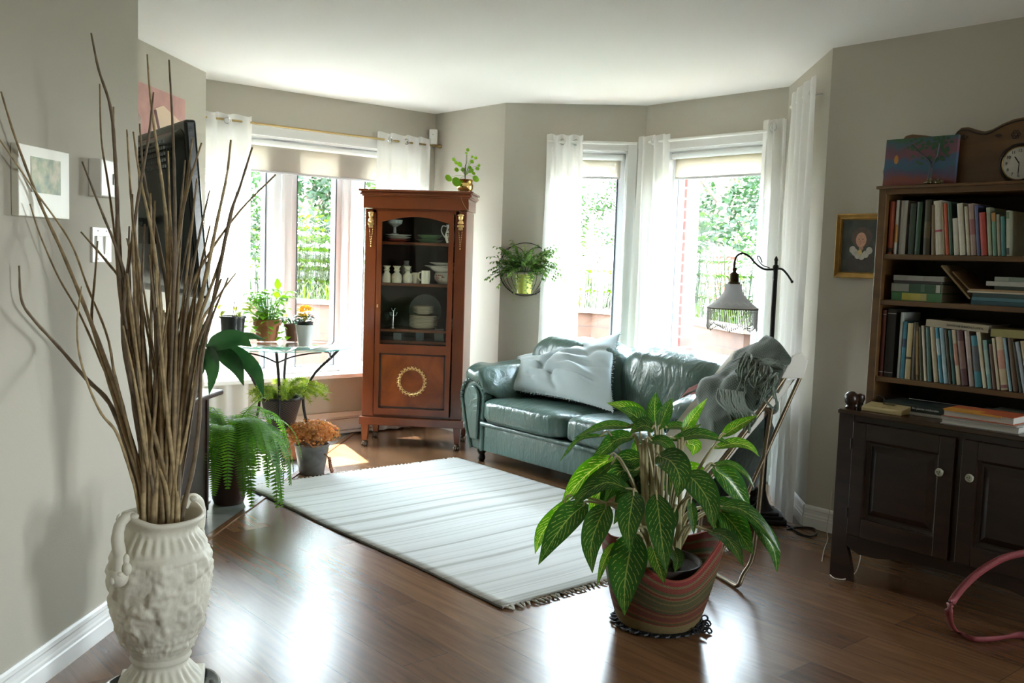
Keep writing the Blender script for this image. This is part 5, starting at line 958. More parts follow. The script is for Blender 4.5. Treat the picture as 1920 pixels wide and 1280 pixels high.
# ================================================================== deck chair
W_ax = Vector((-.42, .91, 0)).normalized(); F_ax = Vector((-.91, -.42, 0)).normalized(); CN = Vector((.665, 3.93, 0)); WD = .42
def atn(px, py): d = ray(px, py); return CP+d*((CN-CP).dot(W_ax)/d.dot(W_ax))
dc = thing('deck_chair', 'folding metal deck chair with a white canvas sling beside the sofa', 'chair', CN)
M_cf = mat('bronze_tube', (.16, .12, .075), .35, .7); M_canv = mat('white_canvas', (.72, .70, .64), .8, bump=.15, bump_s=400)
T_ = atn(1488, 683)-CN; T0_ = atn(1467, 712)-CN; Bm = atn(1353, 867)-CN; Fr = atn(1262, 968)-CN
rd_ = (Bm-T0_).normalized(); topn = T0_-rd_*.085; fron = Fr
for s in (0, WD):
    o_ = W_ax*s; bm = BM(); tube(bm, spl([topn+o_, T0_+o_, Bm+o_, fron+o_], 5), .011, 10); obj('side_rail', bm, M_cf, dc, True)
    bm = BM(); a = atn(1500, 707)-CN; b_ = atn(1414, 898)-CN; c = b_+(b_-a)*((b_.z-.012)/(a.z-b_.z)); tube(bm, [a+o_, b_+o_, c+o_], .0085, 10); obj('front_leg', bm, M_cf, dc, True)
    bm = BM(); tube(bm, [a+o_, topn+o_+rd_*.03], .009, 8); tube(bm, [T0_+o_+rd_*.14, T0_+o_+rd_*.14+Vector((.05, .02, -.03))], .006, 6); obj('bracket', bm, M_cf, dc, True)
bm = BM(); hi = atn(1447, 764)-CN; lo = Vector((0, 0, .011)); P = [hi, atn(1432, 861)-CN, atn(1424, 940)-CN, atn(1412, 1040)-CN, Vector((.02, .01, .06)), Vector((.0, .0, .018)), lo+W_ax*.06, lo+W_ax*.25, lo+W_ax*(WD-.06), Vector((.0, .0, .018))+W_ax*WD, Vector((.02, .01, .06))+W_ax*WD, atn(1412, 1040)-CN+W_ax*WD, hi+W_ax*WD]
tube(bm, spl(P, 5), .0095, 10); obj('rear_leg_loop', bm, M_cf, dc, True)
for q in (topn, fron): bm = BM(); tube(bm, [q, q+W_ax*WD], .012, 10); obj('cross_bar', bm, M_cf, dc, True)
up_ = rd_.cross(W_ax).normalized(); up_ = up_ if up_.z > 0 else -up_
bm = BM()
def slg(s, t_):                                               # wraps over the top bar, sags to the front bar
    if t_ < .12: a = (t_/.12)*PI*1.0; base = topn+up_*(.018*math.cos(PI-a))-rd_*(.020*math.sin(a)); base += rd_*(.14*(1-t_/.12)) if a < 1e9 else 0; return base+W_ax*(WD*(-.02+1.04*s))-up_*.0
    q = (t_-.12)/.88; ln = (fron-topn).length; p = topn+(fron-topn)*q+up_*.018-up_*(.11*math.sin(PI*q)*(math.sin(PI*s)**.6)); return p+W_ax*(WD*(-.02+1.04*s))
surf(bm, slg, 20, 50); obj('canvas_sling', bm, M_canv, dc, smooth='raw', solid=.003)
bm = BM()                                                     # canvas sleeve hanging behind the near rail
G = [[atn(1482, 666)-CN-W_ax*.012, atn(1500, 661)-CN-W_ax*.012, atn(1511, 676)-CN-W_ax*.012], [atn(1470, 690)-CN-W_ax*.012, atn(1490, 685)-CN-W_ax*.012, atn(1506, 695)-CN-W_ax*.012], [atn(1461, 708)-CN-W_ax*.012, atn(1480, 708)-CN-W_ax*.012, atn(1502, 708)-CN-W_ax*.012]]
patch(bm, G); obj('canvas_sleeve', bm, M_canv, dc, smooth='raw', solid=.006)
bm = BM(); G = [[atn(1466, 716)-CN+W_ax*.02, atn(1496, 712)-CN+W_ax*.02], [atn(1420, 775)-CN+W_ax*.02, atn(1446, 775)-CN+W_ax*.02], [atn(1355, 862)-CN+W_ax*.02, atn(1392, 838)-CN+W_ax*.02], [atn(1300, 925)-CN+W_ax*.02, atn(1322, 925)-CN+W_ax*.02]]
patch(bm, G); obj('canvas_side', bm, M_canv, dc, smooth='raw', solid=.003)
# --- knitted throw on the chair
M_knit = mat('green_knit', (.115, .165, .135), .95, sheen=.4); t, b = NT(M_knit); tcn = t.nodes.new('ShaderNodeTexCoord'); mp = t.nodes.new('ShaderNodeMapping'); mp.inputs['Scale'].default_value = (46, 56, 1); mp.inputs['Rotation'].default_value = (0, 0, .35); ck = t.nodes.new('ShaderNodeTexBrick'); ck.inputs['Scale'].default_value = 1; ck.inputs['Brick Width'].default_value = 1; ck.inputs['Row Height'].default_value = 1; ck.inputs['Mortar Size'].default_value = .18; ck.inputs['Color1'].default_value = (1, 1, 1, 1); ck.inputs['Color2'].default_value = (.75, .75, .75, 1); ck.inputs['Mortar'].default_value = (0, 0, 0, 1); bp = t.nodes.new('ShaderNodeBump'); bp.inputs['Strength'].default_value = .9; bp.inputs['Distance'].default_value = .008
t.links.new(tcn.outputs['UV'], mp.inputs[0]); t.links.new(mp.outputs[0], ck.inputs[0]); t.links.new(ck.outputs[0], bp.inputs['Height']); t.links.new(bp.outputs[0], b.inputs['Normal'])
mx = t.nodes.new('ShaderNodeMix'); mx.data_type = 'RGBA'; mx.inputs[6].default_value = (.025, .04, .03, 1); mx.inputs[7].default_value = (.085, .125, .095, 1); t.links.new(ck.outputs[0], mx.inputs[0]); t.links.new(mx.outputs[2], b.inputs['Base Color'])
kc = thing('knitted_throw', 'grey green knitted throw with long yarn fringe hung over the deck chair back', 'blanket', CN)
PO = CN+topn+up_*.05
def atk(px, py, off=0): d = ray(px, py); return CP+d*((PO+up_*off-CP).dot(up_)/d.dot(up_))-CN
g = [[(1480, 668, 0), (1464, 645, .02), (1442, 631, .02), (1424, 635, .0)], [(1474, 692, .0), (1436, 672, .05), (1408, 655, .05), (1384, 661, .02)], [(1455, 722, .0), (1418, 704, .05), (1380, 688, .06), (1348, 702, .03)], [(1430, 755, .0), (1396, 742, .04), (1350, 722, .07), (1318, 717, .05)], [(1402, 790, 0), (1372, 780, .04), (1340, 768, .06), (1306, 758, .05)], [(1372, 817, 0), (1352, 822, .03), (1336, 822, .05), (1315, 814, .04)]]
bm = BM(); patch(bm, [[atk(*q) for q in r] for r in g], nz=.028, fr=8, nd=up_); obj('knit_cloth', bm, M_knit, kc, smooth='raw', solid=.012)
M_yarn = mat('green_yarn', (.10, .145, .11), .95, sheen=.5, bump=.4, bump_s=200); random.seed(31)
bm = BM()
for k in range(46):
    a = random.random(); x0, y0 = (1398+a*62, 668+a*36+random.uniform(-10, 8)); dx = random.uniform(-34, 10)-a*14; ln_ = random.uniform(30, 62); P = [atk(x0, y0, .085), atk(x0+dx*.3+random.uniform(-7, 7), y0+ln_*.3, .10+random.uniform(0, .02)), atk(x0+dx*.6+random.uniform(-9, 9), y0+ln_*.65, .09+random.uniform(0, .02)), atk(x0+dx*.5+random.uniform(-9, 9), y0+ln_, .075)]
    tube(bm, spl(P, 5), .0048, 5)
for k in range(34):
    a = random.random(); x0, y0 = 1346+a*50, 728+a*8; P = [atk(x0, y0, .085), atk(x0+random.uniform(-6, 9), y0+22, .10), atk(x0+14+random.uniform(-10, 12), y0+45, .10), atk(x0+24+random.uniform(-12, 12)-a*14, y0+64+random.uniform(-8, 12), .06)]
    tube(bm, spl(P, 5), .0048, 5)
for k in range(16):
    a = random.random(); x0, y0 = 1370+a*70, 668+a*10; P = [atk(x0, y0+8, .08), atk(x0+18, y0+4+random.uniform(-6, 6), .095), atk(x0+40, y0+8+random.uniform(-6, 8), .09), atk(min(1470, x0+58), y0+18, .06)]; tube(bm, spl(P, 5), .005, 5)
obj('yarn_fringe', bm, M_yarn, kc, True)
# ================================================================== bridge lamp
LD = 5.07; lb = atz(1447, 990, 0); lt = aty(1451, 497, LD); q = aty(1447, 700, LD); LB = Vector(((lt.x+q.x)/2, LD, 0))
fl = thing('bridge_lamp', 'black bridge floor lamp with a beaded glass shade behind the deck chair', 'lamp', LB); M_blk = mat('black_iron', (.012, .012, .012), .35, .3)
bm = BM()
for z0, z1, s in ((0, .03, .22), (.03, .045, .19), (.045, .06, .15)): box(bm, (0, 0, (z0+z1)/2), (s, s, z1-z0), bev=.003)
lathe(bm, [(.06, .06), (.035, .09), (.02, .13), (.014, .16), (.0, .16)], 20); obj('base', bm, M_blk, fl, True)
tz = lt.z-.01; bm = BM(); tube(bm, [(0, 0, .1), (0, 0, tz)], .0125, 12); obj('pole', bm, M_blk, fl, True)
bm = BM(); ball(bm, (0, 0, tz+.0), .016, (1, 1, 1.1)); lathe(bm, [(.0, 0), (.009, .005), (.008, .018), (.011, .026), (.004, .042), (0, .046)], 12, (0, 0, tz+.012)); obj('finial', bm, M_blk, fl, True)
def al(px, py): p = aty(px, py, LD); return p-LB
bm = BM(); tube(bm, spl([al(1451, 505), al(1432, 504), al(1417, 494), al(1404, 480), al(1391, 475), al(1381, 481), al(1377, 494), al(1377, 505)], 6), .0055, 8); tube(bm, spl([al(1451, 505), al(1465, 504), al(1475, 513), al(1484, 526)], 6), .0055, 8); ball(bm, al(1485, 528), .008); obj('arm', bm, M_blk, fl, True)
bm = BM(); tube(bm, spl([al(1443, 502), al(1430, 497), al(1421, 486), al(1421, 480), al(1425, 482), al(1429, 492)], 5), .003, 6); obj('scroll', bm, M_blk, fl, True)
sc = al(1375, 532); sc.x = al(1376, 532).x; bm = BM(); lathe(bm, [(.0, .088), (.008, .086), (.011, .075), (.008, .066), (.012, .060), (.024, .052), (.025, .012), (.032, .008), (.034, .0), (0, .0)], 20, sc); obj('socket', bm, mat('aged_brass', (.05, .035, .015), .35, .8), fl, True)
RS = 45.5*LD/FPX; M_shade = clothmat('frosted_glass', (.80, .80, .82), .08, .55)
bm = BM(); HS = 45*LD/FPX; pr = [(.040, 0), (.042, -.2), (.052, -.4), (.075, -.62), (.105, -.84), (RS-.001, -.97), (RS, -1.0)]; pr = [(r, z*HS) for r, z in pr]; lathe(bm, [(q.x, q.y) for q in spl([(r, z, 0) for r, z in pr], 4)], 48, sc, cap=False); sh = obj('glass_shade', bm, M_shade, fl, True, solid=.003)
bm = BM()
for k in range(14):
    a0 = k*2*PI/14
    for (dz, w_) in ((0, 1.), (.006, .8)):
        P = []
        for i in range(9): a = a0+(i/8-.5)*2*PI/14*w_; z = -HS*.90+.014*abs(math.sin((i/8-.5)*PI))*1.4+dz; r_ = .110-(z+HS*.9)*1.1+.0045; P.append(sc+Vector((math.cos(a)*r_, math.sin(a)*r_, z)))
        tube(bm, P, .0016, 4)
obj('painted_swags', bm, mat('shade_white', (.9, .9, .9), .4), sh)
bm = BM(); tube(bm, [sc+Vector((math.cos(k*PI/24)*(RS+.001), math.sin(k*PI/24)*(RS+.001), -HS-.001)) for k in range(49)], .0035, 5); obj('braid_trim', bm, mat('brown_braid', (.10, .07, .05), .7), sh)
M_bead = mat('clear_bead', (.55, .53, .50), .25, coat=.5, alpha=.75); M_bd2 = mat('dark_bead', (.10, .09, .09), .3)
for k in range(84):
    a = k/84*2*PI; l_ = .085+.028*abs(((k % 12)/6)-1); bm = BM(); c = sc+Vector((math.cos(a)*RS, math.sin(a)*RS, -HS)); tube(bm, [c, c-Vector((0, 0, l_))], .0014, 4)
    ball(bm, c-Vector((0, 0, .018)), .0028, u=5, v=4); ball(bm, c-Vector((0, 0, l_)), .0038, (1, 1, 1.4), 6, 4); ball(bm, c-Vector((0, 0, l_-.010)), .0028, u=5, v=4); obj('bead_strand', bm, M_bead if k % 3 else mat('smoke_bead', (.3, .29, .28), .3, alpha=.9), sh)
# cables on the floor by the lamp
bm = BM(); P = [atz(1478, 985, .006), atz(1500, 1000, .006), atz(1520, 1005, .006), atz(1531, 998, .006), atz(1524, 990, .006), atz(1500, 988, .006), atz(1475, 992, .006)]; tube(bm, spl([p+Vector((0, 0, 0)) for p in P], 6), .005, 6); tag(obj('black_cable', bm, M_blk, None, True), 'loop of black cable on the floor beside the floor lamp base', 'cable')
# ================================================================== curtains, rods, blinds
M_cur = clothmat('sheer_curtain', (.95, .94, .92), .16, .42); M_rodb = mat('brass_rod', (.45, .33, .15), .3, 1); M_rodw = mat('white_rod', (.75, .74, .70), .35)
def curtain(lab, a, b_, z1, z0, folds, amp, grp=None, seed=0, spread=0, rings=()):
    """pleated panel hung from a to b (plan points)"""
    a, b_ = Vector((*a[:2], 0)), Vector((*b_[:2], 0)); d = b_-a; ln = d.length; d.normalize(); n_ = Vector((-d.y, d.x, 0)); c = (a+b_)/2
    cu = thing('curtain', lab, 'curtain', c, 0, grp); bm = BM()
    def f(s, t_):
        e = t_*spread; x = -e+(ln+2*e)*s+.012*noise.noise(Vector((s*4, t_*3, seed))); ph = folds*2*PI*s+1.4*noise.noise(Vector((s*2.5, t_*.8, seed+4)))
        y = amp*math.sin(ph)*(1-.25*t_)+.012*noise.noise(Vector((s*6, t_*2.5, seed+9))); z = z1+(z0-z1)*t_+(.008*math.sin(ph*1.0) if t_ < .01 else 0); return a-c+d*x+n_*y+Vector((0, 0, z))
    surf(bm, f, max(40, int(folds*14)), 40); obj('fabric', bm, M_cur, cu, smooth='raw')
    bm = BM(); M2 = lambda s, t_: f(s, t_*.045)+n_*.0; surf(bm, lambda s, t_: f(s, .004+t_*.034)-n_*.003, max(40, int(folds*14)), 2); obj('top_hem', bm, M_cur, cu, smooth='raw')
    for s in rings:
        bm = BM(); p = f(s, .022)-n_*.006; tube(bm, [p+(d*math.cos(k*PI/8)+Vector((0, 0, math.sin(k*PI/8))))*.020 for k in range(17)], .004, 6); obj('grommet', bm, MC['steel'] if 'steel' in MC else M_rodb, cu, True)
    return cu
def rod(name, lab, pts, r, m, fin=None, grp=None):
    bm = BM(); tube(bm, pts, r, 10); c = Vector(pts[0]); o = thing(name, lab, 'curtain rod', (0, 0, 0), 0, grp); obj('rod', bm, m, o, True)
    for e in (fin or []):
        bm = BM(); e = Vector(e); dd = (Vector(pts[-1])-Vector(pts[0])).normalized(); tube(bm, [e, e+dd*.02, e+dd*.03, e+dd*.05, e+dd*.065], [r*1.5, r*1.5, r*1.1, r*2.4, r*2.0], 10); obj('finial', bm, m, o, True)
    for k in (0, -1):
        bm = BM(); p = Vector(pts[k]); q = p+(Vector(pts[-1])-Vector(pts[0])).normalized()*(.06 if k == 0 else -.06); n_ = Vector((SQ, -SQ, 0)) if abs(p.x-p.y+8.6) < .3 else (Vector((0, -1, 0)) if abs(p.y-6.8) < .12 else (Vector((-SQ, -SQ, 0)) if p.y > 5.9 and p.x < 1.05 else Vector((-1, 0, 0)))); tube(bm, [q, q-n_*.075], r*.7, 6); obj('rod_bracket', bm, m, o, True)
    return o
uB = B_U+.085; zB = 2.185
def pB(px, py=300): q = atu(px, py, uB); return (q.x, q.y)
def uvp(u, v): q = UV(u, v); return (q.x, q.y)
curtain('sheer white curtain at the left end of the left window, beside the alcove wall', uvp(uB, 2.36), pB(473), 2.225, .015, 4.2, .026, 'white sheer curtains', 1, .0, (.62,))
curtain('sheer white curtain at the right end of the left window, behind the china cabinet', pB(707), pB(808), 2.235, .015, 4, .022, 'white sheer curtains', 2, 0, (.2, .5))
fe_ = atu(822, 279, uB); rod('curtain_rod', 'slim brass curtain rod across the top of the left window', [UV(uB, 2.3, zB), UV(uB, 4.335, zB)], .0075, M_rodb, [UV(uB, 4.335, zB)])
yE = E_Y-.085
def pE(px, py=300): q = aty(px, py, yE); return (q.x, q.y)
curtain('sheer white curtain left of the narrow bay window', pE(1024), pE(1092), 2.215, .02, 3, .024, 'white sheer curtains', 3, .02, (.45, .8))
rod('curtain_rod', 'white curtain rod above the narrow bay window', [(-.33, yE, 2.165), (.285, yE, 2.165)], .010, M_rodw, None)
vF = F_V-.085
def pF(px, py=300): q = atv(px, py, vF); return (q.x, q.y)
curtain('sheer white curtain in the bay corner between the narrow and the right window', pF(1196), pF(1254), 2.215, .02, 3, .024, 'white sheer curtains', 4, .03, (.55,))
curtain('sheer white curtain at the right side of the right window, behind the lamp', pF(1428), pF(1474), 2.235, .02, 3.0, .024, 'white sheer curtains', 5, .02, (.5,))
a = UV(uF0+.05, vF, 2.17); b_ = UV((c_FG.x-c_FG.y)*SQ-.05, vF, 2.17); rod('curtain_rod', 'white curtain rod above the right window', [a, b_], .010, M_rodw, None)
xG = G_X-.08; ya, yb = atx(1525, 260, xG).y, min(5.93, atx(1482, 260, xG).y)
curtain('outermost white curtain on the narrow return wall right of the windows', (xG, yb), (xG, ya), 2.30, .02, 4, .024, 'white sheer curtains', 6, .0)
rod('curtain_rod', 'short white curtain rod on the return wall', [(xG, yb+.03, 2.235), (xG, ya+.12, 2.235)], .010, M_rodw, None)
# roller blinds
def blind(lab, M, x0, x1, y, z1, z0, m):
    rt = thing('roller_blind', lab, 'blind', M @ Vector(((x0+x1)/2, y, 0)), 0); rt.rotation_euler = M.to_3x3().to_euler(); hw_ = (x1-x0)/2
    bm = BM(); tube(bm, [(-hw_, 0, z1-.022), (hw_, 0, z1-.022)], .021, 16); obj('roll', bm, M_trim, rt, True); bm = BM(); box(bm, (0, .012, (z1-.03+z0)/2), (2*hw_-.02, .002, z1-.03-z0)); obj('blind_cloth', bm, m, rt)
    bm = BM(); box(bm, (0, .012, z0), (2*hw_-.02, .010, .016), bev=.003); obj('bottom_bar', bm, mat('bar_grey', (.50, .49, .50), .4), rt)
    for s in (-1, 1): bm = BM(); box(bm, (s*(hw_+.004), .01, z1-.022), (.006, .05, .05)); obj('end_bracket', bm, M_trim, rt)
blind('cream roller blind pulled a little way down over the left window', MB_, W1[0]+.035, W1[1]-.035, .038, W1[3]-.02, 1.885, clothmat('blind_cream', (.60, .55, .48), .0, .35))
blind('translucent roller blind at the top of the narrow bay window', ME_, W2[0]+.035, W2[1]-.035, .038, W2[3]-.02, 1.935, clothmat('blind_screen', (.50, .45, .37), .12, .45))
blind('translucent roller blind at the top of the right window', MF_, W3[0]+.035, W3[1]-.035, .038, W3[3]-.02, 1.925, MC['blind_screen'])
# ================================================================== big plant in the striped basket
PC = Vector((.302, 3.50, 0)); M_bkt = mat('striped_weave', (.3, .2, .1), .8); t, b = NT(M_bkt); L = t.links; tcn = t.nodes.new('ShaderNodeTexCoord'); sp = t.nodes.new('ShaderNodeSeparateXYZ'); L.new(tcn.outputs['UV'], sp.inputs[0])
r = t.nodes.new('ShaderNodeValToRGB'); r.color_ramp.interpolation = 'CONSTANT'; ce = r.color_ramp.elements; ce[0].position = 0; ce[0].color = (.28, .20, .075, 1); ce[1].position = .19; ce[1].color = (.22, .045, .025, 1)
for p, c in ((.215, (.10, .095, .03)), (.245, (.27, .10, .035)), (.28, (.19, .05, .028)), (.36, (.25, .11, .04)), (.40, (.17, .04, .025)), (.435, (.09, .10, .035)), (.475, (.22, .13, .045)), (.50, (.12, .11, .04)), (.60, (.22, .16, .06)), (.63, (.11, .11, .04)), (.68, (.26, .15, .06)), (.71, (.26, .05, .03)), (.74, (.30, .19, .08)), (.77, (.12, .13, .05)), (.82, (.28, .06, .035)), (.90, (.24, .16, .07)), (.94, (.30, .035, .03))): e = ce.new(p); e.color = (*c, 1)
n = t.nodes.new('ShaderNodeTexNoise'); n.inputs['Scale'].default_value = 6; L.new(tcn.outputs['Object'], n.inputs['Vector']); ma = t.nodes.new('ShaderNodeMath'); ma.operation = 'MULTIPLY_ADD'; ma.inputs[1].default_value = .03; L.new(n.outputs[0], ma.inputs[0]); L.new(sp.outputs[1], ma.inputs[2]); L.new(ma.outputs[0], r.inputs[0])
mp = t.nodes.new('ShaderNodeMapping'); mp.inputs['Scale'].default_value = (150, 62, 1); ck = t.nodes.new('ShaderNodeTexBrick'); ck.inputs['Scale'].default_value = 1; ck.inputs['Brick Width'].default_value = 1; ck.inputs['Row Height'].default_value = 1; ck.inputs['Mortar Size'].default_value = .2; ck.inputs['Mortar Smooth'].default_value = .8; ck.inputs['Color1'].default_value = (1, 1, 1, 1); ck.inputs['Color2'].default_value = (.7, .7, .7, 1); ck.inputs['Mortar'].default_value = (.15, .15, .15, 1)
L.new(tcn.outputs['UV'], mp.inputs[0]); L.new(mp.outputs[0], ck.inputs[0]); mx = t.nodes.new('ShaderNodeMix'); mx.data_type = 'RGBA'; mx.blend_type = 'MULTIPLY'; mx.inputs[0].default_value = .6; L.new(r.outputs[0], mx.inputs[6]); L.new(ck.outputs[0], mx.inputs[7]); L.new(mx.outputs[2], b.inputs['Base Color'])
bp = t.nodes.new('ShaderNodeBump'); bp.inputs['Strength'].default_value = .8; bp.inputs['Distance'].default_value = .005; L.new(ck.outputs[0], bp.inputs['Height']); L.new(bp.outputs[0], b.inputs['Normal'])
ag = thing('aglaonema_basket', 'bushy plant with long yellow veined leaves in a striped woven basket on the floor', 'plant', PC)
def bsk(s, t_):
    a = s*2*PI; top = .295+.055*math.cos(2*(a-.2))+.012*math.cos(3*a+1); z = .012+t_*(top-.012); q = t_; r_ = .140+.080*min(1, q*1.15)**.7+.006*math.sin(5*a+2)*q-.012*max(0, q-.8)*3; return Vector((r_*math.cos(a), r_*math.sin(a)*.95, z))
bm = BM(); surf(bm, bsk, 90, 40, True); surf(bm, lambda s, t_: Vector((bsk(s, 0).x*t_, bsk(s, 0).y*t_, .012)), 48, 1, True); obj('woven_basket', bm, M_bkt, ag, smooth='raw', solid=.007)
bm = BM(); tube(bm, [bsk(k/72, 1) for k in range(73)], .0055, 6); obj('rim_cord', bm, mat('rim_red', (.26, .05, .03), .8), ag, True)
bm = BM(); lathe(bm, [(.11, .03), (.15, .20), (.155, .245), (.148, .245), (.143, .215), (.02, .21)], 28); obj('inner_pot', bm, mat('dark_pot', (.035, .02, .014), .5), ag, True); bm = BM(); lathe(bm, [(0, .222), (.145, .222)], 24, cap=False); obj('soil', bm, MC['potting_soil'], ag)
def C7(x, y): return (x/2.416+980, y/2.416+720)
M_ag = leafmat('veined_leaf', (.030, .105, .018), .38, .28, vein=(.26, .34, .08)); M_agl = leafmat('veined_leaf_light', (.085, .22, .025), .5, .3, vein=(.50, .55, .14)); M_st = mat('cream_stem', (.36, .32, .17), .5, noise_s=8, noise_a=.15)
AL = [([(555, 175), (480, 112), (380, 85)], 78, .12, 1), ([(565, 195), (505, 140), (440, 108)], 80, .02, 0), ([(600, 190), (598, 110), (603, 36)], 66, .10, 0), ([(615, 205), (650, 120), (678, 62)], 52, .04, 0), ([(722, 232), (770, 150), (836, 64)], 46, .10, 1), ([(505, 195), (370, 190), (230, 246)], 48, .05, 0), ([(595, 205), (545, 188), (485, 222)], 76, -.05, 0),
 ([(505, 240), (430, 250), (370, 300), (286, 375)], 78, .02, 0), ([(380, 232), (255, 250), (163, 357)], 24, .06, 0), ([(410, 330), (320, 385), (240, 460), (175, 542)], 84, -.02, 1), ([(425, 345), (330, 420), (265, 490), (212, 528)], 34, -.06, 0), ([(490, 480), (385, 445), (290, 490), (222, 562)], 78, -.10, 0), ([(290, 540), (215, 600), (140, 700), (72, 817)], 104, -.12, 0),
 ([(210, 520), (120, 630), (80, 690), (56, 768)], 62, -.04, 1), ([(385, 548), (345, 620), (310, 730), (316, 855)], 98, -.16, 0), ([(505, 488), (492, 560), (480, 650), (488, 765)], 98, -.17, 0), ([(505, 680), (480, 790), (462, 910), (462, 1046)], 138, -.20, 0), ([(605, 500), (618, 600), (632, 720), (652, 856)], 104, -.20, 0), ([(585, 730), (605, 790), (625, 850), (640, 903)], 66, -.17, 1),
 ([(612, 325), (672, 350), (710, 420), (700, 512)], 112, -.16, 0), ([(735, 400), (790, 450), (845, 540), (866, 658)], 110, -.14, 0), ([(672, 255), (780, 228), (860, 238), (942, 272)], 56, .02, 0), ([(866, 290), (960, 268), (1030, 285), (1072, 328)], 52, .04, 1), ([(900, 238), (980, 185), (1068, 140)], 52, .04, 1), ([(850, 368), (940, 362), (1010, 410), (1050, 472)], 34, .0, 0),
 ([(860, 380), (930, 430), (985, 500), (1030, 575)], 92, .04, 0), ([(880, 552), (985, 565), (1080, 640), (1168, 762)], 72, -.04, 0), ([(1010, 570), (1090, 670), (1140, 760), (1152, 852)], 66, .0, 0), ([(840, 663), (915, 690), (965, 750), (1000, 828)], 62, -.16, 0), ([(880, 560), (950, 630), (1000, 700), (1045, 770)], 104, .04, 0), ([(572, 258), (630, 258), (672, 290), (690, 322)], 54, -.08, 0),
 ([(738, 268), (778, 280), (768, 322)], 60, .02, 1), ([(455, 370), (385, 430), (335, 520), (308, 606)], 90, .08, 1), ([(425, 715), (375, 790), (335, 918)], 36, -.20, 1), ([(758, 520), (770, 600), (775, 682)], 38, -.10, 0), ([(680, 740), (703, 795), (688, 852)], 50, -.17, 0), ([(560, 290), (520, 380), (470, 450), (440, 520)], 70, .12, 0), ([(640, 200), (700, 190), (760, 205), (810, 180)], 46, .12, 0), ([(690, 560), (668, 640), (670, 700)], 50, -.12, 0),
 ([(620, 215), (605, 260), (640, 300)], 40, .06, 0), ([(850, 560), (900, 610), (935, 690), (985, 760)], 70, .12, 0), ([(510, 250), (520, 330), (545, 420)], 60, .16, 0), ([(980, 560), (900, 545), (860, 600), (890, 680)], 60, .1, 0)]
random.seed(12)
for k in range(16):
    a = random.uniform(-2.8, -.3); rr = random.uniform(60, 210); bx, by = 600+math.cos(a)*rr*.5, random.uniform(300, 560); tx, ty = 600+math.cos(a)*(rr+100), by+random.uniform(90, 220)
    AL.append(([(bx, by), ((bx+tx)/2+math.cos(a)*15, by+10), ((bx+3*tx)/4, (by+ty)/2), (tx, ty)], random.uniform(60, 95), random.uniform(-.02, .16), k % 4 == 0))
for i, (L_, w_, dy, li) in enumerate(AL):
    n_ = len(L_); P = []
    for j, q in enumerate(L_):
        yy_ = PC.y+dy*(.6+.5*j/(n_-1))+(-.03*j if dy < -.1 else 0); P.append(aty(*C7(*q), yy_)-PC)
    for p in P: p.z = max(p.z, .03)
    wd = w_/2.416*3.42/FPX*1.25; d = P[-1]-P[0]; nr = Vector((.1*random.uniform(-1, 1)+.15*(1 if d.x > 0 else -1), -1, .55)) if abs(d.z) > abs(d.x)*.8 else Vector((0, -.75, 1)); bm = BM(); blade(bm, P, wd, nr, .24, m=6, k=5, shape=.72); lf = obj('leaf', bm, M_agl if li else M_ag, ag, smooth='raw')
    base = P[0]; cr_ = Vector((.0+.05*math.tanh(base.x*6), .02+.03*math.tanh(base.y*6), .22)); hi = base.z > .5
    if base.z < .28: cr_.z = .20
    mid = cr_.lerp(base, .5)+Vector((0, -.01, .05 if not hi else .02)); e = (P[1]-P[0])*.25; bm = BM(); tube(bm, spl([cr_, mid+Vector((-.3*(base.x-cr_.x)*.5, 0, .03)), base-e*.6, base+e], 5), [.0068-.00022*k for k in range(16)], 6); obj('stalk', bm, M_st, ag, True)
for x0, x1, y1 in ((545, 545, 250), (562, 560, 240), (578, 590, 235), (592, 612, 250), (570, 530, 270), (700, 722, 240), (715, 708, 250), (600, 640, 330)):
    bm = BM(); a = aty(*C7(x0, 610), PC.y-.03)-PC; a.z = .2; b_ = aty(*C7(x1, y1), PC.y)-PC; tube(bm, spl([a, a.lerp(b_, .5)+Vector((.004, -.01, 0)), b_], 5), [.010-.0004*k for k in range(11)], 7); obj('stem', bm, M_st, ag, True)
bm = BM(); 
for k in range(26):
    a = k/26*2*PI; c = Vector((math.cos(a)*.158, math.sin(a)*.15, .006)); tube(bm, [c+Vector((math.cos(q)*.016, math.sin(q)*.016, .001*q)) for q in [j*PI/4 for j in range(9)]], .0045, 5)
lathe(bm, [(0, .0), (.15, .0), (.155, .006), (.15, .010), (0, .010)], 36)
for k in range(16): c = Vector((.155+random.uniform(-.03, .03), -.06+random.uniform(-.06, .06), .010+random.random()*.022)); tube(bm, [c+Vector((math.cos(q)*.012, math.sin(q)*.010*math.cos(k), .008*math.sin(q+k)+.003)) for q in [j*PI/4 for j in range(9)]], .0036, 5)
for v in bm.verts: v.co.z = max(v.co.z, .0005)
tag(obj('crochet_mat', bm, mat('black_cord', (.012, .012, .014), .6), None, True, loc=PC), 'black knotted cord mat under the striped basket', 'mat')
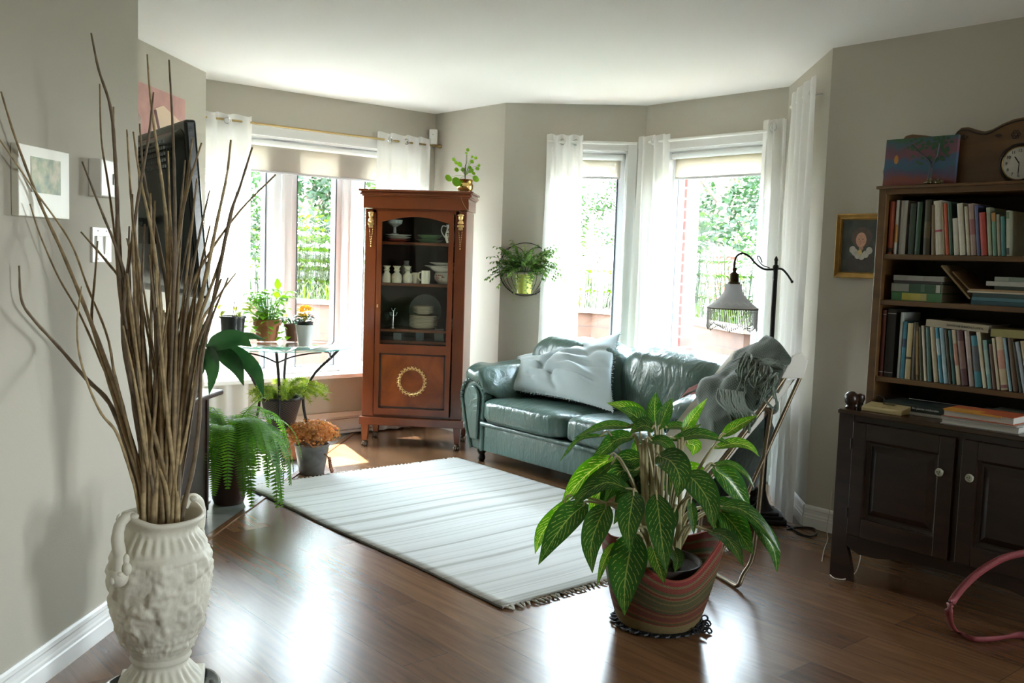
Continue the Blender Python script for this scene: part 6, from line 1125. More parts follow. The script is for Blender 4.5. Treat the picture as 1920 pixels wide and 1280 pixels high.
# red strap at the right edge
bm = BM(); P = [aty(1945, 1033, 3.02), aty(1920, 1036, 3.02), aty(1875, 1048, 3.02), aty(1825, 1080, 3.02), aty(1788, 1122, 3.02), aty(1779, 1155, 3.01), atz(1792, 1182, .012), atz(1822, 1198, .012), atz(1865, 1198, .014), atz(1905, 1192, .014), atz(1945, 1196, .02)]
S_ = spl(P, 6); uvn = len(S_); rows = []
for (p, T, N, B_) in frames(S_):
    s = T.cross(Vector((.5, .8, .3))).normalized(); t_ = len(rows)/uvn; w_ = .012 if t_ < .6 else .012+.010*(t_-.6)/.4; rows.append([p+s*w_+Vector((0, 0, 0)), p+T.cross(s)*.003, p-s*w_*.9])
rows = [[bm.verts.new(Vector((q.x, q.y, max(q.z, .003)))) for q in r_] for r_ in rows]
for a, b_ in zip(rows, rows[1:]):
    for j in (0, 1): bm.faces.new((a[j], a[j+1], b_[j+1], b_[j]))
tag(obj('red_strap', bm, mat('red_webbing', (.20, .03, .035), .6, bump=.3, bump_s=300), None, smooth='raw', solid=.004), 'pinkish red strap looping down to the floor at the right edge', 'strap')
# ================================================================== bookcase on a sideboard
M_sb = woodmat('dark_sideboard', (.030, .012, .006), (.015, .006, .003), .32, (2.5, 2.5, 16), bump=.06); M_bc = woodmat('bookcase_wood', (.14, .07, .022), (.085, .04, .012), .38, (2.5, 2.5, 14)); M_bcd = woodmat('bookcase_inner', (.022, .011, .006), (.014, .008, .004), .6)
OB = UV(-1.66, 3.744); RZ = -PI/4
def bl(px, py, y): q = atv(px, py, 3.744+y); d = q-OB; return Vector(((d.x-d.y)*SQ, (d.x+d.y)*SQ, q.z))     # pixel -> local (x, y, z)
def place(x, y, z=0): return UV(-1.66+x, 3.744+y, z)
sb = thing('sideboard', 'low dark wooden sideboard with two panelled doors, under the bookcase', 'sideboard', OB, RZ)
bm = BM(); hw = .526; dp = .585
for s in (-1, 1):
    box(bm, (s*(hw-.012), dp/2+.01, .43), (.024, dp-.02, .56), bev=.002)
    pr = [(s*hw, 0), (s*hw, .72), (s*(hw-.07), .72), (s*(hw-.07), .15), (s*(hw-.085), .11), (s*(hw-.10), .05), (s*(hw-.105), 0)]
    prism(bm, pr if s > 0 else pr[::-1], -.022, 0, Matrix.Rotation(PI/2, 4, 'X')); box(bm, (s*(hw-.03), dp-.03, .08), (.06, .05, .16))
ap = [(-.456, .20), (.456, .20), (.456, .15), (.40, .125), (.32, .128), (.22, .148), (0, .155), (-.22, .148), (-.32, .128), (-.40, .125), (-.456, .15)]
prism(bm, ap[::-1], -.020, -.001, Matrix.Rotation(PI/2, 4, 'X')); box(bm, (0, .012, .708), (.92, .02, .028)); box(bm, (0, .012, .46), (.03, .02, .52)); box(bm, (0, dp/2, .19), (1.0, dp-.03, .018)); box(bm, (0, dp, .45), (1.02, .012, .52)); obj('carcass', bm, M_sb, sb)
bm = BM(); box(bm, (0, dp/2-.003, .730), (2*hw+.004, dp+.022, .020), bev=.004); obj('top_board', bm, woodmat('sideboard_top', (.060, .028, .012), (.035, .016, .008), .25, (2.5, 14, 2.5)), sb)
for s in (-1, 1):
    x0, x1 = (-.449, -.014) if s < 0 else (.014, .449); z0, z1 = .205, .693; c = (x0+x1)/2; sw_ = .062; bm = BM()
    box(bm, (x0+sw_/2, -.008, (z0+z1)/2), (sw_, .022, z1-z0), bev=.003); box(bm, (x1-sw_/2, -.008, (z0+z1)/2), (sw_, .022, z1-z0), bev=.003); box(bm, (c, -.008, z0+.04), (x1-x0-2*sw_, .022, .08), bev=.002); box(bm, (c, -.008, z1-.035), (x1-x0-2*sw_, .022, .07), bev=.002)
    dr = obj('door', bm, M_sb, sb); bm = BM(); pw_, ph = (x1-x0)/2-sw_, (z1-z0-.15)/2; zc = (z0+.08+z1-.07)/2
    a = [(-pw_, -ph), (pw_, -ph), (pw_, ph), (-pw_, ph)]; rings = []
    for ins, y in ((0, -.004), (.012, .002), (.02, .002), (.045, -.008), (.05, -.008)): rings.append([bm.verts.new((c+px*(1-ins/pw_), y, zc+pz*(1-ins/ph))) for px, pz in a])
    for q, w_ in zip(rings, rings[1:]):
        for k in range(4): bm.faces.new((q[k], q[(k+1) % 4], w_[(k+1) % 4], w_[k]))
    bm.faces.new(rings[-1]); obj('raised_panel', bm, M_sb, dr)
    bm = BM(); kx = -.058 if s < 0 else .060; lathe(bm, [(0, 0), (.008, 0), (.006, .010), (.012, .014), (.017, .022), (.014, .029), (0, .031)], 20); kn = obj('knob', bm, mat('porcelain_knob', (.34, .34, .26), .25, coat=.5), dr, True, loc=(kx, -.019, .553)); kn.rotation_euler = (PI/2, 0, 0)
    for k in range(3): bm = BM(); a = k*2.1; tube(bm, [(math.cos(a+q*.35)*(.003+.0018*q), math.sin(a+q*.35)*(.003+.0018*q), .0305-.0006*q*q*.35) for q in range(5)], .0018, 5); m_ = obj('swirl', bm, mat('dark_glaze', (.03, .04, .035), .3), sb, True, loc=(kx, -.019, .553)); m_.rotation_euler = (PI/2, 0, 0)
    for z in (.30, .60): bm = BM(); tube(bm, [((x0-.004 if s < 0 else x1+.004), -.018, z-.022), ((x0-.004 if s < 0 else x1+.004), -.018, z+.022)], .004, 6); obj('hinge', bm, M_bcd, dr, True)
bm = BM(); lathe(bm, [(0, 0), (.022, 0), (.024, .008), (.016, .014), (.026, .026), (.030, .045), (.026, .062), (.012, .074), (0, .076)], 24); o = obj('wooden_finial', bm, M_sb, None, True, loc=place(-.492, .030, .7405)); tag(o, 'dark turned wooden ball standing on the left front corner of the sideboard', 'ornament')
bm = BM(); lathe(bm, [(0, 0), (.018, 0), (.014, .02), (.022, .04), (.018, .056), (0, .062)], 20); o = obj('wooden_finial', bm, M_sb, None, True, loc=place(-.488, .095, .7405)); tag(o, 'smaller dark wooden ball just behind the corner one on the sideboard', 'ornament')
# upper bookcase
YF = .181; BD = .33; bc = thing('bookcase', 'dark brown open bookcase standing on the sideboard, full of books', 'bookcase', place(0, YF, .7405), RZ); Z0 = .7405; TOPZ = 1.69
bm = BM()
for s in (-1, 1): box(bm, (s*.493, BD/2, (TOPZ-Z0)/2), (.036, BD, TOPZ-Z0), bev=.003)
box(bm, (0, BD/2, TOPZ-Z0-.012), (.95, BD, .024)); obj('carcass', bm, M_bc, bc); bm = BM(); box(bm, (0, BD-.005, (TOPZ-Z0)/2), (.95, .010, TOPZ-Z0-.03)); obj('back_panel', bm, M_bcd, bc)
bm = BM(); box(bm, (0, BD/2-.004, TOPZ-Z0+.006), (1.04, BD+.016, .014), bev=.004); obj('top_board', bm, M_bc, bc)
ZS = [1.410, 1.212, .876]
for z in ZS: bm = BM(); box(bm, (0, BD/2, z-.011-Z0), (.948, BD-.012, .022), bev=.003); obj('shelf', bm, M_bc, bc)
cr_pts = []
for px, py in ((1694, 262), (1700, 255), (1712, 252), (1735, 254), (1758, 257), (1780, 262), (1800, 268)): q = bl(px, py, YF+BD-.02); cr_pts.append((q.x, q.z-Z0))
bm = BM(); prism(bm, [(cr_pts[0][0], TOPZ-Z0+.013)]+cr_pts+[(cr_pts[-1][0], TOPZ-Z0+.013)], -BD+.01, -BD+.03, Matrix.Rotation(PI/2, 4, 'X')); obj('crest', bm, M_bc, bc, bev=.004)
bm = BM(); q = bl(1661, 330, YF+.1); lathe(bm, [(0, .0), (.02, .0), (.022, .015), (.012, .03), (.02, .05), (.024, .075), (.018, .098), (0, .106)], 20, (q.x, .12, TOPZ-Z0+.013)); obj('corner_post', bm, M_bc, bc, True)
# ---- books
BOOKS = {}
def bookmat(c): 
    k = 'book_%02d%02d%02d' % tuple(int(x*60) for x in c); return mat(k, c, .55, noise_s=30, noise_a=.08)
M_page = mat('book_pages', (.34, .31, .24), .9)
CN_ = [((.45, .12, .06), 'orange red'), ((.55, .54, .48), 'white'), ((.36, .35, .30), 'grey'), ((.02, .03, .02), 'black')]
def book(lab, x, w_, h_, d_, z, col, tilt=0, y=YF+.03, grp=None, deco=None, name='book'):
    """standing book, spine towards the room; x = left foot of the spine in bookcase coordinates"""
    t_ = thing(name, lab, 'book', place(x+w_/2, y, z+.0005), RZ, grp); R = Matrix.Translation((w_/2*(1 if tilt > 0 else -1)*1, 0, 0)) @ Matrix.Rotation(tilt, 4, 'Y') @ Matrix.Translation((-w_/2*(1 if tilt > 0 else -1), 0, 0))
    bm = BM(); c = .0018
    box(bm, (-w_/2+c/2, d_/2, h_/2), (c, d_, h_), R); box(bm, (w_/2-c/2, d_/2, h_/2), (c, d_, h_), R)
    surf(bm, lambda s, q: R @ Vector((-w_/2+w_*s, -.0035*math.sin(PI*s), h_*q)), 6, 1); box(bm, (0, .002, h_/2), (w_-.001, .003, h_), R); obj('cover', bm, bookmat(col), t_)
    bm = BM(); box(bm, (0, d_/2+.001, h_/2), (w_-2*c, d_-.008, h_-.008), R); obj('pages', bm, M_page, t_)
    if deco:
        for (q0, q1, cc) in deco: bm = BM(); surf(bm, lambda s, q: R @ Vector((-w_*.5+w_*s, -.0035*math.sin(PI*s)-.0006, h_*(q0+(q1-q0)*q))), 6, 1); obj('spine_band', bm, bookmat(cc), t_)
    return t_, R
def flat(lab, x0, x1, z, th, col, y=YF+.03, d_=.2, rz=0, grp=None, deco=None, pages_front=False, soft=False):
    """book lying down with its spine to the room"""
    w_ = x1-x0; t_ = thing('book', lab, 'book', place((x0+x1)/2, y, z+.0004), RZ+rz, grp); bm = BM(); c = min(.0025, th*.2)
    box(bm, (0, d_/2, c/2), (w_, d_, c)); box(bm, (0, d_/2, th-c/2), (w_, d_, c))
    if not pages_front: box(bm, (0, .001, th/2), (w_, .003, th), bev=.0008)
    obj('cover', bm, bookmat(col), t_); bm = BM(); box(bm, (0, d_/2+.002, th/2), (w_-.008, d_-.010, th-2*c)); obj('pages', bm, mat('white_pages', (.55, .54, .50), .9) if pages_front else M_page, t_)
    if deco:
        for (q0, q1, cc) in deco: bm = BM(); box(bm, (-w_/2+w_*(q0+q1)/2, -.001, th/2), (w_*(q1-q0), .0012, th*.84)); obj('spine_band', bm, bookmat(cc), t_)
    return t_
def K(cx, cy): return (1640+cx/3.2, 360+cy/3.2)
S1 = [(76, 104, 58, (.36, .085, .045), 'tall orange red book at the left end of the top shelf'), (112, 130, 50, (.50, .50, .46), 'thin white book with an orange foot on the top shelf'), (142, 180, 52, (.36, .35, .31), 'wide grey book, third from the left on the top shelf'), (198, 232, 70, (.02, .035, .022), 'black book right of the wide grey one on the top shelf'), (238, 268, 60, (.025, .065, .035), 'dark green book, fifth from the left on the top shelf'), (290, 328, 48, (.045, .038, .018), 'tall blackish patterned book on the top shelf'), (340, 364, 78, (.15, .10, .04), 'brown book just left of the large lettered one, top shelf'),
 (366, 412, 55, (.56, .53, .44), 'wide cream book with a column of lettering on the top shelf'), (413, 424, 70, (.30, .22, .12), 'narrow tan book right of the lettered cream one'), (426, 448, 70, (.48, .09, .035), 'bright orange red book in the middle of the top shelf'), (450, 472, 62, (.02, .055, .035), 'dark green book right of the bright orange one'), (477, 508, 160, (.54, .53, .44), 'short white book, the lowest on the top shelf'), (512, 546, 70, (.58, .57, .47), 'tall white book beside the short white one'), (555, 577, 88, (.45, .42, .31), 'thin cream book, right of the tall white one'), (580, 612, 72, (.36, .26, .22), 'mauve book on the top shelf'), (616, 636, 80, (.09, .11, .22), 'thin blue book left of the red one'),
 (640, 676, 125, (.46, .075, .06), 'red book right of the thin blue one on the top shelf'), (684, 706, 95, (.34, .37, .25), 'pale green book right of the red one'), (710, 735, 127, (.13, .27, .20), 'teal book with an orange top on the top shelf'), (739, 758, 135, (.32, .30, .22), 'pale narrow book between two teal ones'), (761, 788, 148, (.05, .20, .19), 'teal book near the right of the top shelf'), (792, 810, 112, (.42, .44, .32), 'pale green book with a label, last in the upright row of the top shelf')]
tilts = [0, 0, 0, 0, 0, -.02, -.06, -.11, -.11, -.115, -.115, -.12, -.13, -.13, -.13, -.13, -.125, -.12, -.11, -.11, -.10, -.08]
decos = {1: [(0, .22, (.50, .50, .46)), (.22, .55, (.40, .20, .05))], 0: [(.04, .12, (.03, .02, .02))], 5: [(.3, .6, (.09, .07, .03))], 7: [(.42, .46, (.4, .08, .12))], 18: [(.8, 1., (.38, .20, .06))], 21: [(.03, .18, (.05, .06, .05)), (.82, .97, (.15, .2, .1))], 14: [(.4, .7, (.30, .12, .12))], 17: [(.1, .9, (.30, .33, .22))], 3: [(.1, .9, (.03, .05, .03))]}
lastx = -.9
def xof(cx, cyb): return bl(*K(cx, cyb), YF+.03).x
for i, (a, b_, yt, col, lb) in enumerate(S1):
    x0, x1 = xof(a, 372), xof(b_, 372); x0 = max(x0, lastx+.0008); w_ = max(.008, x1-x0); top = bl(*K((a+b_)/2, yt), YF+.03).z; h_ = (top-ZS[0])/math.cos(tilts[i]); t_, R = book(lb, x0, w_, min(h_, .238), .15, ZS[0], col, tilts[i], deco=decos.get(i)); lastx = x0+w_
    if i == 7: bk7 = (t_, R, w_, h_)
t_, R, w_, h_ = bk7; text('spine_text', 'Noms et récits', .022, bookmat((.12, .08, .07)), t_, R @ Matrix(((0, 1, 0, 0), (0, 0, -1, -.0045), (-1, 0, 0, h_*.62), (0, 0, 0, 1)))) if False else None
S3 = [(12, 46, 705, (.10, .025, .02), 'dark red ring binder at the left end of the third shelf', 0), (52, 104, 700, (.02, .018, .015), 'wide black ring binder beside the dark red one', 0), (131, 148, 720, (.42, .46, .44), 'thin pale book right of the black binder', 0), (150, 174, 775, (.05, .22, .32), 'bright blue book on the third shelf', 0), (178, 210, 785, (.52, .44, .24), 'yellow cream book with a dark emblem on the third shelf', 0), (214, 238, 780, (.05, .04, .02), 'dark olive book right of the yellow cream one', -.01), (240, 258, 800, (.12, .08, .035), 'thin brown book left of the white one, third shelf', -.04), (263, 285, 810, (.05, .05, .02), 'dark green gold book on the third shelf', -.05), (290, 306, 803, (.52, .50, .40), 'thin white book among dark ones on the third shelf', -.07), (312, 336, 812, (.05, .12, .11), 'dark teal book right of the thin white one', -.06),
 (350, 378, 812, (.42, .36, .24), 'tan book below the flat lettered book, third shelf', -.085), (384, 406, 816, (.06, .25, .36), 'blue book with a pale title, third shelf', -.09), (410, 436, 820, (.25, .40, .46), 'light blue book beside the blue one', -.09), (440, 460, 828, (.04, .035, .03), 'blackish book right of the light blue one', -.09), (463, 484, 832, (.03, .10, .10), 'dark green blue book left of a cream one', -.09), (488, 512, 830, (.52, .47, .33), 'cream book with red lettering band on the third shelf', -.095), (518, 556, 832, (.10, .045, .05), 'wide plum book on the third shelf', -.095), (566, 594, 838, (.33, .27, .24), 'greyish mauve book right of the plum one', -.095), (600, 642, 866, (.04, .20, .26), 'wide deep blue book on the third shelf', -.09), (648, 670, 845, (.55, .52, .38), 'tall cream book right of the deep blue one', -.11),
 (676, 700, 892, (.20, .38, .38), 'pale teal book, shorter than its neighbours', -.10), (706, 728, 915, (.12, .07, .05), 'short brown teal book on the third shelf', -.09), (733, 750, 880, (.50, .47, .35), 'thin cream book left of the thick one', -.10), (757, 800, 875, (.54, .46, .30), 'thick cream book with red band and seal', -.10), (806, 824, 880, (.22, .36, .42), 'pale blue book right of the thick cream one', -.11), (830, 862, 880, (.10, .06, .03), 'brown book near the right edge, third shelf', -.10), (868, 886, 905, (.05, .05, .06), 'dark book near the right edge, third shelf', -.12), (890, 915, 905, (.30, .36, .42), 'pale blue grey book at the right edge, third shelf', -.13), (918, 945, 900, (.40, .33, .2), 'tan book cut off by the right edge of the photo', -.12)]
D3 = {0: [(.06, .07, (.4, .4, .38)), (.93, .94, (.4, .4, .38))], 1: [(.06, .07, (.4, .4, .38)), (.93, .94, (.4, .4, .38))], 3: [(.55, .7, (.02, .05, .1))], 4: [(.36, .40, (.04, .04, .03))], 6: [(.1, .9, (.25, .17, .06))], 11: [(.5, .8, (.3, .4, .4))], 12: [(.2, .5, (.3, .42, .45))], 15: [(.35, .75, (.42, .22, .16))], 16: [(.3, .8, (.2, .12, .1))], 18: [(.3, .8, (.08, .1, .11))], 23: [(.4, .75, (.48, .27, .2)), (.04, .1, (.25, .1, .1))], 20: [(.3, .8, (.3, .45, .42))], 17: [(.5, .9, (.4, .33, .3))]}
lastx = -.9
for i, (a, b_, yt, col, lb, tl) in enumerate(S3):
    x0, x1 = xof(a+(0 if i < 5 else 6), 1130), xof(b_+(0 if i < 5 else 6), 1130); x0 = max(x0, lastx+.0008, -.473); w_ = max(.008, x1-x0); top = bl(*K((a+b_)/2, yt), YF+.03).z; h_ = (top-ZS[2])/math.cos(tl*1.75); t_, R = book(lb, x0, w_, min(h_, .30), .15, ZS[2], col, tl*1.75, deco=D3.get(i), name='ring_binder' if i < 2 else 'book'); lastx = x0+w_
# flat books: on top of the row of the third shelf
a, b_ = bl(*K(306, 800), YF+.03), bl(*K(680, 850), YF+.03); zt = bl(*K(490, 832), YF+.03).z
f1 = flat('cream book with an upside down title lying on the upright books of the third shelf', a.x, b_.x, max(1.105, zt-.0), .030, (.40, .36, .26)); f1.rotation_euler = (0, .035, RZ)
text('spine_title', "TOUT L'HOMME EN SANTÉ", .0125, bookmat((.05, .05, .045)), f1, Matrix(((-1, 0, 0, .035), (0, 0, -1, -.0018), (0, -1, 0, .015), (0, 0, 0, 1))))
a = bl(*K(690, 830), YF+.03); flat('yellow green book lying flat right of the upside down titled one', a.x+.005, a.x+.17, max(1.085, zt-.012), .032, (.30, .27, .10))
bm = BM()
# second shelf, left stack
X = lambda cx: bl(*K(cx, 640), YF+.04).x
z = ZS[1]; L2 = [('green and yellow spined book at the bottom of the left stack, second shelf', 106, 404, .036, (.05, .16, .06), [(.22, .40, (.38, .34, .05)), (.40, .6, (.42, .36, .07)), (.6, .72, (.35, .32, .12))]), ('dark green book with a grey end in the left stack, second shelf', 104, 402, .038, (.03, .075, .04), [(0, .36, (.24, .25, .22)), (.60, .68, (.07, .13, .08)), (.90, .98, (.46, .46, .40))]), ('thin black book between the dark green and the grey one', 115, 395, .010, (.02, .025, .02), None), ('grey book on top of the left stack on the second shelf', 112, 404, .022, (.27, .27, .24), [(.30, .62, (.33, .33, .30))])]
for lb, a, b_, th, col, dc_ in L2: flat(lb, X(a), X(b_), z, th, col, d_=.19, deco=dc_); z += th+.0008
def lean(lab, p0, p1, th, col, d_=.2, n_='book'):
    a, b_ = bl(*K(*p0), YF+.05), bl(*K(*p1), YF+.05); t_ = thing(n_, lab, 'book', place(b_.x, YF+.05, max(b_.z, ZS[1]+.001)), RZ); dx, dz = a.x-b_.x, a.z-b_.z; ln = math.hypot(dx, dz); R = Matrix.Rotation(math.atan2(dx, dz), 4, 'Y'); bm = BM(); box(bm, (-th/2, d_/2, ln/2), (th, d_, ln), R, bev=.0008); obj('cover', bm, bookmat(col), t_)
lean('thin tan board book leaning against the flat stack on the second shelf', (404, 437), (574, 636), .008, (.36, .27, .14)); lean('thin brown book leaning behind the tan one, second shelf', (470, 475), (590, 600), .006, (.22, .13, .05))
z = ZS[1]; R2 = [('dark teal book at the bottom of the right pile, second shelf', 585, 905, .016, (.02, .07, .09), None), ('blue book, second from the bottom of the right pile', 588, 905, .014, (.06, .16, .20), None), ('black spiral bound book in the right pile', 592, 905, .016, (.03, .055, .055), None), ('thin white book in the right pile, second shelf', 560, 905, .007, (.52, .48, .38), None), ('thin tan book above the thin white one', 570, 905, .007, (.36, .24, .12), None), ('dark green book in the right pile, second shelf', 720, 905, .014, (.02, .04, .03), None), ('white book near the top of the right pile, second shelf', 668, 905, .018, (.44, .45, .40), None), ('grey green book on top of the right pile, second shelf', 718, 905, .018, (.20, .25, .20), [(0, .3, (.30, .33, .28))])]
for lb, a, b_, th, col, dc_ in R2: flat(lb, X(a), X(b_)+.06, z, th, col, d_=.19, deco=dc_); z += th+.0008
# ---- on the sideboard, under the lowest shelf
def T(px, py, y): return bl(px, py, y)
a, b_ = T(1650, 760, .12), T(1765, 790, .12)
flat('pale grey book under the black medicinal plants book', a.x+.03, b_.x+.07, .7402, .012, (.40, .39, .36), y=.11, d_=.17)
bb = flat('black book titled Secrets et vertus des plantes médicinales lying on the sideboard', a.x+.012, b_.x+.055, .7532, .030, (.012, .022, .018), y=.12, d_=.16)
text('spine_title', 'Secrets et vertus des plantes médicinales', .0122, mat('title_white', (.75, .75, .72), .6), bb, Matrix(((1, 0, 0, -.012), (0, 0, -1, -.0018), (0, 1, 0, .015), (0, 0, 0, 1))))
bm = BM(); ball(bm, (0, 0, 0), .0035, (1.3, .3, 1), 6, 5); ball(bm, (.004, 0, -.004), .0025, (1, .3, 1), 6, 5); o = obj('publisher_mark', bm, MC['title_white'], bb, True, loc=((b_.x-a.x)/2+.004, -.0018, .015))
c0, c1 = T(1766, 790, .02), T(1905, 815, .02)
flat('thick white paperback at the bottom of the pile on the sideboard', c0.x, c1.x+.01, .7402, .024, (.46, .44, .42), y=.0+.012, d_=.17, pages_front=True, rz=.05); flat('loose white papers between the white paperback and the red book', c0.x-.004, c1.x+.004, .7650, .004, (.55, .54, .50), y=.016, d_=.17, pages_front=True, rz=-.02)
rb = flat('thick orange and red book on top of the pile on the sideboard', c0.x+.002, c1.x-.012, .7698, .030, (.50, .10, .035), y=.018, d_=.15, pages_front=True, rz=.03); bm = BM(); w_ = c1.x-c0.x-.014; box(bm, (-.02, -.0005, .0262), (w_-.05, .004, .007)); box(bm, (-w_*.22, .03, .0303), (w_*.5, .06, .0008)); obj('orange_cover_part', bm, bookmat((.58, .28, .03)), rb)
flat('grey green spiral notebook lying behind the red book', c0.x+.045, c1.x+.06, .7402, .045, (.10, .13, .10), y=.20, d_=.12)
sp_ = thing('spiral_notebook', 'grey spiral notebook on top of the pile behind the red book', 'notebook', place((c0.x+c1.x)/2+.05, .195, .7862), RZ); bm = BM(); box(bm, (0, .06, .005), (.18, .12, .010)); obj('pages', bm, bookmat((.20, .22, .18)), sp_); bm = BM()
for k in range(22): x = -.085+k*.0081; tube(bm, [(x, .003+.006*math.cos(q*PI/4), .006+.006*math.sin(q*PI/4)) for q in range(8)], .0010, 4)
obj('spiral_wire', bm, M_bcd, sp_)
d0, d1 = T(1616, 765, .04), T(1690, 765, .04); ph = thing('phone_base', 'small cream plastic phone base on the left of the sideboard', 'phone', place((d0.x+d1.x)/2+.005, .07, .7402), RZ+.05); M_crm = mat('cream_plastic', (.50, .40, .20), .4)
bm = BM(); w_ = d1.x-d0.x; prism(bm, [(-.045, 0), (.045, 0), (.045, .034), (-.035, .022), (-.045, .016)], -w_/2, w_/2, Matrix(((0, 0, 1, 0), (1, 0, 0, 0), (0, 1, 0, 0), (0, 0, 0, 1)))); obj('housing', bm, M_crm, ph, bev=.004)
for k, x in enumerate((-.035, 0, .035)): bm = BM(); box(bm, (x, -.022, .0255), (.016, .006, .003), Matrix.Rotation(.15, 4, 'X')); obj('button', bm, mat('button_tan', (.25, .19, .09), .5), ph)
bm = BM(); box(bm, (.005, .025, .0325), (.05, .022, .004), Matrix.Rotation(.10, 4, 'X')); obj('handset_recess', bm, mat('recess', (.10, .07, .03), .6), ph)
bm = BM(); tube(bm, spl([(-.02, .045, .012), (-.045, .07, .05), (-.075, .07, .055), (-.085, .10, .02)], 5), .0022, 5); obj('cord', bm, M_blk, ph, True)
# ---- on top of the bookcase
a, b_ = bl(1662, 262, YF+.05), bl(1790, 350, YF+.05); pw_ = b_.x-a.x; pz = a.z-TOPZ-.014; pa = thing('painted_canvas', 'unframed painted canvas of a tree over pink and blue water standing on the bookcase', 'painting', place((a.x+b_.x)/2, YF+.05, TOPZ+.0135), RZ)
pt_c = mat('canvas_paint', (.1, .12, .2), .6); t, b = NT(pt_c); L = t.links; tcn = t.nodes.new('ShaderNodeTexCoord'); sp = t.nodes.new('ShaderNodeSeparateXYZ'); L.new(tcn.outputs['Object'], sp.inputs[0]); n = t.nodes.new('ShaderNodeTexNoise'); n.inputs['Scale'].default_value = 9; n.inputs['Detail'].default_value = 4; L.new(tcn.outputs['Object'], n.inputs['Vector'])
ma = t.nodes.new('ShaderNodeMath'); ma.operation = 'MULTIPLY_ADD'; ma.inputs[1].default_value = .14; L.new(n.outputs[0], ma.inputs[0]); L.new(sp.outputs[2], ma.inputs[2]); mr = t.nodes.new('ShaderNodeMapRange'); mr.inputs[1].default_value = .05; mr.inputs[2].default_value = .07+pz; L.new(ma.outputs[0], mr.inputs[0]); r = t.nodes.new('ShaderNodeValToRGB'); ce = r.color_ramp.elements; ce[0].color = (.17, .035, .025, 1); ce[1].color = (.035, .10, .045, 1)
for p, c in ((.18, (.19, .05, .035)), (.32, (.07, .06, .12)), (.42, (.035, .10, .16)), (.58, (.05, .09, .17)), (.66, (.16, .06, .08)), (.80, (.13, .06, .09)), (.9, (.05, .10, .13))): e = ce.new(p); e.color = (*c, 1)
L.new(mr.outputs[0], r.inputs[0]); L.new(r.outputs[0], b.inputs['Base Color'])
bm = BM(); Rl = Matrix.Rotation(-.06, 4, 'X'); box(bm, (0, 0, pz/2), (pw_, .018, pz), Rl, bev=.001); obj('canvas', bm, pt_c, pa); bm = BM()
tube(bm, spl([Rl @ Vector(q) for q in ((.05*1, -.0095, pz*.12), (.055, -.0095, pz*.35), (.045, -.0095, pz*.5), (-.0, -.0095, pz*.68), (-.04, -.0095, pz*.86))], 4), [.009]*5+[.005]*5+[.0025]*7, 4); tube(bm, [Rl @ Vector(q) for q in ((.055, -.0095, pz*.4), (.075, -.0095, pz*.6), (.08, -.0095, pz*.85))], .004, 4)
obj('painted_trunk', bm, bookmat((.03, .035, .05)), pa); bm = BM(); random.seed(5)
for k in range(70): c = Vector((random.choice([.0, .04, .08, .1, -.03])+random.gauss(0, .018), -.0096, pz*random.choice([.55, .7, .85, .88])+random.gauss(0, .012))); c.z = min(c.z, pz-.006); c.x = max(-pw_/2+.006, min(pw_/2-.006, c.x)); ball(bm, Rl @ c, .008, (1.3, .08, .8), 6, 4)
obj('painted_leaves', bm, bookmat((.02, .075, .03)), pa); bm = BM(); ball(bm, Rl @ Vector((-pw_*.33, -.0095, pz*.55)), .010, (1, .08, 2.2), 8, 6); obj('painted_flame', bm, bookmat((.45, .20, .03)), pa)
q = bl(1752, 345, YF+.02); bm = BM(); random.seed(14)
for k in range(60):
    a = random.random()*6.28; rr = .035*math.sqrt(random.random()); zc = .006+(.035-rr)*.8*random.random(); ball(bm, (math.cos(a)*rr*1.2, math.sin(a)*rr*.5, zc), .0055, u=6, v=5)
tag(obj('bead_heap', bm, mat('bead_gold', (.17, .14, .07), .3, .5), None, True, loc=place(q.x, YF+.012, TOPZ+.0135), rz=RZ), 'little heap of dull gold beads in front of the painted canvas', 'beads', kind='stuff')
# clock with a carved wavy top
W0, W1 = bl(1789, 348, YF+.09), bl(1980, 348, YF+.09); ck_ = thing('carved_clock', 'carved brown wooden clock with a wavy top and round white dial on the bookcase', 'clock', place(0, YF+.09, TOPZ+.0135), RZ); ol = [(W0.x, 0)]
for px, py in ((1790, 300), (1790, 262), (1793, 247), (1802, 239), (1815, 238), (1830, 243), (1846, 246), (1860, 242), (1880, 231), (1900, 223), (1920, 219), (1945, 219), (1965, 228), (1980, 240), (1985, 300)): q = bl(px, py, YF+.09); ol.append((q.x, max(0.01, q.z-TOPZ-.0135)))
ol.append((ol[-1][0], 0)); bm = BM(); prism(bm, ol[::-1], -.05, .0, Matrix.Rotation(PI/2, 4, 'X')); obj('case', bm, M_bc, ck_, bev=.005)
bm = BM(); tube(bm, spl([(x-.0*i, -.002, z-.012) for i, (x, z) in enumerate(ol[2:14])], 4), .003, 5)
q = bl(1808, 256, YF+.09); tube(bm, [(q.x+(.002+.0016*k)*math.cos(k*.8), -.002, q.z-TOPZ-.0135+(.002+.0016*k)*math.sin(k*.8)) for k in range(9)], .002, 4); q = bl(1905, 252, YF+.09)
for k in range(6): a = k*PI/3; c = Vector((q.x+.012*math.cos(a), -.002, q.z-TOPZ-.0135+.012*math.sin(a))); tube(bm, [c+Vector((math.cos(j*PI/4)*.006, 0, math.sin(j*PI/4)*.006)) for j in range(9)], .0014, 4)
for s in (-1, 1): q2 = bl(1905+s*22-4, 254, YF+.09); leaf(bm, (q2.x-s*.002, -.003, q2.z-TOPZ-.0135), (s, 0, .05), (0, -1, 0), .03, .014, 0, .02, 4)
obj('carving', bm, M_bcd, ck_, True)
cc = bl(1912, 306, YF+.09); dcz = cc.z-TOPZ-.0135; RD = 29*3.9/FPX; MD = Matrix.Translation((cc.x, -.0, dcz)) @ Matrix.Rotation(PI/2, 4, 'X')
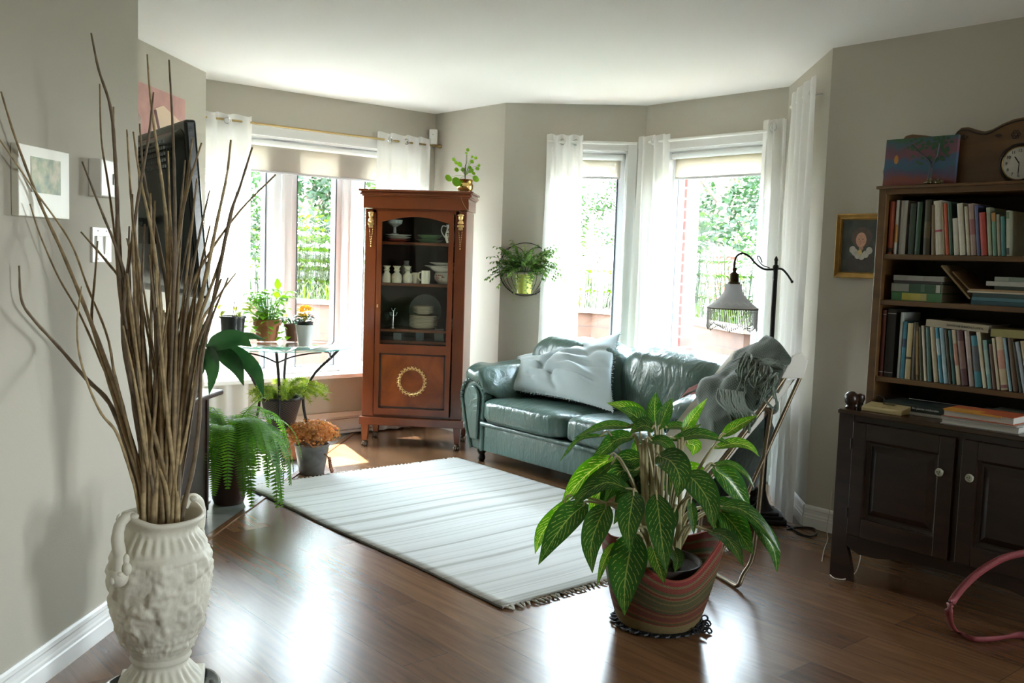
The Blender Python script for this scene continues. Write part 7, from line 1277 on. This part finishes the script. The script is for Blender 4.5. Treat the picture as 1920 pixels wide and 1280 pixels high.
bm = BM(); lathe(bm, [(RD*1.22, .0), (RD*1.25, .008), (RD*1.16, .014), (RD*1.12, .006)], 40, cap=False); bmesh.ops.transform(bm, matrix=MD, verts=bm.verts); obj('bezel_ring', bm, M_bcd, ck_, True)
bm = BM(); lathe(bm, [(0, .004), (RD, .004)], 40, cap=False); bmesh.ops.transform(bm, matrix=MD, verts=bm.verts); dl = obj('dial', bm, mat('dial_white', (.55, .54, .48), .5), ck_); bm = BM(); lathe(bm, [(RD, .002), (RD*1.05, .008), (RD*1.1, .002)], 40, cap=False); bmesh.ops.transform(bm, matrix=MD, verts=bm.verts); obj('rim', bm, MC['brass'], dl, True)
for k in range(1, 13): a = PI/2-k*PI/6; text('numeral', str(k), RD*.27, M_blk, dl, MD @ Matrix.Translation((math.cos(a)*RD*.78, math.sin(a)*RD*.78, .0045)))
for a, l_, w_ in ((PI/2+.6, .5, .004), (-PI/2-.02, .66, .003)): bm = BM(); tube(bm, [MD @ Vector((0, 0, .007)), MD @ Vector((math.cos(a)*RD*l_, math.sin(a)*RD*l_, .007))], w_*.6, 4); obj('hand', bm, M_blk, dl)
# ---- portrait on the right wall
q0, q1 = atv(1570, 401, H_V-.02), atv(1568, 520, H_V-.02); ux = lambda p: (p.x-p.y)*SQ; fw_ = .262; fh = q0.z-q1.z; u0_ = ux(q0); po = thing('framed_portrait', 'small gilt framed portrait of a child with a white ruffled collar, left of the bookcase', 'picture', UV(u0_+fw_/2, H_V-.001, (q0.z+q1.z)/2), RZ)
M_gilt = mat('gilt_frame', (.40, .23, .06), .4, .7, noise_s=20, noise_a=.2); bm = BM(); a = [(-1, -1), (1, -1), (1, 1), (-1, 1)]; rings = []
for ins, y in ((0, 0), (0, -.022), (.006, -.026), (.018, -.016), (.024, -.018), (.030, -.010)): rings.append([bm.verts.new((x*(fw_/2-ins), y, z*(fh/2-ins))) for x, z in a])
for p, q in zip(rings, rings[1:]):
    for k in range(4): bm.faces.new((p[k], p[(k+1) % 4], q[(k+1) % 4], q[k]))
obj('frame', bm, M_gilt, po); bm = BM(); box(bm, (0, -.008, 0), (fw_-.056, .004, fh-.056)); obj('painting', bm, mat('portrait_ground', (.035, .04, .03), .5, noise_s=18, noise_a=.5), po)
def blob(nm, c, s, col, n_=20, y=-.0105): bm = BM(); ball(bm, (c[0], y, c[1]), 1, (s[0], .0006, s[1]), n_, 8); obj(nm, bm, mat('paint_'+nm, col, .5, noise_s=60, noise_a=.15), po)
k_ = .004
blob('hair', (k_, .042), (.056, .052), (.075, .050, .035), y=-.0102); blob('face', (k_-.002, .030), (.028, .037), (.50, .27, .17), y=-.0108); blob('neck', (k_, -.010), (.012, .014), (.42, .24, .15), y=-.0106); blob('coat', (k_+.004, -.082), (.082, .048), (.03, .02, .014), y=-.0103)
for j, (dx, dz) in enumerate(((-.025, -.03), (-.012, -.045), (.004, -.05), (.02, -.04), (.034, -.022), (-.034, -.018))): blob('ruffle', (k_+dx*1.3, dz), (.018, .018), (.42, .40, .33), 10, -.011-.0002*j)
blob('bodice', (k_-.004, -.03), (.012, .014), (.45, .33, .12), y=-.0125)
for dx in (-.010, .006): blob('eye', (k_+dx*1.3, .034), (.0042, .0020), (.04, .025, .02), 8, -.0118)
blob('nose', (k_-.004, .023), (.0022, .0045), (.40, .19, .12), 8, -.0118); blob('mouth', (k_-.003, .011), (.0045, .0015), (.36, .09, .07), 8, -.0118); blob('cheek', (k_+.012, .020), (.006, .006), (.55, .22, .15), 10, -.0113)
# ---- white cable by the sideboard leg
bm = BM(); M_wc = mat('white_cable', (.60, .58, .50), .5)
P = [atv(1560, 920, H_V-.03), atv(1556, 955, H_V-.05), atv(1550, 990, H_V-.05), atz(1552, 1010, .004), atz(1545, 1030, .004), atz(1541, 1052, .004)]; tube(bm, spl(P, 5), .0018, 5)
P = [atz(1556, 1077, .004), atz(1566, 1084, .004), atz(1585, 1085, .004), atz(1603, 1074, .004), atv(1611, 1055, 3.79), atv(1613, 1035, 3.85), atv(1606, 1012, 3.9)]; tube(bm, spl(P, 5), .0020, 5)
tag(obj('white_cable', bm, M_wc, None, True), 'thin white cable trailing round the left foot of the sideboard', 'cable')
